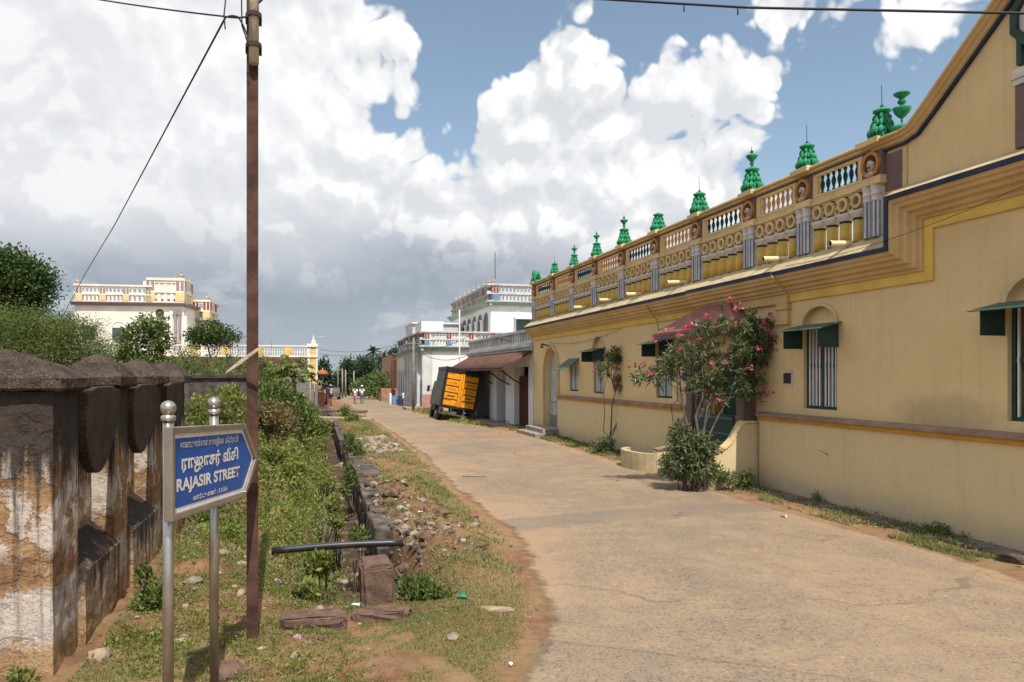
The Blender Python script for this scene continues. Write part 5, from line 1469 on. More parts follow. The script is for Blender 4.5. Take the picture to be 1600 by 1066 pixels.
def rosettes(name, blobs, nc, per, L, W, mat, parent, shell=.6):
    """whorls of narrow leaves that spread from twig tips"""
    B = np.array(blobs, dtype=float); vol = (B[:,3]*B[:,4]*B[:,5])**.7
    bi = RS.choice(len(B), nc, p=vol/vol.sum()); d = unit(nc); rr = RS.rand(nc)**.5
    C = B[bi,:3]+d*(rr*.95)[:,None]*B[bi,3:6]
    ax = d*.7+unit(nc)*.5; ax[:,2] += .55; ax /= np.linalg.norm(ax, axis=1)[:,None]
    k = np.repeat(np.arange(nc), per); n = len(k)
    T = ax[k]*RS.uniform(.0,1.1,n)[:,None]+unit(n)*.85; T /= np.linalg.norm(T, axis=1)[:,None]
    ln = L*RS.uniform(.6,1.25,n); P = C[k]+ax[k]*(RS.rand(n)*.07)[:,None]+T*ln[:,None]*.5
    N = unit(n); N[:,2] += .5; S = np.cross(T, N); S /= (np.linalg.norm(S,axis=1)[:,None]+1e-9); N = np.cross(S,T)
    wd = W*RS.uniform(.7,1.3,n)[:,None]; ll = ln[:,None]
    V = np.empty((n,4,3)); V[:,0] = P-T*ll*.5; V[:,1] = P+S*wd*.5; V[:,2] = P+T*ll*.5-np.array([0,0,1.])*ll*.16; V[:,3] = P-S*wd*.5
    t = np.clip(RS.rand(nc)[k]*.6+RS.rand(n)*.4, 0, 1)
    return link(name, arr_mesh(name, V.reshape(-1,3), np.arange(n*4).reshape(n,4), mat, np.repeat(t,4)), parent)
# oleanders by the yellow house
def oleander(name, label, base, h, stems, n, canopy, flowers, L=.16, W=.03, clump=.13, r=.03):
    gz = ZG(base[0], base[1]); root = empty(name, (base[0], base[1], gz), 0, label, 'oleander')
    mb = MB(); tips = []
    for (e, rr) in stems:
        q = limb_path((random.uniform(-.04,.04),random.uniform(-.04,.04),-.05), e, 7, .07); mb.tube(q, [rr*(1-.75*i/7) for i in range(8)], 6); tips += q[4:]
    for b in canopy:
        for j in range(5):
            s = random.choice(tips); e = Vector((b[0]+random.uniform(-.7,.7)*b[3], b[1]+random.uniform(-.7,.7)*b[4], b[2]+random.uniform(-.5,.8)*b[5]))
            if (e-s).length < 1.4: mb.tube(limb_path(s, e, 4, .15), [.012,.010,.008,.006,.004], 4)
    mb.build('stem', BARK, root)
    rosettes('foliage', canopy, n//14, 14, L, W, L_OLE, root)
    if flowers:
        P = []; T = []
        mb = None
        FV = []; FF = []; FT = []
        for (x, y, z) in flowers:
            for k in range(random.randint(5,9)):
                c = Vector((x,y,z))+Vector((random.gauss(0,.04),random.gauss(0,.04),random.gauss(0,.035))); ax = Vector((random.uniform(-1,1),random.uniform(-1,1),random.uniform(.0,1))).normalized(); u_ = ax.orthogonal().normalized(); v_ = ax.cross(u_)
                t = random.random()
                for j in range(5):
                    a = j*1.2566; d = u_*math.cos(a)+v_*math.sin(a); s_ = v_*math.cos(a)-u_*math.sin(a); b0 = len(FV); r_ = .036
                    FV += [c, c+d*r_*.6+s_*r_*.45+ax*.008, c+d*r_+ax*.004, c+d*r_*.6-s_*r_*.45+ax*.008]; FF.append((b0,b0+1,b0+2,b0+3)); FT += [t]*4
        link('blossom', arr_mesh('blossom', np.array([tuple(v) for v in FV]), np.array(FF), L_PINK, np.array(FT)), root)
    return root
OB = PT(1085, 757, 15.6); OB.y = 15.6
def olx(px, py, dy=0.0):
    Y = OB.y+dy; p = PT(px, py, Y); return (p.x-OB.x, p.y-OB.y, p.z-ZG(OB.x, OB.y))
def olb(px, py, rx, rz, dy=0.0):
    c = olx(px, py, dy); s = OB.y/F; return (c[0], c[1], c[2], rx*s, rx*s*.62, rz*s)
can = [olb(1075,560,38,32), olb(1040,580,26,22), olb(1110,520,30,26), olb(1150,520,34,22,-.2), olb(1185,505,24,18,-.2), olb(1150,575,36,30,-.1), olb(1165,615,24,18,-.2), olb(1100,600,26,24), olb(1010,590,22,14,.2), olb(1195,545,22,28,-.2), olb(1215,525,12,20,-.2), olb(1180,590,20,26,-.2), olb(1165,550,30,30,-.2), olb(1120,610,20,22), olb(1135,490,14,18)]
fl_px = [(1023,531),(1042,520),(1078,508),(1105,495),(1082,509),(1122,508),(1140,470),(1145,484),(1156,478),(1148,506),(1203,493),(1200,518),(1210,527),(1183,543),(1216,547),(1195,605),(1202,615),(1172,575),(1063,525),(1062,545),(1005,570),(1017,583),(1125,625),(1092,530),(1187,588),(1222,530),(1113,567),(1135,565),(1207,520),(1192,505),(1069,512),(988,570)]
oleander('oleander_tree', 'tall oleander with many pink flowers in front of the porch steps', (OB.x, OB.y), 4, [(olx(1095,560),.05),(olx(1060,560,.1),.035),(olx(1130,540,-.1),.035),(olx(1160,560,-.2),.03),(olx(1110,600),.03),(olx(1085,620),.03)], 6300, can, [olx(a, b, random.uniform(-.62,-.4)) for a, b in fl_px])
c = PT(1075, 757, 15.9)
def bush(name, label, px, pyfoot, Y, blobs, n, L, W, mat, cat='bush', clump=.15, up=.6, group=None, kind=None):
    x = PT(px, 0, Y).x; gz = ZG(x, Y); root = empty(name, (x, Y, gz), 0, label, cat, group)
    b2 = [(b[0]-x, b[1]-Y, b[2]-gz, b[3], b[4], b[5]) for b in blobs]
    mb = MB()
    for b in b2:
        for k in range(4):
            e = (b[0]+random.uniform(-.7,.7)*b[3], b[1]+random.uniform(-.7,.7)*b[4], b[2]+random.uniform(0,.8)*b[5]); mb.tube(limb_path((random.uniform(-.1,.1)+b[0]*.3,random.uniform(-.1,.1),-.05), e, 4, .1), [.014,.012,.01,.008,.004], 4)
    mb.build('stem', BARK, root)
    if mat is L_OLE: rosettes('foliage', b2, n//14, 14, L, W, mat, root)
    else: foliage('foliage', b2, n, L, W, mat, root, clump, 14, up, .65, .3)
    return root
bush('oleander_bush', 'dense dark green bush at the foot of the tall oleander', 1075, 757, 15.3, [blob_px(1072,706,15.3,30,30,36), blob_px(1088,728,15.2,26,26,26), blob_px(1056,728,15.3,22,26,22), blob_px(1104,700,15.2,18,18,22), blob_px(1062,682,15.3,16,16,22)], 6500, .14, .028, L_OLE)
SB = PT(948, 706, 23.0)
def sx(px, py, dy=0.0):
    p = PT(px, py, SB.y+dy); return (p.x-SB.x, p.y-SB.y, p.z-ZG(SB.x, SB.y))
def sbb(px, py, r_, rz):
    c = sx(px, py); s = SB.y/F; return (c[0], c[1], c[2], r_*s, r_*s, rz*s)
oleander('oleander_sapling', 'slim young oleander with sparse leaves left of the porch', (SB.x, SB.y), 3, [(sx(962,575),.035),(sx(985,590),.02),(sx(940,580),.02),(sx(998,560),.016)], 3000, [sbb(962,560,16,18), sbb(985,585,14,20), sbb(940,580,12,14), sbb(1000,565,12,16), sbb(970,600,10,12)], [sx(1003,545,-.2), sx(930,575,-.2), sx(968,545,-.2)], .15, .026, .10)
bush('leafy_clump', 'small leafy clump at the foot of the slim oleander', 945, 712, 22.4, [blob_px(942,697,22.4,16,16,14), blob_px(950,700,22.4,12,12,12)], 900, .16, .03, L_OLE)
bush('road_weed', 'low weedy clump right of the dark oleander bush', 1145, 765, 15.3, [blob_px(1150,748,15.3,30,24,10), blob_px(1120,742,15.4,14,14,16)], 900, .08, .03, L_MID, 'weed', .1)
bush('road_weed', 'green weed tuft by the flagstones below the middle of the plinth', 1385, 812, 12.4, [blob_px(1385,803,12.4,15,12,9)], 420, .06, .022, L_MID, 'weed', .06)
bush('road_weed', 'wide green weed patch by the flagstones near the right edge', 1465, 842, 11.0, [blob_px(1455,830,11.0,30,20,9), blob_px(1490,840,10.7,22,18,8)], 800, .055, .02, L_MID, 'weed', .06)
bush('road_weed', 'thin weed stem standing at the wall between plinth and flagstones', 1278, 790, 13.7, [blob_px(1276,778,13.7,12,10,8)], 160, .05, .02, L_WEED, 'weed', .06)
# individual bushes left of the drain
bush('drain_bush', 'bright green leafy bush on the drain bank under the black pipe', 497, 900, 9.0, [blob_px(497,882,9.0,22,20,18)], 700, .075, .04, L_WEED, 'bush', .07)
bush('drain_bush', 'dark green bush right of the laterite block at the drain end', 655, 940, 8.0, [blob_px(655,922,8.0,34,26,20), blob_px(690,935,8.0,20,18,10)], 1300, .07, .028, L_MID, 'bush', .07)
bush('drain_bush', 'upright green bush behind the black pipe in the drain', 560, 850, 10.2, [blob_px(560,838,10.2,14,14,16)], 420, .075, .03, L_MID, 'bush', .07)
bush('drain_bush', 'tall leafy bush hanging over the left lip of the drain wall', 548, 735, 16.5, [blob_px(546,745,16.5,9,12,22), blob_px(538,770,15.5,8,9,14)], 480, .10, .04, L_MID, 'bush', .1)
bush('drain_bush', 'small green bush at the foot of the compound wall', 243, 960, 7.2, [blob_px(240,940,7.2,26,22,24), blob_px(225,905,7.4,10,10,20)], 1100, .06, .026, L_MID, 'bush', .07)
bush('drain_bush', 'pale green weed at the base of the near wall pier', 182, 1020, 6.3, [blob_px(182,1012,6.3,16,14,10)], 320, .05, .03, L_WEED, 'weed', .05)
bush('drain_bush', 'dark leafy bush at the end of the compound wall behind the sign', 300, 860, 10.3, [blob_px(298,852,10.3,20,18,20), blob_px(320,812,11.2,18,18,18)], 900, .07, .03, L_MID, 'bush', .08)
bush('brown_bush', 'brownish dry bush in the scrub right of the rusty pole', 435, 690, 20.0, [blob_px(435,655,20,28,30,26), blob_px(410,645,20,20,22,20)], 2600, .11, .045, L_BRN, 'bush', .16)
bush('road_tuft', 'upright green tuft at the verge just before the culvert slab', 540, 655, 40.0, [blob_px(541,645,40,7,7,11), blob_px(550,655,37,8,8,7)], 700, .22, .05, L_MID, 'bush', .2)
bush('young_plant', 'young broad leaved weed near the pole foot and drain', 475, 930, 8.1, [blob_px(476,922,8.1,12,10,9)], 160, .10, .06, L_WEED, 'weed', .06)
bush('young_plant', 'tiny yellow green weed at the very bottom left corner', 35, 1066, 5.5, [blob_px(36,1060,5.5,14,12,7)], 90, .05, .03, L_WEED, 'weed', .05)
for a in (
 ('big_shrub', 'large rounded yellow green shrub on the bank right of the near sign post top', 345, 690, 15.5, [blob_px(320,650,15.5,34,30,34), blob_px(355,640,15.8,34,30,36), blob_px(345,690,15,40,34,30), blob_px(310,690,15,30,30,24)], 4200, .095, .045, L_WEED, 'shrub', .14),
 ('big_shrub', 'tall mid green shrub just right of the rusty pole under the papaya', 425, 700, 25, [blob_px(425,620,25,30,30,28), blob_px(455,632,26,26,30,26), blob_px(405,640,24,24,30,30), blob_px(470,650,25,22,24,20)], 5200, .14, .06, L_MID, 'shrub', .2),
 ('big_shrub', 'leafy shrub in front of the grey plank fence', 478, 680, 30, [blob_px(478,655,30,20,22,20), blob_px(500,668,30,15,18,12), blob_px(465,670,28,18,20,16)], 2600, .16, .065, L_WEED, 'shrub', .2),
 ('big_shrub', 'bright leafy shrub on the lower bank right of the pole', 430, 740, 16.5, [blob_px(430,715,16.5,26,26,20), blob_px(455,735,16,22,24,14), blob_px(415,750,15.5,18,20,14)], 1800, .09, .045, L_WEED, 'shrub', .12),
 ('big_shrub', 'dark shrub behind the compound wall left of the rusty pole', 300, 640, 21, [blob_px(290,600,21,34,34,18), blob_px(330,605,21,34,34,18), blob_px(365,600,22,24,30,18)], 4600, .13, .05, L_MID, 'shrub', .2),
 ('drain_bush', 'bright weeds on the left lip of the drain before the pipe', 520, 815, 11.6, [blob_px(520,795,11.6,14,14,20), blob_px(512,760,13,12,14,18), blob_px(526,815,11,12,12,12)], 1300, .07, .036, L_WEED, 'bush', .07),
 ('drain_bush', 'leafy weeds along the foot of the drain wall further up', 548, 700, 22, [blob_px(545,690,22,8,12,16), blob_px(560,705,21,10,12,14)], 900, .10, .04, L_MID, 'bush', .1),
 ('tall_brush', 'loose tall brush below the yellow parapet left of the pole', 320, 600, 46, [blob_px(285,580,46,26,30,20), blob_px(320,585,46,28,30,22), blob_px(355,578,46,26,30,20)], 2600, .22, .09, L_MID, 'brush', .3),
 ('tall_brush', 'loose brush below the yellow parapet right of the pole', 425, 600, 46, [blob_px(405,580,46,20,26,20), blob_px(432,588,46,22,26,18), blob_px(385,585,46,16,24,18)], 2000, .22, .09, L_WEED, 'brush', .3),
 ('tall_brush', 'brownish dry brush behind the dark lot wall', 290, 600, 30, [blob_px(275,572,30,26,30,16), blob_px(310,580,30,26,30,14)], 1500, .14, .05, L_BRN, 'brush', .2),
 ): bush(a[0], a[1], a[2], a[3], a[4], a[5], a[6], a[7], a[8], a[9], a[10], a[11])
# undergrowth: the mass of weeds between the compound wall, the drain and the far houses
def under(name, label, n, wfun, yr_, L, W, mat, hfun, clumps, spread, seedtint=0.0, cat='weeds'):
    Yc = np.exp(RS.uniform(np.log(yr_[0]), np.log(yr_[1]), clumps)); wc = wfun(Yc, RS.rand(clumps)); tc = RS.rand(clumps)
    hc = hfun(wc, Yc)*(.55+.6*RS.rand(clumps))
    k = RS.randint(0, clumps, n)
    sp = spread*(Yc[k]/12)**.5
    w = wc[k]+RS.normal(size=n)*sp; Y = Yc[k]+RS.normal(size=n)*sp*1.3
    t = RS.rand(n)**.75
    zz = zg(w, Y)+hc[k]*t*np.exp(-((w-wc[k])**2)/(2*(sp*1.5)**2))
    P = np.stack([w-K*Y, Y, zz+.01], -1); s = (np.clip(Y,9,60)/14)**.55
    out = unit(n); out[:,2] = np.abs(out[:,2])
    V, Fc = leaf_arrays(P, out, L*s[:,None][:,0], W*s[:,None][:,0], .5, .6)
    return tag(link(name, arr_mesh(name, V, Fc, mat, np.repeat(np.clip(tc[k]*.6+RS.rand(n)*.4+seedtint,0,1),4))), label, cat, kind='stuff')
_la = leaf_arrays
def leaf_arrays(P, out, L, W, up=0.35, face=0.5, bend=0.18):
    return _la(P, out, L, W, up, face, bend) if not hasattr(L, '__len__') else _la_var(P, out, L, W, up, face, bend)
def _la_var(P, out, L, W, up, face, bend):
    V, Fc = _la(P*0, out, 1.0, float(np.mean(W)/np.mean(L)), up, face, bend)
    return (V.reshape(-1,4,3)*np.asarray(L)[:,None,None]+P[:,None,:]).reshape(-1,3), Fc
hh = lambda w, Y: np.clip(.26+np.clip(-w-.4,0,3)*.42, .2, 1.5)*np.interp(Y, [9,13,18,60], [.3,.7,1.0,1.15])*(.45+1.1*fbm((w-K*Y)*.45, Y*.3, 91, 3)*1.1)
under('undergrowth', 'tangle of bright green weeds and scrub on the bank left of the drain', 33000, lambda Y, r: -0.5-r*np.interp(Y,[11,14,60],[1.5,3.6,5]), (14.8, 52), .10, .048, L_WEED, hh, 700, .30)
under('undergrowth', 'darker shrubs mixed into the weeds on the bank left of the drain', 27000, lambda Y, r: -1.1-r*np.interp(Y,[11,14,60],[1.6,4.5,7]), (14.5, 52), .115, .05, L_MID, lambda w, Y: hh(w,Y)*1.12, 330, .30)
under('undergrowth', 'scattered small weeds on the bare bank between pole and drain', 9000, lambda Y, r: -0.05-r*1.7, (10.0, 16.5), .07, .036, L_WEED, lambda w, Y: .20+0*w, 95, .12)
under('undergrowth', 'dry brown stalks among the weeds on the bank left of the drain', 9000, lambda Y, r: -0.6-r*np.interp(Y,[11,14,60],[1.6,3.8,6]), (11.5, 45), .10, .028, L_BRN, lambda w, Y: hh(w,Y)*1.1, 150, .28)
under('undergrowth', 'leafy creepers hanging down the left bank into the drain', 8000, lambda Y, r: .35-.75*r, (9.4, 40), .07, .036, L_WEED, lambda w, Y: .22+0*w, 210, .14)
under('undergrowth', 'scrub of the vacant lot behind the compound wall', 30000, lambda Y, r: -2.9-r*9, (14.0, 48), .11, .045, L_MID, lambda w, Y: 1.0+.35*np.sin(w*1.7), 330, .45)
under('undergrowth', 'low weeds between wall foot and sign and around the drain head', 7600, lambda Y, r: -1.75+r*2.0, (5.6, 11.5), .042, .02, L_WEED, lambda w, Y: .08+0*w, 230, .09)
under('undergrowth', 'low weeds along the foot of the yellow house', 5200, lambda Y, r: 8.75+.55*r, (10.0, 34), .05, .02, L_MID, lambda w, Y: .10+0*w, 200, .12)
under('undergrowth', 'weeds round the wheels of the truck and along the far right verge', 2600, lambda Y, r: 7.6+1.3*r-.0*Y, (35.0, 56), .10, .03, L_WEED, lambda w, Y: .22+0*w, 90, .25)
# grass
def grass(name, label, n, wr, yr_, h, mask, wd=.006):
    w = RS.uniform(wr[0], wr[1], n*3); Y = np.exp(RS.uniform(np.log(yr_[0]), np.log(yr_[1]), n*3))
    keep = RS.rand(n*3) < mask(w, Y)
    w = w[keep][:n]; Y = Y[keep][:n]; m_ = len(w)
    X = w-K*Y; Z = zg(w, Y)-.004
    hh_ = h*(.5+.8*RS.rand(m_))*(Y/8)**.25; q = RS.rand(m_)*6.283; wd_ = wd*(Y/8)**.5*(.7+.6*RS.rand(m_))
    B = np.stack([X,Y,Z],-1); S = np.stack([np.cos(q),np.sin(q),0*q],-1)*wd_[:,None]
    tl = np.stack([RS.normal(size=m_)*.65, RS.normal(size=m_)*.65, np.ones(m_)],-1)*hh_[:,None]
    V = np.empty((m_,3,3)); V[:,0] = B-S; V[:,1] = B+S; V[:,2] = B+tl
    dry = np.clip(fbm(X*.8, Y*.8, 77, 3)*1.5-.25+.3*RS.rand(m_), 0, 1)
    return tag(link(name, arr_mesh(name, V.reshape(-1,3), np.arange(m_*3).reshape(-1,3), L_GRS, np.repeat(dry,3))), label, 'grass', kind='stuff')
def gm(w, Y):
    X = w-K*Y; f = fbm(X*1.3, Y*1.3, 61, 4); f2 = fbm(X*4.2, Y*4.2, 63, 3)
    v = sstep(.39, .56, f*.65+f2*.45)+.55*np.exp(-((edgeL(Y)-w-.3)/.28)**2)*sstep(.42,.58,f2)
    v = v*(1-.8*np.exp(-((w-.6)/.55)**2)*(Y > 8.3))
    return np.clip(v,0,1)*np.clip((edgeL(Y)+.12-w)/.25, 0, 1)
grass('grass', 'short patchy turf in the foreground left of the road', 125000, (-1.8, 2.8), (4.4, 9.8), .024, gm)
grass('grass', 'verge grass between the drain and the road', 42000, (.9, 3.1), (9.0, 45), .05, lambda w, Y: gm(w, Y)*np.clip((w-1.15)/.3,0,1)*(1-.75*np.exp(-((w-1.75)/.4)**2)*((Y>9.3)&(Y<15.5))), .009)
grass('grass', 'thin grass strip between the road and the yellow house', 16000, (8.5, 9.2), (9.5, 34), .05, lambda w, Y: sstep(.38,.55,fbm(w*3, Y*1.5, 71, 3)), .008)
grass('grass', 'sparse grass under the scrub on the left bank', 26000, (-3.0, .25), (9.0, 26), .07, lambda w, Y: .35+.65*gm(w, Y), .009)
# far trees closing the street
def far_tree(px, py, Y, w_, h_, label, mat=L_FAR, n=2600, L=.5):
    x = PT(px,0,Y).x
    b = [blob_px(px, py, Y, w_*.55, w_*.55, h_*.5), blob_px(px-w_*.3, py+h_*.2, Y, w_*.4, w_*.4, h_*.4), blob_px(px+w_*.3, py+h_*.25, Y, w_*.4, w_*.4, h_*.4), blob_px(px+w_*.05, py-h_*.25, Y, w_*.35, w_*.35, h_*.28)]
    tree('distant_tree', label, 'tree', (x, Y), b, n, L, L*.5, mat, .25, BARKD, .7, 14, 6, .6)
far_tree(545, 585, 118, 34, 44, 'dark distant tree left of the far end of the street poles')
far_tree(572, 582, 112, 34, 46, 'dark distant tree directly above the two walking people')
far_tree(600, 578, 118, 36, 50, 'dark distant tree behind the terracotta house left corner')
far_tree(505, 582, 96, 16, 34, 'dark distant tree just behind the orange awning', n=1500)
far_tree(620, 560, 125, 30, 34, 'distant tree top peeping above the terracotta house', n=1600)
far_tree(530, 598, 128, 26, 30, 'low distant tree where the road ends', n=1500)
bush('far_hedge', 'bright green hedge on the right behind the walking people', 590, 620, 92, [blob_px(575,602,92,20,20,16), blob_px(592,600,92,16,18,20), blob_px(560,606,94,12,14,12), blob_px(585,612,90,18,12,8)], 3800, .34, .15, L_HEDGE, 'hedge', .4)
def palm(px, py, Y, r_, label, h):
    p = PT(px, py, Y); gz = ZG(p.x, Y); root = empty('palm_tree', (p.x, Y, gz), 0, label, 'palm'); H_ = p.z-gz
    mb = MB(); mb.tube(limb_path((0,0,-.2),(0,0,H_),6,.02), [.26,.24,.22,.2,.19,.18,.16], 7); mb.build('trunk', BARKD, root)
    V = []; Fq = []; T = []
    for i in range(22):
        q = random.uniform(0,6.28); el = random.uniform(-.55,1.35); L = r_*random.uniform(.8,1.1); d = Vector((math.cos(q)*math.cos(el), math.sin(q)*math.cos(el), math.sin(el))); sd = d.cross(Vector((0,0,1))).normalized()
        prev = None
        for k in range(15):
            t = k/14; c_ = Vector((0,0,H_))+d*L*t+Vector((0,0,-L*.55*t*t)); wl_ = L*.28*math.sin(min(1,t*1.15+.12)*math.pi)*.9+.05
            for sgn in (-1,1):
                b0 = len(V); tip = c_+sd*sgn*wl_+d*wl_*.5+Vector((0,0,-wl_*.5)); V += [c_, c_+d*.06*L, tip]; Fq.append((b0,b0+1,b0+2)); T += [random.random()]*3
    link('crown', arr_mesh('crown', np.array([tuple(v) for v in V]), np.array(Fq), L_FAR, np.array(T)), root)
palm(583, 549, 122, 2.3, 'coconut palm with a round crown above the dark trees', 10)
palm(562, 563, 126, 1.8, 'shorter palm left of the coconut palm', 8)
# ------------------------------------------------------------------ sign, pole, wall, truck, people, stall, wires
M_INOX = M('brushed steel', (.40,.37,.33), var=.12, scale=6, rough=.32, bumps=.05, metallic=.85, spec=.5)
M_SBLU = M('sign blue', (.003,.075,.34), var=.08, scale=5, rough=.4, bumps=.04, stain=(.008,.10,.38))
M_SWHT = M('sign white', (.72,.70,.66), var=.1, scale=8, rough=.45, bumps=.05, stain=(.52,.49,.44))
M_RUST = M('rusted rail', (.072,.034,.024), var=.5, scale=5, rough=.85, bumps=.4, bscale=60, stain=(.15,.065,.035))
M_SLEEVE = M('weathered timber sleeve', (.50,.43,.33), var=.2, scale=6, bumps=.5, streak=.6)
M_WIRE = M('black cable', (.02,.02,.022), var=.1, bumps=0, rough=.6)
M_PIPE = M('black plastic pipe', (.020,.021,.024), var=.25, scale=4, rough=.38, bumps=.08, stain=(.06,.05,.045), spec=.5)
# --- street sign
P0 = Vector((-2.21, 4.85)); P1 = Vector((-2.232, 5.65))
sd = (P1-P0); LP = sd.length; sd.normalize()
ang = math.atan2(sd.y, sd.x)
g0 = ZG(P0.x, P0.y)
sign = empty('street_sign', (P0.x, P0.y, 0), ang, 'blue arrow shaped street sign with white lettering on two steel posts', 'street sign')
# local x along the board, y = behind, z up; the readable face looks along -y
for s_, zb in ((0.0, g0-.3), (LP, .02)):
    mb = MB(); mb.tube([(s_,.045,zb),(s_,.045,2.10)], .034, 16)
    o = mb.build('post', M_INOX, sign)
    mb = MB(); mb.lathe([(.044,0),(.046,.01),(.046,.03),(.03,.04),(.026,.05)], (s_,.045,2.095), 16); mb.ell((s_,.045,2.178), (.05,.05,.05), 20, 12); mb.build('ball_finial', M_INOX, o)
xa, xb, xt = -.09, 1.31, 1.62
def zl(x, v): return (2.045-.047*(x-xa)) if v > .5 else (1.463-.047*(x-xa))
def bpt(x, t):  # t 0..1 from bottom to top edge
    z0, z1 = 1.463-.05*(x-xa), 2.045-.05*(x-xa)
    return z0+(z1-z0)*t
poly = [(xa,bpt(xa,0)),(xb,bpt(xb,0)),(xt,bpt(xt,.5)),(xb,bpt(xb,1)),(xa,bpt(xa,1))]
fs_ = lambda x, z, d: (x, d, z)
cx = sum(p[0] for p in poly)/5; cz = sum(p[1] for p in poly)/5
def inset(poly, d):
    n = len(poly); out = []
    for i in range(n):
        a = Vector(poly[i-1]); b = Vector(poly[i]); c = Vector(poly[(i+1)%n])
        e1 = (b-a).normalized(); e2 = (c-b).normalized(); n1 = Vector((-e1.y,e1.x)); n2 = Vector((-e2.y,e2.x)); m_ = (n1+n2)/(1+n1.dot(n2)); q = b+m_*d; out.append((q.x,q.y))
    return out
mb = MB(); mb.prism(poly, fs_, -.004, .006); board = mb.build('board', M_SWHT, sign)
mb = MB(); po, pi_ = inset(poly,-.014), inset(poly, .030); n = 5
for i in range(n):
    j = (i+1)%n; q = [po[i],po[j],pi_[j],pi_[i]]
    mb.prism(q, fs_, -.028, .03)
mb.build('board_frame', M_INOX, sign, bevel=.006)
ib = inset(poly, .062)
# rounded, slightly chipped blue field
rb = []
for i in range(5):
    a = Vector(ib[i-1]); b = Vector(ib[i]); c = Vector(ib[(i+1)%5]); r_ = .035
    p, q = b+(a-b).normalized()*r_, b+(c-b).normalized()*r_
    for k in range(5):
        t = k/4; rb.append(tuple(p*(1-t)**2+b*2*t*(1-t)+q*t*t))
mb = MB(); mb.prism(rb, fs_, -.0065, -.003); mb.build('blue_field', M_SBLU, board)
def text(name, body, x, z, width, height, mat, parent, y=-.0085, thick=.0012, shear=-.05, bold=0.0):
    cu = bpy.data.curves.new('lettering', 'FONT'); cu.body = body; cu.size = 1.0; cu.extrude = 0.0; cu.offset = bold
    ob = bpy.data.objects.new('lettering', cu); COL.objects.link(ob)
    dg = bpy.context.evaluated_depsgraph_get(); dg.update()
    me = bpy.data.meshes.new_from_object(ob.evaluated_get(dg)); bpy.data.objects.remove(ob)
    n = len(me.vertices); co = np.empty(n*3); me.vertices.foreach_get('co', co); co = co.reshape(-1,3)
    lo, hi = co.min(0), co.max(0)
    co[:,0] = (co[:,0]-lo[0])/(hi[0]-lo[0])*width; co[:,1] = (co[:,1]-lo[1])/(hi[1]-lo[1])*height
    V = np.stack([x+co[:,0], np.full(n, y), z+co[:,1]+shear*(co[:,0]+x-xa)], -1)
    me.vertices.foreach_set('co', V.ravel()); me.materials.clear(); me.materials.append(mat); me.update()
    return link(name, me, parent)
text('lettering', 'கானாடுகாத்தான் முதல்நிலை பேரூராட்சி', .06, 1.895, 1.12, .075, M_SWHT, board, bold=.018)
text('lettering', 'ராஜாசர் வீதி', .08, 1.735, 1.10, .14, M_SWHT, board, bold=.036)
text('lettering', 'RAJASIR STREET', .0, 1.605, 1.22, .11, M_SWHT, board, bold=.036)
text('lettering', 'வார்டு எண் : 3,4,5,6', .27, 1.535, .66, .05, M_SWHT, board, bold=.02)
# --- rusty rail pole
px_, py_ = -2.345, 6.68
pole = empty('utility_pole', (px_, py_, 0), R(20), 'rusty red steel rail pole standing behind the blue street sign', 'utility pole')
zb = ZG(px_, py_)-.4; H_ = 6.9
# rail section: head, web, foot; the broad foot faces the viewer
prof = [(-.05,-.052),(.05,-.052),(.05,-.040),(.012,-.030),(.010,.03),(.032,.036),(.032,.062),(-.032,.062),(-.032,.036),(-.010,.03),(-.012,-.030),(-.05,-.040)]
mb = MB(); mb.prism(prof, lambda a, b, d: (a, b, d), zb, H_); mb.build('rail', M_RUST, pole, rot=(0,0,R(19)), bevel=.003)
mb = MB(); mb.tube([(.012,-.095,5.17),(.012,-.095,6.9)], .043, 12); slv = mb.build('sleeve', M_SLEEVE, pole, rot=(0,0,R(19)))
for z in (5.33, 5.60):
    mb = MB(); mb.annulus(.05, .066, lambda a, b, d: (a+.012, b-.095, d), z-.02, z+.02, 14); mb.box(-.06,.08,-.075,.06,z-.02,z+.02); mb.build('clamp', M_HAIR, pole, rot=(0,0,R(19)))
mb = MB(); mb.tube([(.06,-.05,5.72),(.13,-.06,5.78)], .01, 6); mb.build('stub_bolt', M_HAIR, pole)
# light wooden strip tied on at eye level
a_ = PT(352, 583, 6.55); b_ = PT(402, 546, 6.42)
mb = MB(); d_ = (b_-a_); n_ = Vector((0,0,1)).cross(d_).normalized()
t_ = d_.normalized().cross(n_)
q = []
for p, w_ in ((a_, .006), (a_.lerp(b_,.45), .018), (b_, .013)):
    q.append([p+t_*w_, p-t_*w_, p-t_*w_+n_*.012, p+t_*w_+n_*.012])
off = Vector((px_, py_, 0))
mb.add([v-off for r_ in q for v in r_], [(0,1,5,4),(1,2,6,5),(2,3,7,6),(3,0,4,7),(4,5,9,8),(5,6,10,9),(6,7,11,10),(7,4,8,11),(0,3,2,1),(8,9,10,11)])
pole.rotation_euler = (0,0,0)
mb.build('wooden_strip', M('split wood', (.45,.38,.29), var=.25, scale=9, bumps=.3), pole)
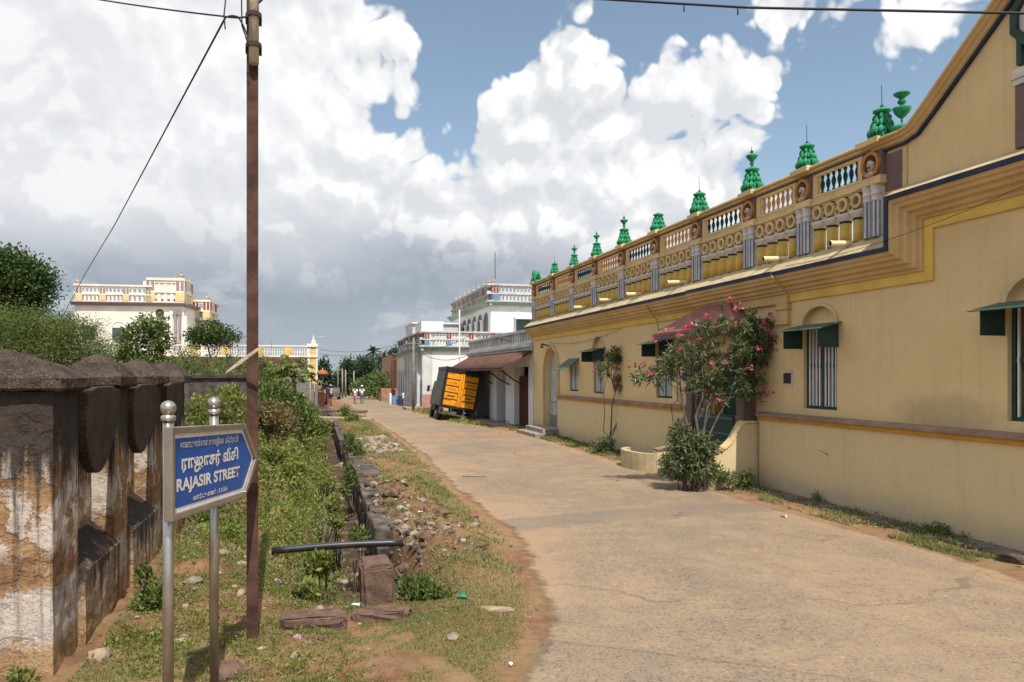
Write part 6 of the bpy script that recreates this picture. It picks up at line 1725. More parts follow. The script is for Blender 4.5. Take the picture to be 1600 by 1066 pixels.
# --- wires
def wire(label, pts, r=.008, sag=0.0, n=24, mat=M_WIRE):
    P = [Vector(p) for p in pts]; out = []
    for a, b in zip(P[:-1], P[1:]):
        for i in range(n): t = i/n; out.append(a.lerp(b, t)-Vector((0,0,4*sag*t*(1-t))))
    out.append(P[-1]); c = out[0].copy()
    mb = MB(); mb.tube([p-c for p in out], r, 6, caps=True)
    return tag(mb.build('overhead_wire', mat, None, c), label, 'wire')
top = Vector((px_-.03, py_-.06, 5.60))
wire('thin wire sloping from the pole down to the lower left across the clouds', [PT(352, 28, 6.3), PT(180, 350, 14), PT(133, 428, 20), PT(95, 500, 27), PT(88, 535, 30)], .009, .0)
wire('short curl of wire joining the sloping wire to the pole top', [PT(352,28,6.3), PT(372,27,6.35), PT(386,55,6.45)], .007, -.015)
wire('wire running left from the pole out of the top of the picture', [PT(388, 26, 6.45), PT(352, 26, 6.6), PT(140, -3, 8.2), PT(-120, -55, 10)], .008, .01)
wire('loose wire end hanging from the top left of the pole', [PT(355, -25, 6.4), PT(350, 24, 6.3), PT(352, 46, 6.3)], .006, .0)
wire('second loose wire hanging close against the pole sleeve', [PT(377,-30,6.4), PT(378,40,6.4), PT(388,70,6.45)], .006, .0)
Pm = Vector((px_, py_-.1, 5.86))
def q3(px, py, t): X = 1.57+1.85*t; Y = 3.86-.54*t; return Vector((X, Y, EYE+(HOR-py)/F*Y))
wq = [Vector((-9.5,7.1,6.5)), Vector((-2.3,5.0,5.08)), q3(945,-1,-.566), q3(1150,12,-.17), q3(1600,21,.496), Vector((6.9,2.3,3.3))]
wire('dark cable crossing the sky above the yellow gable', wq, .0065, .0)
mb = MB()
for px, py in ((1069,9.5),(1153,14.5)):
    X_ = min((abs(800+F*(1.57+1.85*t)/(3.86-.54*t)-px), t) for t in np.arange(-.9,.8,.002))[1]; p = q3(px, py, X_); mb.tube([p+Vector((0,0,.006)), p-Vector((0,0,.03))], .004, 6)
tag(mb.build('cable_ties', M_WIRE), 'two short ties hanging on the cable above the gable', 'cable tie')
for (a, b, lab, sg) in (((500,546,66),(630,535,66),'upper wire across the far street',.5),((500,553,70),(632,547,66),'lower wire across the far street',.35),((648,540,54),(740,520,46),'wire from the street pole to the verandah house',.5),((648,545,54),(745,548,45),'sagging wire in front of the white block house',.7)):
    wire(lab, [PT(*a), PT(*b)], .018, sg)
# --- plastered compound wall
def lichen_wall(name, dark_top, wsf=1.0):
    m, g, bs, out = new_mat(name)
    p = g.n('ShaderNodeNewGeometry').outputs['Position']; s = g.n('ShaderNodeSeparateXYZ'); g.l(p, s.inputs[0]); z = s.outputs['Z']
    n1 = g.noise(p, 1.6, 7, 0.65); n2 = g.noise(p, 6, 6, 0.65); n3 = g.noise(p, 30, 5, 0.7); n4 = g.noise(g.scalev(p, 6, 6, .38), 1.9, 6, .65)
    c = g.mix(g.mapr(n1, .35, .65), (.26,.145,.07), (.43,.29,.165))
    # lime wash that survives as pale shapes at mid height
    wsh = g.m('ADD', n1, g.m('MULTIPLY', g.m('SUBTRACT', n2, .5), .7))
    wz = g.m('MULTIPLY', g.mapr(z, .75, 1.05), g.mapr(z, 2.05, 1.6))
    c = g.mix(g.m('MULTIPLY', g.mapr(wsh, .47, .52), g.m('ADD', g.m('MULTIPLY', wz, .85*wsf), .0)), c, (.56,.53,.50))
    low = g.m('MULTIPLY', g.mapr(z, .82, .74), g.mapr(z, .28, .42))
    c = g.mix(g.m('MULTIPLY', g.mapr(wsh, .40, .44), g.m('MULTIPLY', low, .85*wsf)), c, (.55,.53,.51))
    # orange bare render where the plaster broke away
    band = g.m('MULTIPLY', g.mapr(z, .72, .84), g.mapr(z, 1.12, .98))
    c = g.mix(g.m('MULTIPLY', band, g.mapr(n2, .38, .55)), c, (.235,.13,.07))
    # black algae running from the top in streaks
    zt = g.m('ADD', z, g.m('ADD', g.m('MULTIPLY', g.m('SUBTRACT', n4, .5), 1.5), g.m('MULTIPLY', g.m('SUBTRACT', n1, .5), .7)))
    al = g.mapr(zt, dark_top-.25, dark_top+.16)
    c = g.mix(g.m('MULTIPLY', al, .95), c, (.036,.031,.029))
    c = g.mix(g.m('MULTIPLY', g.mapr(n4, .50, .68), .6), c, (.05,.042,.036))
    c = g.mix(g.m('MULTIPLY', g.mapr(n3, .56, .7), .5), c, (.10,.07,.045))
    g.l(c, bs.inputs['Base Color']); bs.inputs['Roughness'].default_value = .95; bs.inputs['Specular IOR Level'].default_value = .15
    bump(g, bs, g.m('ADD', g.m('ADD', n2, g.m('MULTIPLY', n3, .5)), g.m('MULTIPLY', g.mapr(wsh, .44, .5), .35)), .8, .04)
    return m
M_LICH = lichen_wall('mossy plaster', 1.62, .72)
M_LICH3 = lichen_wall('streaked plaster', 1.45, .6)
M_LICH2 = lichen_wall('blackened plaster', .62, .22)
def pebble_mat(name, a, b, c):
    m, g, bs, out = new_mat(name)
    p = g.n('ShaderNodeNewGeometry').outputs['Position']
    n1 = g.noise(p, 4, 6, .65); n2 = g.noise(p, 38, 4, .7); n3 = g.noise(p, 75, 2, .5)
    k = g.mix(g.mapr(n1, .36, .64), a, b)
    k = g.mix(g.m('MULTIPLY', g.mapr(n2, .5, .66), .7), k, tuple(x*.45 for x in a))
    k = g.mix(g.m('MULTIPLY', g.mapr(n3, .60, .68), .75), k, c)
    g.l(k, bs.inputs['Base Color']); bs.inputs['Roughness'].default_value = .95; bs.inputs['Specular IOR Level'].default_value = .1
    bump(g, bs, g.m('ADD', g.m('MULTIPLY', n2, 1.0), g.m('MULTIPLY', n3, .5)), 1.0, .03)
    return m
M_CAP = pebble_mat('mossy cement', (.052,.040,.033), (.105,.078,.061), (.22,.18,.145))
M_SLAB = pebble_mat('pebbly cement', (.062,.048,.039), (.10,.074,.058), (.20,.16,.125))
WW0 = -1.98
wyo = 5.25
cw = empty('compound_wall', (WX(WW0, 5.75), 5.75, 0), HRZ, 'old blackened compound wall with capped piers and hanging cement slabs at left', 'wall')
# local x along the street from the near pier corner; local y towards the lot's left is +, face towards the street is -y ... (frame turned 105 degrees)
def lcl(u, o, z): return (u, -o, z)         # o outwards to the street
def roughen(o, amt=.012, cuts=5):
    s_ = o.modifiers.new('sub', 'SUBSURF'); s_.subdivision_type = 'SIMPLE'; s_.levels = cuts; s_.render_levels = cuts
    t = bpy.data.textures.new('crumble', 'CLOUDS'); t.noise_scale = .14; t.noise_depth = 3
    d = o.modifiers.new('disp', 'DISPLACE'); d.texture = t; d.strength = amt*2; d.mid_level = .5; d.texture_coords = 'LOCAL'
    return o
piers = [(-.15, .62), (1.62, .55), (3.42, .55), (5.25, .5)]
def box_o(mb, u0, u1, o0, o1, z0, z1): return mb.box(u0, u1, o0, o1, z0, z1, fn=lcl)
for i, (u, w_) in enumerate(piers):
    w2 = w_
    dep = .95 if i == 0 else .42
    mb = MB(); box_o(mb, u, u+w2, -dep, .0, -.35, 2.27); p_ = roughen(mb.build('pier', M_LICH, cw), .014, 5)
    # corner roll between the two faces
    mb = MB(); ov = .085; zc = 2.27+.006
    b_ = [(u-ov,-dep-ov),(u+w2+ov,-dep-ov),(u+w2+ov,ov),(u-ov,ov)]
    mid = ((u+u+w2)/2, -dep/2)
    def ringp(f, z): return [lcl(mid[0]+(x-mid[0])*f, mid[1]+(y-mid[1])*f, z) for x, y in b_]
    rings = [ringp(.96, zc), ringp(1.0, zc+.02), ringp(1.0, zc+.095), ringp(.96, zc+.11), ringp(.54, zc+.235), ringp(.12, zc+.315)]
    vs = [v for r_ in rings for v in r_]; fs = []
    for k in range(len(rings)-1):
        for j in range(4): fs.append((k*4+j, k*4+(j+1)%4, (k+1)*4+(j+1)%4, (k+1)*4+j))
    fs += [(3,2,1,0), tuple(range(len(vs)-4, len(vs)))]
    mb.add(vs, fs); roughen(mb.build('cap', M_CAP, p_), .022, 5)
for i in range(3):
    a = piers[i][0]+piers[i][1]; b = piers[i+1][0]
    mb = MB(); box_o(mb, a-.02, b+.02, -.38, -.20, -.3, 1.98); roughen(mb.build('panel', M_LICH3, cw), .012, 5)
    mb = MB(); mb.prism([(-.20,-.35),(.06,-.35),(.06,.74),(-.20,.96)], lambda o, z, d: lcl(d, o, z), a, b); roughen(mb.build('plinth', M_LICH2 if i else M_LICH2, cw), .012, 5)
    # hanging shield shaped slab, leaning out a little at the top
    c_ = (a+b)/2; hw = (b-a)/2*.93; n = 16
    out = [(-hw, 0.0), (-hw*.98, -.22)]
    for k in range(n+1):
        t = math.pi*k/n; out.append((-hw*.97*math.cos(t), -.24-.50*math.sin(t)**1.35))
    out += [(hw*.98,-.22),(hw, 0.0),(hw*.5,.05),(-hw*.5,.05)]
    mb = MB(); mb.prism(out, lambda x, z, d: lcl(c_+x, d+.07*(z+.7), 2.24+z), -.06, .02); 
    sl_ = mb.build('slab', M_SLAB, cw, bevel=.012)
mb = MB(); box_o(mb, 5.7, 9.0, -.45, -.1, -.3, .9); roughen(mb.build('low_wall', M_LICH2, cw), .02, 5)
# long low dark wall of the lot further left behind
p = PT(330, 598, 17); 
bw = empty('lot_wall', (PT(250,0,16.5).x, 16.5, 0), R(3), 'low dark boundary wall behind the bushes of the vacant lot', 'wall')
mb = MB(); mb.box(-5, 1.9, 0, .25, -.3, 2.3); roughen(mb.build('wall', M_BLK, bw), .02, 4)
mb = MB(); mb.box(-5.05, 1.95, -.06, .31, 2.3, 2.4); mb.build('coping', M_CAP, bw, bevel=.02)
# --- black pipe lying across the drain
a_ = PT(425, 862, 9.75); b_ = PT(630, 848, 10.0)
za = ZG(a_.x, a_.y)+.06; zb_ = ZG(b_.x, b_.y)+.07
a_.z = max(a_.z, za); b_.z = max(b_.z, zb_)
mb = MB(); pts = [Vector((0,0,0)).lerp(b_-a_, i/10)+Vector((0,0,.02*math.sin(i/10*math.pi))) for i in range(11)]
mb.tube(pts, .048, 14, caps=True); tag(mb.build('drain_pipe', M_PIPE, None, a_), 'black plastic pipe lying across the drain from bank to bank', 'pipe')
# --- box truck leaning into the ditch
M_TGRY = M('olive grey truck skin', (.075,.08,.065), var=.2, scale=2, rough=.6, bumps=.1, stain=(.12,.10,.07))
M_TORG = M('orange truck door', (.74,.29,.012), var=.15, scale=3, rough=.45, bumps=.05, stain=(.5,.22,.02))
M_TDRK = M('dark door backing', (.10,.045,.012), var=.2, bumps=0)  # dark brown base colour draws the gaps between the orange panels
M_TBLK = M('black truck frame', (.016,.016,.018), var=.2, scale=5, rough=.5, bumps=.05)
M_TRED = M('red door lettering', (.48,.06,.01), var=.1, scale=5, bumps=0)
M_TYRE = M('tyre rubber', (.022,.021,.02), var=.3, scale=8, rough=.9, bumps=.2)
M_LAMP = M('red lamp glass', (.30,.02,.01), var=0, rough=.2, bumps=0, spec=.5)
M_PLATE = M('pale plate', (.45,.38,.30), var=.1, scale=8, bumps=0)
tp = PT(716, 655, 39.2); tw = 7.48
tx = WX(tw, 39.2)
truck = empty('box_truck', (tx, 39.2, -.20), 0, 'grey box truck with orange rear doors tilting into the ditch by the verandah', 'truck')
truck.rotation_euler = Matrix.Rotation(HRZ-R(90)+R(-1), 4, 'Z').to_euler()
# local: x right, y forward (away), z up; roll to the right
rollm = Matrix.Rotation(HRZ-R(90)-R(2), 4, 'Z') @ Matrix.Rotation(R(10.5), 4, 'Y')
truck.rotation_euler = rollm.to_euler(); truck.scale = (1.07,1.07,1.07)
hw = .90
mb = MB(); mb.box(-hw, hw, .06, 3.1, .78, 2.68); mb.build('cargo_box', M_TGRY, truck, bevel=.03)
mb = MB(); y = .25
while y < 3.0:
    mb.box(-hw-.018, -hw, y, y+.06, .8, 2.66); y += .33
mb.box(-hw-.02,-hw,.06,3.1,.74,.86); mb.box(-hw-.02,-hw,.06,3.1,2.58,2.7); mb.build('side_rib', M_TGRY, truck)
mb = MB(); mb.box(-hw-.02, -hw+.08, -.02, .06, .70, 2.72); mb.box(hw-.08, hw+.02, -.02, .06, .70, 2.72); mb.box(-hw+.08, hw-.08, -.02, .06, 2.48, 2.72); mb.box(-hw+.08, hw-.08, -.02, .06, .70, .80); mb.build('rear_frame', M_TBLK, truck, bevel=.01)
for k, (x0, x1) in enumerate(((-hw+.09, -.008), (.008, hw-.09))):
    mb = MB(); mb.box(x0, x1, .0, .05, .81, 2.47); d_ = mb.build('rear_door', M_TDRK, truck)
    mb = MB(); mb.box(*((x1-.11, x1) if k == 0 else (x0, x0+.11)), -.016, 0, .82, 2.46); mb.build('door_stile', M_TORG, d_)
    for r_ in range(5):
        z0 = .83+r_*.33; xr0, xr1 = (x0+.03, x1-.13) if k == 0 else (x0+.13, x1-.03)
        mb = MB(); mb.box(xr0, xr1, -.022, 0, z0, z0+.27); pn = mb.build('door_panel', M_TORG, d_, bevel=.012)
        if r_ in (1,2,3):
            mb = MB(); xx = xr0+.12; rr = random.Random(r_*7+k)
            while xx < xr1-.14:
                w_ = rr.choice((.05,.06,.07)); mb.box(xx, xx+.016, -.0245, -.0215, z0+.09, z0+.19); mb.box(xx+.016, xx+w_-.012, -.0245, -.0215, z0+rr.choice((.09,.13,.172)), z0+rr.choice((.19,.148))); xx += w_
            if len(mb.v): mb.build('faded_lettering', M_TRED if r_ > 1 else M_TBLK, pn)
        if r_ in (0, 4):
            mb = MB(); mb.box(xr0, xr0+(xr1-xr0)*.55, -.0255, -.0215, z0+.235, z0+.26); mb.build('hinge', M_TBLK, pn)
    mb = MB(); xl = x1-.07 if k == 0 else x0+.05; mb.tube([(xl,-.03,.82),(xl,-.03,2.46)], .012, 6); mb.box(xl-.02,xl+.02,-.045,-.02,1.4,1.62); mb.build('lock_bar', M_TORG, d_)
mb = MB(); mb.box(-.32, -.24, .1, 4.9, .50, .72); mb.box(.24, .32, .1, 4.9, .50, .72); mb.box(-hw,hw,.1,.2,.6,.76); mb.build('chassis', M_TBLK, truck)
mb = MB(); mb.box(-hw, hw, -.06, .02, .36, .44); mb.box(-hw, -hw+.06, -.04, .02, .44, .72); mb.box(hw-.06, hw, -.04, .02, .44, .72); mb.box(-.35,-.29,-.04,.02,.44,.72); mb.box(.29,.35,-.04,.02,.44,.72); mb.build('rear_bumper', M_TGRY, truck)
for s_ in (-1, 1):
    mb = MB(); mb.box(s_*.62-.17, s_*.62+.17, -.05, .03, .55, .67); t_ = mb.build('tail_light', M_PLATE if s_ < 0 else M_TBLK, truck)
    mb = MB(); mb.lathe([(.055,0),(.055,.02)], (0,0,0), 12); mb.build('lamp_glass', M_LAMP, t_, (s_*.74, -.05, .61), (R(90),0,0))
def wheel(x, y, r_=.36, w_=.2):
    mb = MB(); mb.lathe([(r_*.62,-w_/2),(r_*.93,-w_/2),(r_,-w_*.35),(r_,w_*.35),(r_*.93,w_/2),(r_*.62,w_/2)], (0,0,0), 22); o = mb.build('wheel', M_TYRE, truck, (x, y, r_), (0, R(90), 0))
    mb = MB(); mb.lathe([(r_*.62,-w_*.42),(r_*.5,-w_*.2),(r_*.2,-w_*.2),(.06,-w_*.5),(.05,w_*.5),(r_*.2,w_*.2),(r_*.5,w_*.2),(r_*.62,w_*.42)], (0,0,0), 16); mb.build('rim', M_STEEL, o)
for x in (-.74, .74): wheel(x, .95); wheel(x, 3.75)
mb = MB()
cab = [(3.15,.62),(4.75,.62),(4.85,1.25),(4.5,1.95),(3.15,2.0)]
mb.prism(cab, lambda y, z, d: (d, y, z), -.84, .84); mb.build('cab', M_TGRY, truck, bevel=.05)
mb = MB(); mb.box(-.85, -.835, 3.6, 4.4, 1.3, 1.85); mb.build('cab_window', M_GLS, truck)
mb = MB(); mb.tube([(-.84,4.4,1.35),(-1.08,4.45,1.45)], .018, 6); mb.box(-1.16,-1.02,4.42,4.46,1.32,1.66); mb.build('side_mirror', M_TBLK, truck, bevel=.01)
mb = MB(); mb.box(-.88,-.55,2.0,2.9,.42,.72); mb.build('fuel_tank', M_TBLK, truck, bevel=.04)
# --- people
SKIN = M('brown skin', (.20,.11,.07), var=.1, scale=10, bumps=0, rough=.6)
C_WHT = M('white cotton', (.72,.72,.74), var=.08, scale=6, bumps=.2)
C_JEAN = M('blue jeans', (.10,.15,.25), var=.2, scale=8, bumps=.2)
C_SHORT = M('pink grey shorts', (.46,.32,.31), var=.15, scale=8, bumps=.2)
C_DARK = M('dark cloth', (.03,.032,.045), var=.2, scale=8, bumps=.2)
C_HAIR = M('black hair', (.012,.010,.010), var=.2, scale=20, bumps=.3, rough=.5)
C_TAN = M('khaki cloth', (.30,.27,.23), var=.15, scale=8, bumps=.2)
C_SHOE = M('dark shoe', (.03,.028,.028), var=.2, bumps=0)
def skin(name, joints, edges, mat, parent, root=0, lv=2):
    me = bpy.data.meshes.new(name); me.from_pydata([j[:3] for j in joints], edges, []); me.update()
    o = link(name, me, parent)
    s_ = o.modifiers.new('skin', 'SKIN'); s_.use_smooth_shade = True
    sv = me.skin_vertices[0].data
    for i, j in enumerate(joints):
        r_ = j[3]; sv[i].radius = (r_, r_) if not hasattr(r_, '__len__') else r_
    sv[root].use_root = True
    b = o.modifiers.new('sub', 'SUBSURF'); b.levels = lv; b.render_levels = lv
    dg = bpy.context.evaluated_depsgraph_get(); dg.update()
    m2 = bpy.data.meshes.new_from_object(o.evaluated_get(dg)); o.modifiers.clear(); o.data = m2; m2.name = name
    m2.materials.clear(); m2.materials.append(mat)
    return o
def person(label, X, Y, yaw, h, pose, shirt, legs, short, hair=True, cap=None, pack=None, cam_=None):
    root = empty('person', (X, Y, float(zg(X+K*Y, Y))+.012), yaw, label, 'person')
    k = h/1.75
    # facing +y; joints for hips, knees, feet, spine, shoulders, elbows, hands
    st = pose['stride']; J = []
    def v(x, y, z, r_): J.append((x*k, y*k, z*k, (r_[0]*k, r_[1]*k) if hasattr(r_, '__len__') else r_*k)); return len(J)-1
    pel = v(0,0,.95,(.15,.11)); sp = v(0,.01,1.15,(.135,.10)); ch = v(0,0,1.36,(.16,.11)); nk = v(0,0,1.50,.058); hd0 = v(0,.015,1.60,(.075,.088)); hd1 = v(0,.01,1.70,(.07,.082))
    E = [(pel,sp),(sp,ch),(ch,nk),(nk,hd0),(hd0,hd1)]
    L = {}
    for s_, sg in ((-1,st),(1,-st)):
        hp = v(s_*.09,0,.88,.088); kn = v(s_*.10, sg*.16+.03, .50, .058); an = v(s_*.10, sg*.30 if sg > 0 else sg*.40, .09 if sg >= 0 else .13, .040); to = v(s_*.11, (sg*.30 if sg > 0 else sg*.40)+.15, .035 if sg >= 0 else .05, .036)
        E += [(pel,hp),(hp,kn),(kn,an),(an,to)]
        sh = v(s_*.19,0,1.42,.06); el, ha = pose['arms'][0 if s_ < 0 else 1]
        e_ = v(el[0]*s_, el[1], el[2], .042); w_ = v(ha[0]*s_, ha[1], ha[2], .030); pm = v(ha[0]*s_+.0, ha[1]+.03, ha[2]-.06 if ha[2] < 1.2 else ha[2]+.05, .036)
        E += [(ch,sh),(sh,e_),(e_,w_),(w_,pm)]
        L[s_] = (hp,kn,an,to,sh,e_,w_)
        bt = v(ha[0]*s_, ha[1]+.05, (ha[2]-.14) if ha[2] < 1.2 else ha[2]+.11, .014); E.append((pm,bt))
        for f_ in range(3):
            fz = v(ha[0]*s_+(f_-1)*.02, ha[1]+.035+.012*f_, (ha[2]-.135-.006*f_) if ha[2] < 1.2 else ha[2]+.105, .010); E.append((pm,fz))
        tb = v(ha[0]*s_-s_*.035, ha[1]+.055, (ha[2]-.085) if ha[2] < 1.2 else ha[2]+.07, .011); E.append((pm,tb))
    skin('body', J, E, SKIN, root)
    P = lambda i, f=1.0, dr=.014: (J[i][0], J[i][1], J[i][2], (J[i][3][0]+dr, J[i][3][1]+dr) if hasattr(J[i][3],'__len__') else J[i][3]+dr)
    def lerp(a, b, t, r_): return (a[0]+(b[0]-a[0])*t, a[1]+(b[1]-a[1])*t, a[2]+(b[2]-a[2])*t, r_)
    tj = [P(pel), P(sp), P(ch), lerp(J[ch],J[nk],.7,.075*k)]; te = [(0,1),(1,2),(2,3)]
    for s_ in (-1,1):
        sh, el = L[s_][4], L[s_][5]; tj += [P(sh,1,.016), lerp(J[sh],J[el],.75,.062*k)]; te += [(2,len(tj)-2),(len(tj)-2,len(tj)-1)]
    skin('shirt', tj, te, shirt, root)
    lj = [P(pel,1,.008)]; le = []
    for s_ in (-1,1):
        hp, kn, an = L[s_][:3]; lj.append(P(hp,1,.016)); le.append((0,len(lj)-1))
        if short: lj.append(lerp(J[hp],J[kn],.85,.085*k)); le.append((len(lj)-2,len(lj)-1))
        else: lj += [P(kn,1,.02), lerp(J[kn],J[an],.92,.062*k)]; le += [(len(lj)-3,len(lj)-2),(len(lj)-2,len(lj)-1)]
    skin('shorts' if short else 'trousers', lj, le, legs, root)
    for s_ in (-1,1):
        a, t = J[L[s_][2]], J[L[s_][3]]
        skin('shoe', [(a[0],a[1]-.03*k,a[2]-.03*k,.05*k),(t[0],t[1],t[2],.045*k)], [(0,1)], C_SHOE, root)
    mb = MB(); mb.ell((0,-.015*k,1.705*k),(.085*k,.10*k,.085*k),12,8); mb.build('hair', C_HAIR, root)
    mb = MB(); mb.ell((0,.105*k,1.635*k),(.016*k,.022*k,.03*k),6,5)
    for s_ in (-1,1): mb.ell((s_*.083*k,.01*k,1.635*k),(.014*k,.03*k,.04*k),6,5)
    mb.build('face_features', SKIN, root)
    mb = MB()
    for s_ in (-1,1): mb.ell((s_*.032*k,.096*k,1.66*k),(.013*k,.008*k,.009*k),6,4)
    mb.ell((0,.098*k,1.582*k),(.03*k,.008*k,.007*k),6,4); mb.build('eyes_and_mouth', C_HAIR, root)
    if cap:
        mb = MB(); mb.lathe([(.17*k,1.72*k),(.165*k,1.735*k),(.098*k,1.745*k),(.09*k,1.80*k),(.05*k,1.835*k),(.01*k,1.84*k)], (0,0,0), 14); mb.build('hat', cap, root)
    if pack:
        mb = MB(); mb.box(-.15*k,.15*k,-.33*k,-.13*k,1.02*k,1.46*k); o = mb.build('backpack', pack, root, bevel=.05)
        mb = MB()
        for s_ in (-1,1): mb.tube([(s_*.11*k,-.14*k,1.42*k),(s_*.12*k,.0,1.52*k),(s_*.12*k,.13*k,1.38*k),(s_*.12*k,.05*k,1.1*k),(s_*.11*k,-.14*k,1.06*k)], .018*k, 5)
        mb.build('strap', pack, o)
    if cam_:
        mb = MB(); mb.box(-.06*k,.06*k,.30*k,.36*k,1.58*k,1.66*k); mb.tube([(0,.36*k,1.62*k),(0,.43*k,1.62*k)], .035*k, 10); mb.build('camera', C_DARK, root)
    return root
down = (((.25,-.02,1.14),(.27,.05,.90)), ((.25,.0,1.14),(.27,.10,.90)))
swing = (((.25,.08,1.15),(.25,.20,.95)), ((.25,-.10,1.14),(.26,-.12,.88)))
g_ = GR(555, 631); person('person in white shirt and pale shorts walking away, left of the pair', g_.x, g_.y, R(8), 1.68, {'stride': .9, 'arms': swing}, C_WHT, C_SHORT, True)
g_ = GR(565.5, 631); person('person in white shirt, blue jeans and pale hat walking away on the right', g_.x, g_.y, R(12), 1.72, {'stride': .25, 'arms': down}, C_WHT, C_JEAN, False, cap=C_WHT)
g_ = GR(517, 635); person('person with dark backpack holding a camera to the face by the stall', g_.x, g_.y, R(-62), 1.75, {'stride': .2, 'arms': (((.24,.18,1.30),(.08,.30,1.52)),((.24,.18,1.30),(.08,.30,1.52)))}, C_WHT, C_DARK, True, cap=C_TAN, pack=C_DARK, cam_=True)
# --- stall, fence and clutter at the left end of the street
M_TARP = M('black tarpaulin', (.018,.018,.02), var=.3, scale=3, rough=.6, bumps=.3)
M_ORAW = M('orange awning', (.36,.10,.04), var=.12, scale=3, bumps=.1)
M_CRATE = M('red brown box paint', (.20,.045,.03), var=.2, scale=3, bumps=.15)
g_ = GR(492, 636)
st = empty('roadside_stall', (g_.x, g_.y, g_.z), HRZ, 'small roadside stall with orange awning and sagging black tarpaulin', 'stall')
mb = MB()
for a, b in ((2.1,.3),(5.6,.3),(2.1,-1.0),(5.6,-1.0)): mb.tube([(a,b,-.2),(a,b,2.7 if b > 0 else 2.1)], .04, 6)
mb.build('frame_pole', BARKD, st)
mb = MB(); nx = 8
vs = []; 
for i in range(nx+1):
    for j in range(5):
        t = j/4; vs.append((2.0+3.8*i/nx, .6-1.7*t, 2.75-.9*t-.28*math.sin(t*math.pi)+.1*math.sin(i*2.1+j)))
fs = [(i*5+j,(i+1)*5+j,(i+1)*5+j+1,i*5+j+1) for i in range(nx) for j in range(4)]
b0 = len(vs); vs2 = vs+[(x,y,z-.03) for x,y,z in vs]; fs2 = fs+[tuple(k+b0 for k in reversed(f)) for f in fs]
mb.add(vs2, fs2); mb.build('tarpaulin', M_TARP, st, recalc=False)
p = PT(504, 581, 66); q = st.matrix_world
mb = MB(); pl = Vector((p.x-g_.x, p.y-g_.y, p.z-g_.z)); pl.rotate(Matrix.Rotation(-HRZ, 3, 'Z'))
mb.lathe([(.52,-.25),(.54,-.2),(.44,0),(.25,.13),(.05,.18)], (pl.x, pl.y, pl.z), 12); mb.tube([(pl.x,pl.y,pl.z+.35),(pl.x,pl.y,0)], .03, 6, mi=1); mb.build('orange_awning', [M_ORAW, M_STEEL], st)
def crate(px, py, w_, h_, label, m_):
    g2 = GR(px, py); r_ = empty('stall_box', (g2.x, g2.y, g2.z), HRZ, label, 'box')
    mb = MB(); mb.box(-w_/2, w_/2, -w_/2, w_/2, 0, h_); mb.build('case', m_, r_, bevel=.02)
    mb = MB(); mb.box(-w_/2-.03, w_/2+.03, -w_/2-.03, w_/2+.03, h_, h_+.06); mb.build('lid', M_TILE if m_ is not M_CRATE else M_TAN, r_)
crate(496, 636, 1.1, 1.2, 'dark maroon box in front of the grey fence by the stall', M_MAR)
crate(506, 632, 1.1, 1.0, 'lower red box with pale top right of the maroon box', M_CRATE)
# grey plank fence
fr = empty('plank_fence', (PT(478,0,50).x, 50, ZG(PT(478,0,50).x, 50)), R(2), 'weathered grey plank fence under the papaya tree', 'fence')
for i in range(9):
    x = -1.35+i*.24; mb = MB(); mb.box(x, x+.2, random.uniform(-.03,.03), .05, -.2, random.uniform(1.9,2.35)); mb.build('plank', M_WOOD, fr, rot=(0, random.uniform(-.03,.03), 0))
mb = MB(); mb.box(-1.4, .85, .05, .10, .5, .6); mb.box(-1.4,.85,.05,.10,1.6,1.7); mb.build('fence_rail', M_WOOD, fr)
# poles along the far street and the two nearer ones on the right
def upole(px, py0, py1, Y, r_, label, m_, arm=True):
    x = PT(px,0,Y).x; gz = ZG(x, Y); root = empty('utility_pole', (x, Y, gz), 0, label, 'utility pole'); H_ = EYE+(HOR-py0)/F*Y-gz
    mb = MB(); mb.tube([(0,0,-.2),(0,0,H_)], [r_, r_*.75], 8); mb.build('shaft', m_, root)
    if arm:
        mb = MB(); mb.box(-.6,.6,-.05,.05,H_-.45,H_-.36); o = mb.build('crossarm', m_, root)
        for q_ in (-.5,0,.5):
            mb = MB(); mb.lathe([(.03,0),(.05,.06),(.03,.12)], (q_,0,H_-.36), 6); mb.build('insulator', M_COLW, o)
upole(646, 528, 640, 53.5, .11, 'dark street pole in front of the pale column house', M_WOOD)
upole(718, 484, 585, 47.6, .055, 'thin pale mast above the verandah house parapet', M_COLW, False)
upole(528, 573, 612, 92, .09, 'leftmost far pole at the end of the street', M_WOOD)
upole(535, 577, 612, 98, .12, 'concrete far pole, second from left at the end of the street', M_GRS, False)
upole(540, 578, 612, 104, .12, 'concrete far pole, third from left at the end of the street', M_GRS, False)
upole(553, 580, 612, 108, .12, 'concrete far pole nearest the walking people', M_GRS, False)
upole(590, 575, 620, 95, .10, 'dark thin pole standing at the far hedge', BARKD)
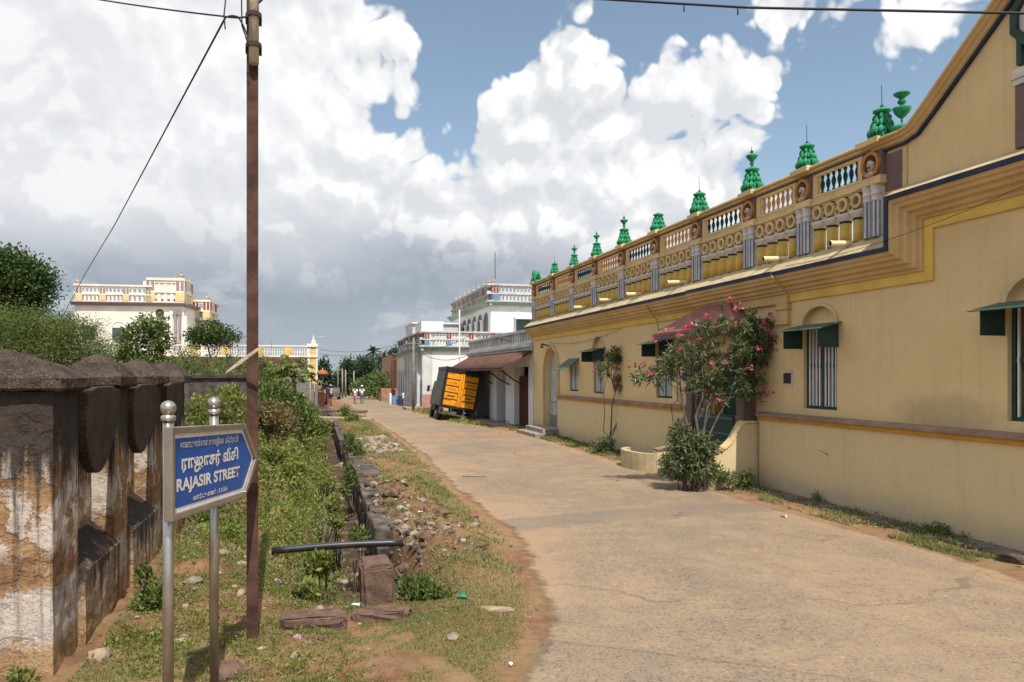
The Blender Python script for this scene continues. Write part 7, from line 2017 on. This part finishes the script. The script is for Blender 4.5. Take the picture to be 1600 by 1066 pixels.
# parked car far away at the end of the road
g_ = PT(521, 606, 92); cr_ = empty('parked_car', (g_.x, 92, base_z(92)), R(12), 'small dark car parked far down the street beside the stall', 'car')
mb = MB(); mb.prism([(-1.9,.3),(1.9,.3),(1.95,.75),(1.1,.9),(.6,1.4),(-1.2,1.42),(-1.8,.9)], lambda y, z, d: (d, y, z), -.8, .8); mb.build('body', M_TGRY, cr_, bevel=.06)
mb = MB(); mb.prism([(.95,.92),(.55,1.34),(-1.1,1.36),(-1.6,.92)], lambda y, z, d: (d, y, z), -.81, .81); mb.build('car_window', M_GLS, cr_)
for x in (-.75,.75):
    for y in (-1.2,1.2): mb = MB(); mb.lathe([(.32,-.1),(.32,.1)], (0,0,0), 14); mb.build('wheel', M_TYRE, cr_, (x,y,.32), (0,R(90),0))
# litter
def litter(px, py, s_, col, label):
    p = GR(px, py); mb = MB(); rr = random.Random(px); n = 8
    vs = [(0,0,.02)]+[(s_*rr.uniform(.5,1.1)*math.cos(k*6.283/n), s_*rr.uniform(.5,1.1)*math.sin(k*6.283/n), rr.uniform(0,s_*.6)) for k in range(n)]
    vs += [(x*.98,y*.98,z+.006) for x,y,z in vs]
    mb.add(vs, [(0,1+k,1+(k+1)%n) for k in range(n)]+[(9,10+(k+1)%n,10+k) for k in range(n)]); 
    tag(mb.build('litter', M('litter '+label[:12], col, var=.1, bumps=0, rough=.5), None, (p.x, p.y, ZG(p.x,p.y)+.012)), label, 'litter')
litter(438, 900, .05, (.05,.18,.55), 'crumpled blue plastic scrap on the bank right of the pole')
litter(557, 948, .06, (.55,.6,.55), 'crumpled clear plastic bag at the drain end')
litter(657, 818, .05, (.75,.75,.75), 'white paper scrap on the rubble bank')
litter(617, 747, .07, (.75,.75,.75), 'white plastic scrap beside the drain wall in the grass')
litter(722, 942, .065, (.02,.22,.13), 'crumpled green plastic sheet right of the bush at the drain end')
litter(798, 1037, .022, (.75,.75,.75), 'tiny white paper scrap on the grass near the bottom')
litter(1225, 808, .07, (.75,.72,.68), 'pale flattened paper on the road by the verge')
litter(1206, 766, .05, (.45,.6,.55), 'pale green plastic scrap on the verge under the plinth')
mb = MB(); mb.tube(limb_path((0,0,.02),(.55,-.12,.03),5,.1), .008, 5); p = GR(722, 748); tag(mb.build('fallen_stick', BARKD, None, (p.x, p.y, p.z+.03)), 'thin dark stick lying on the road', 'stick')
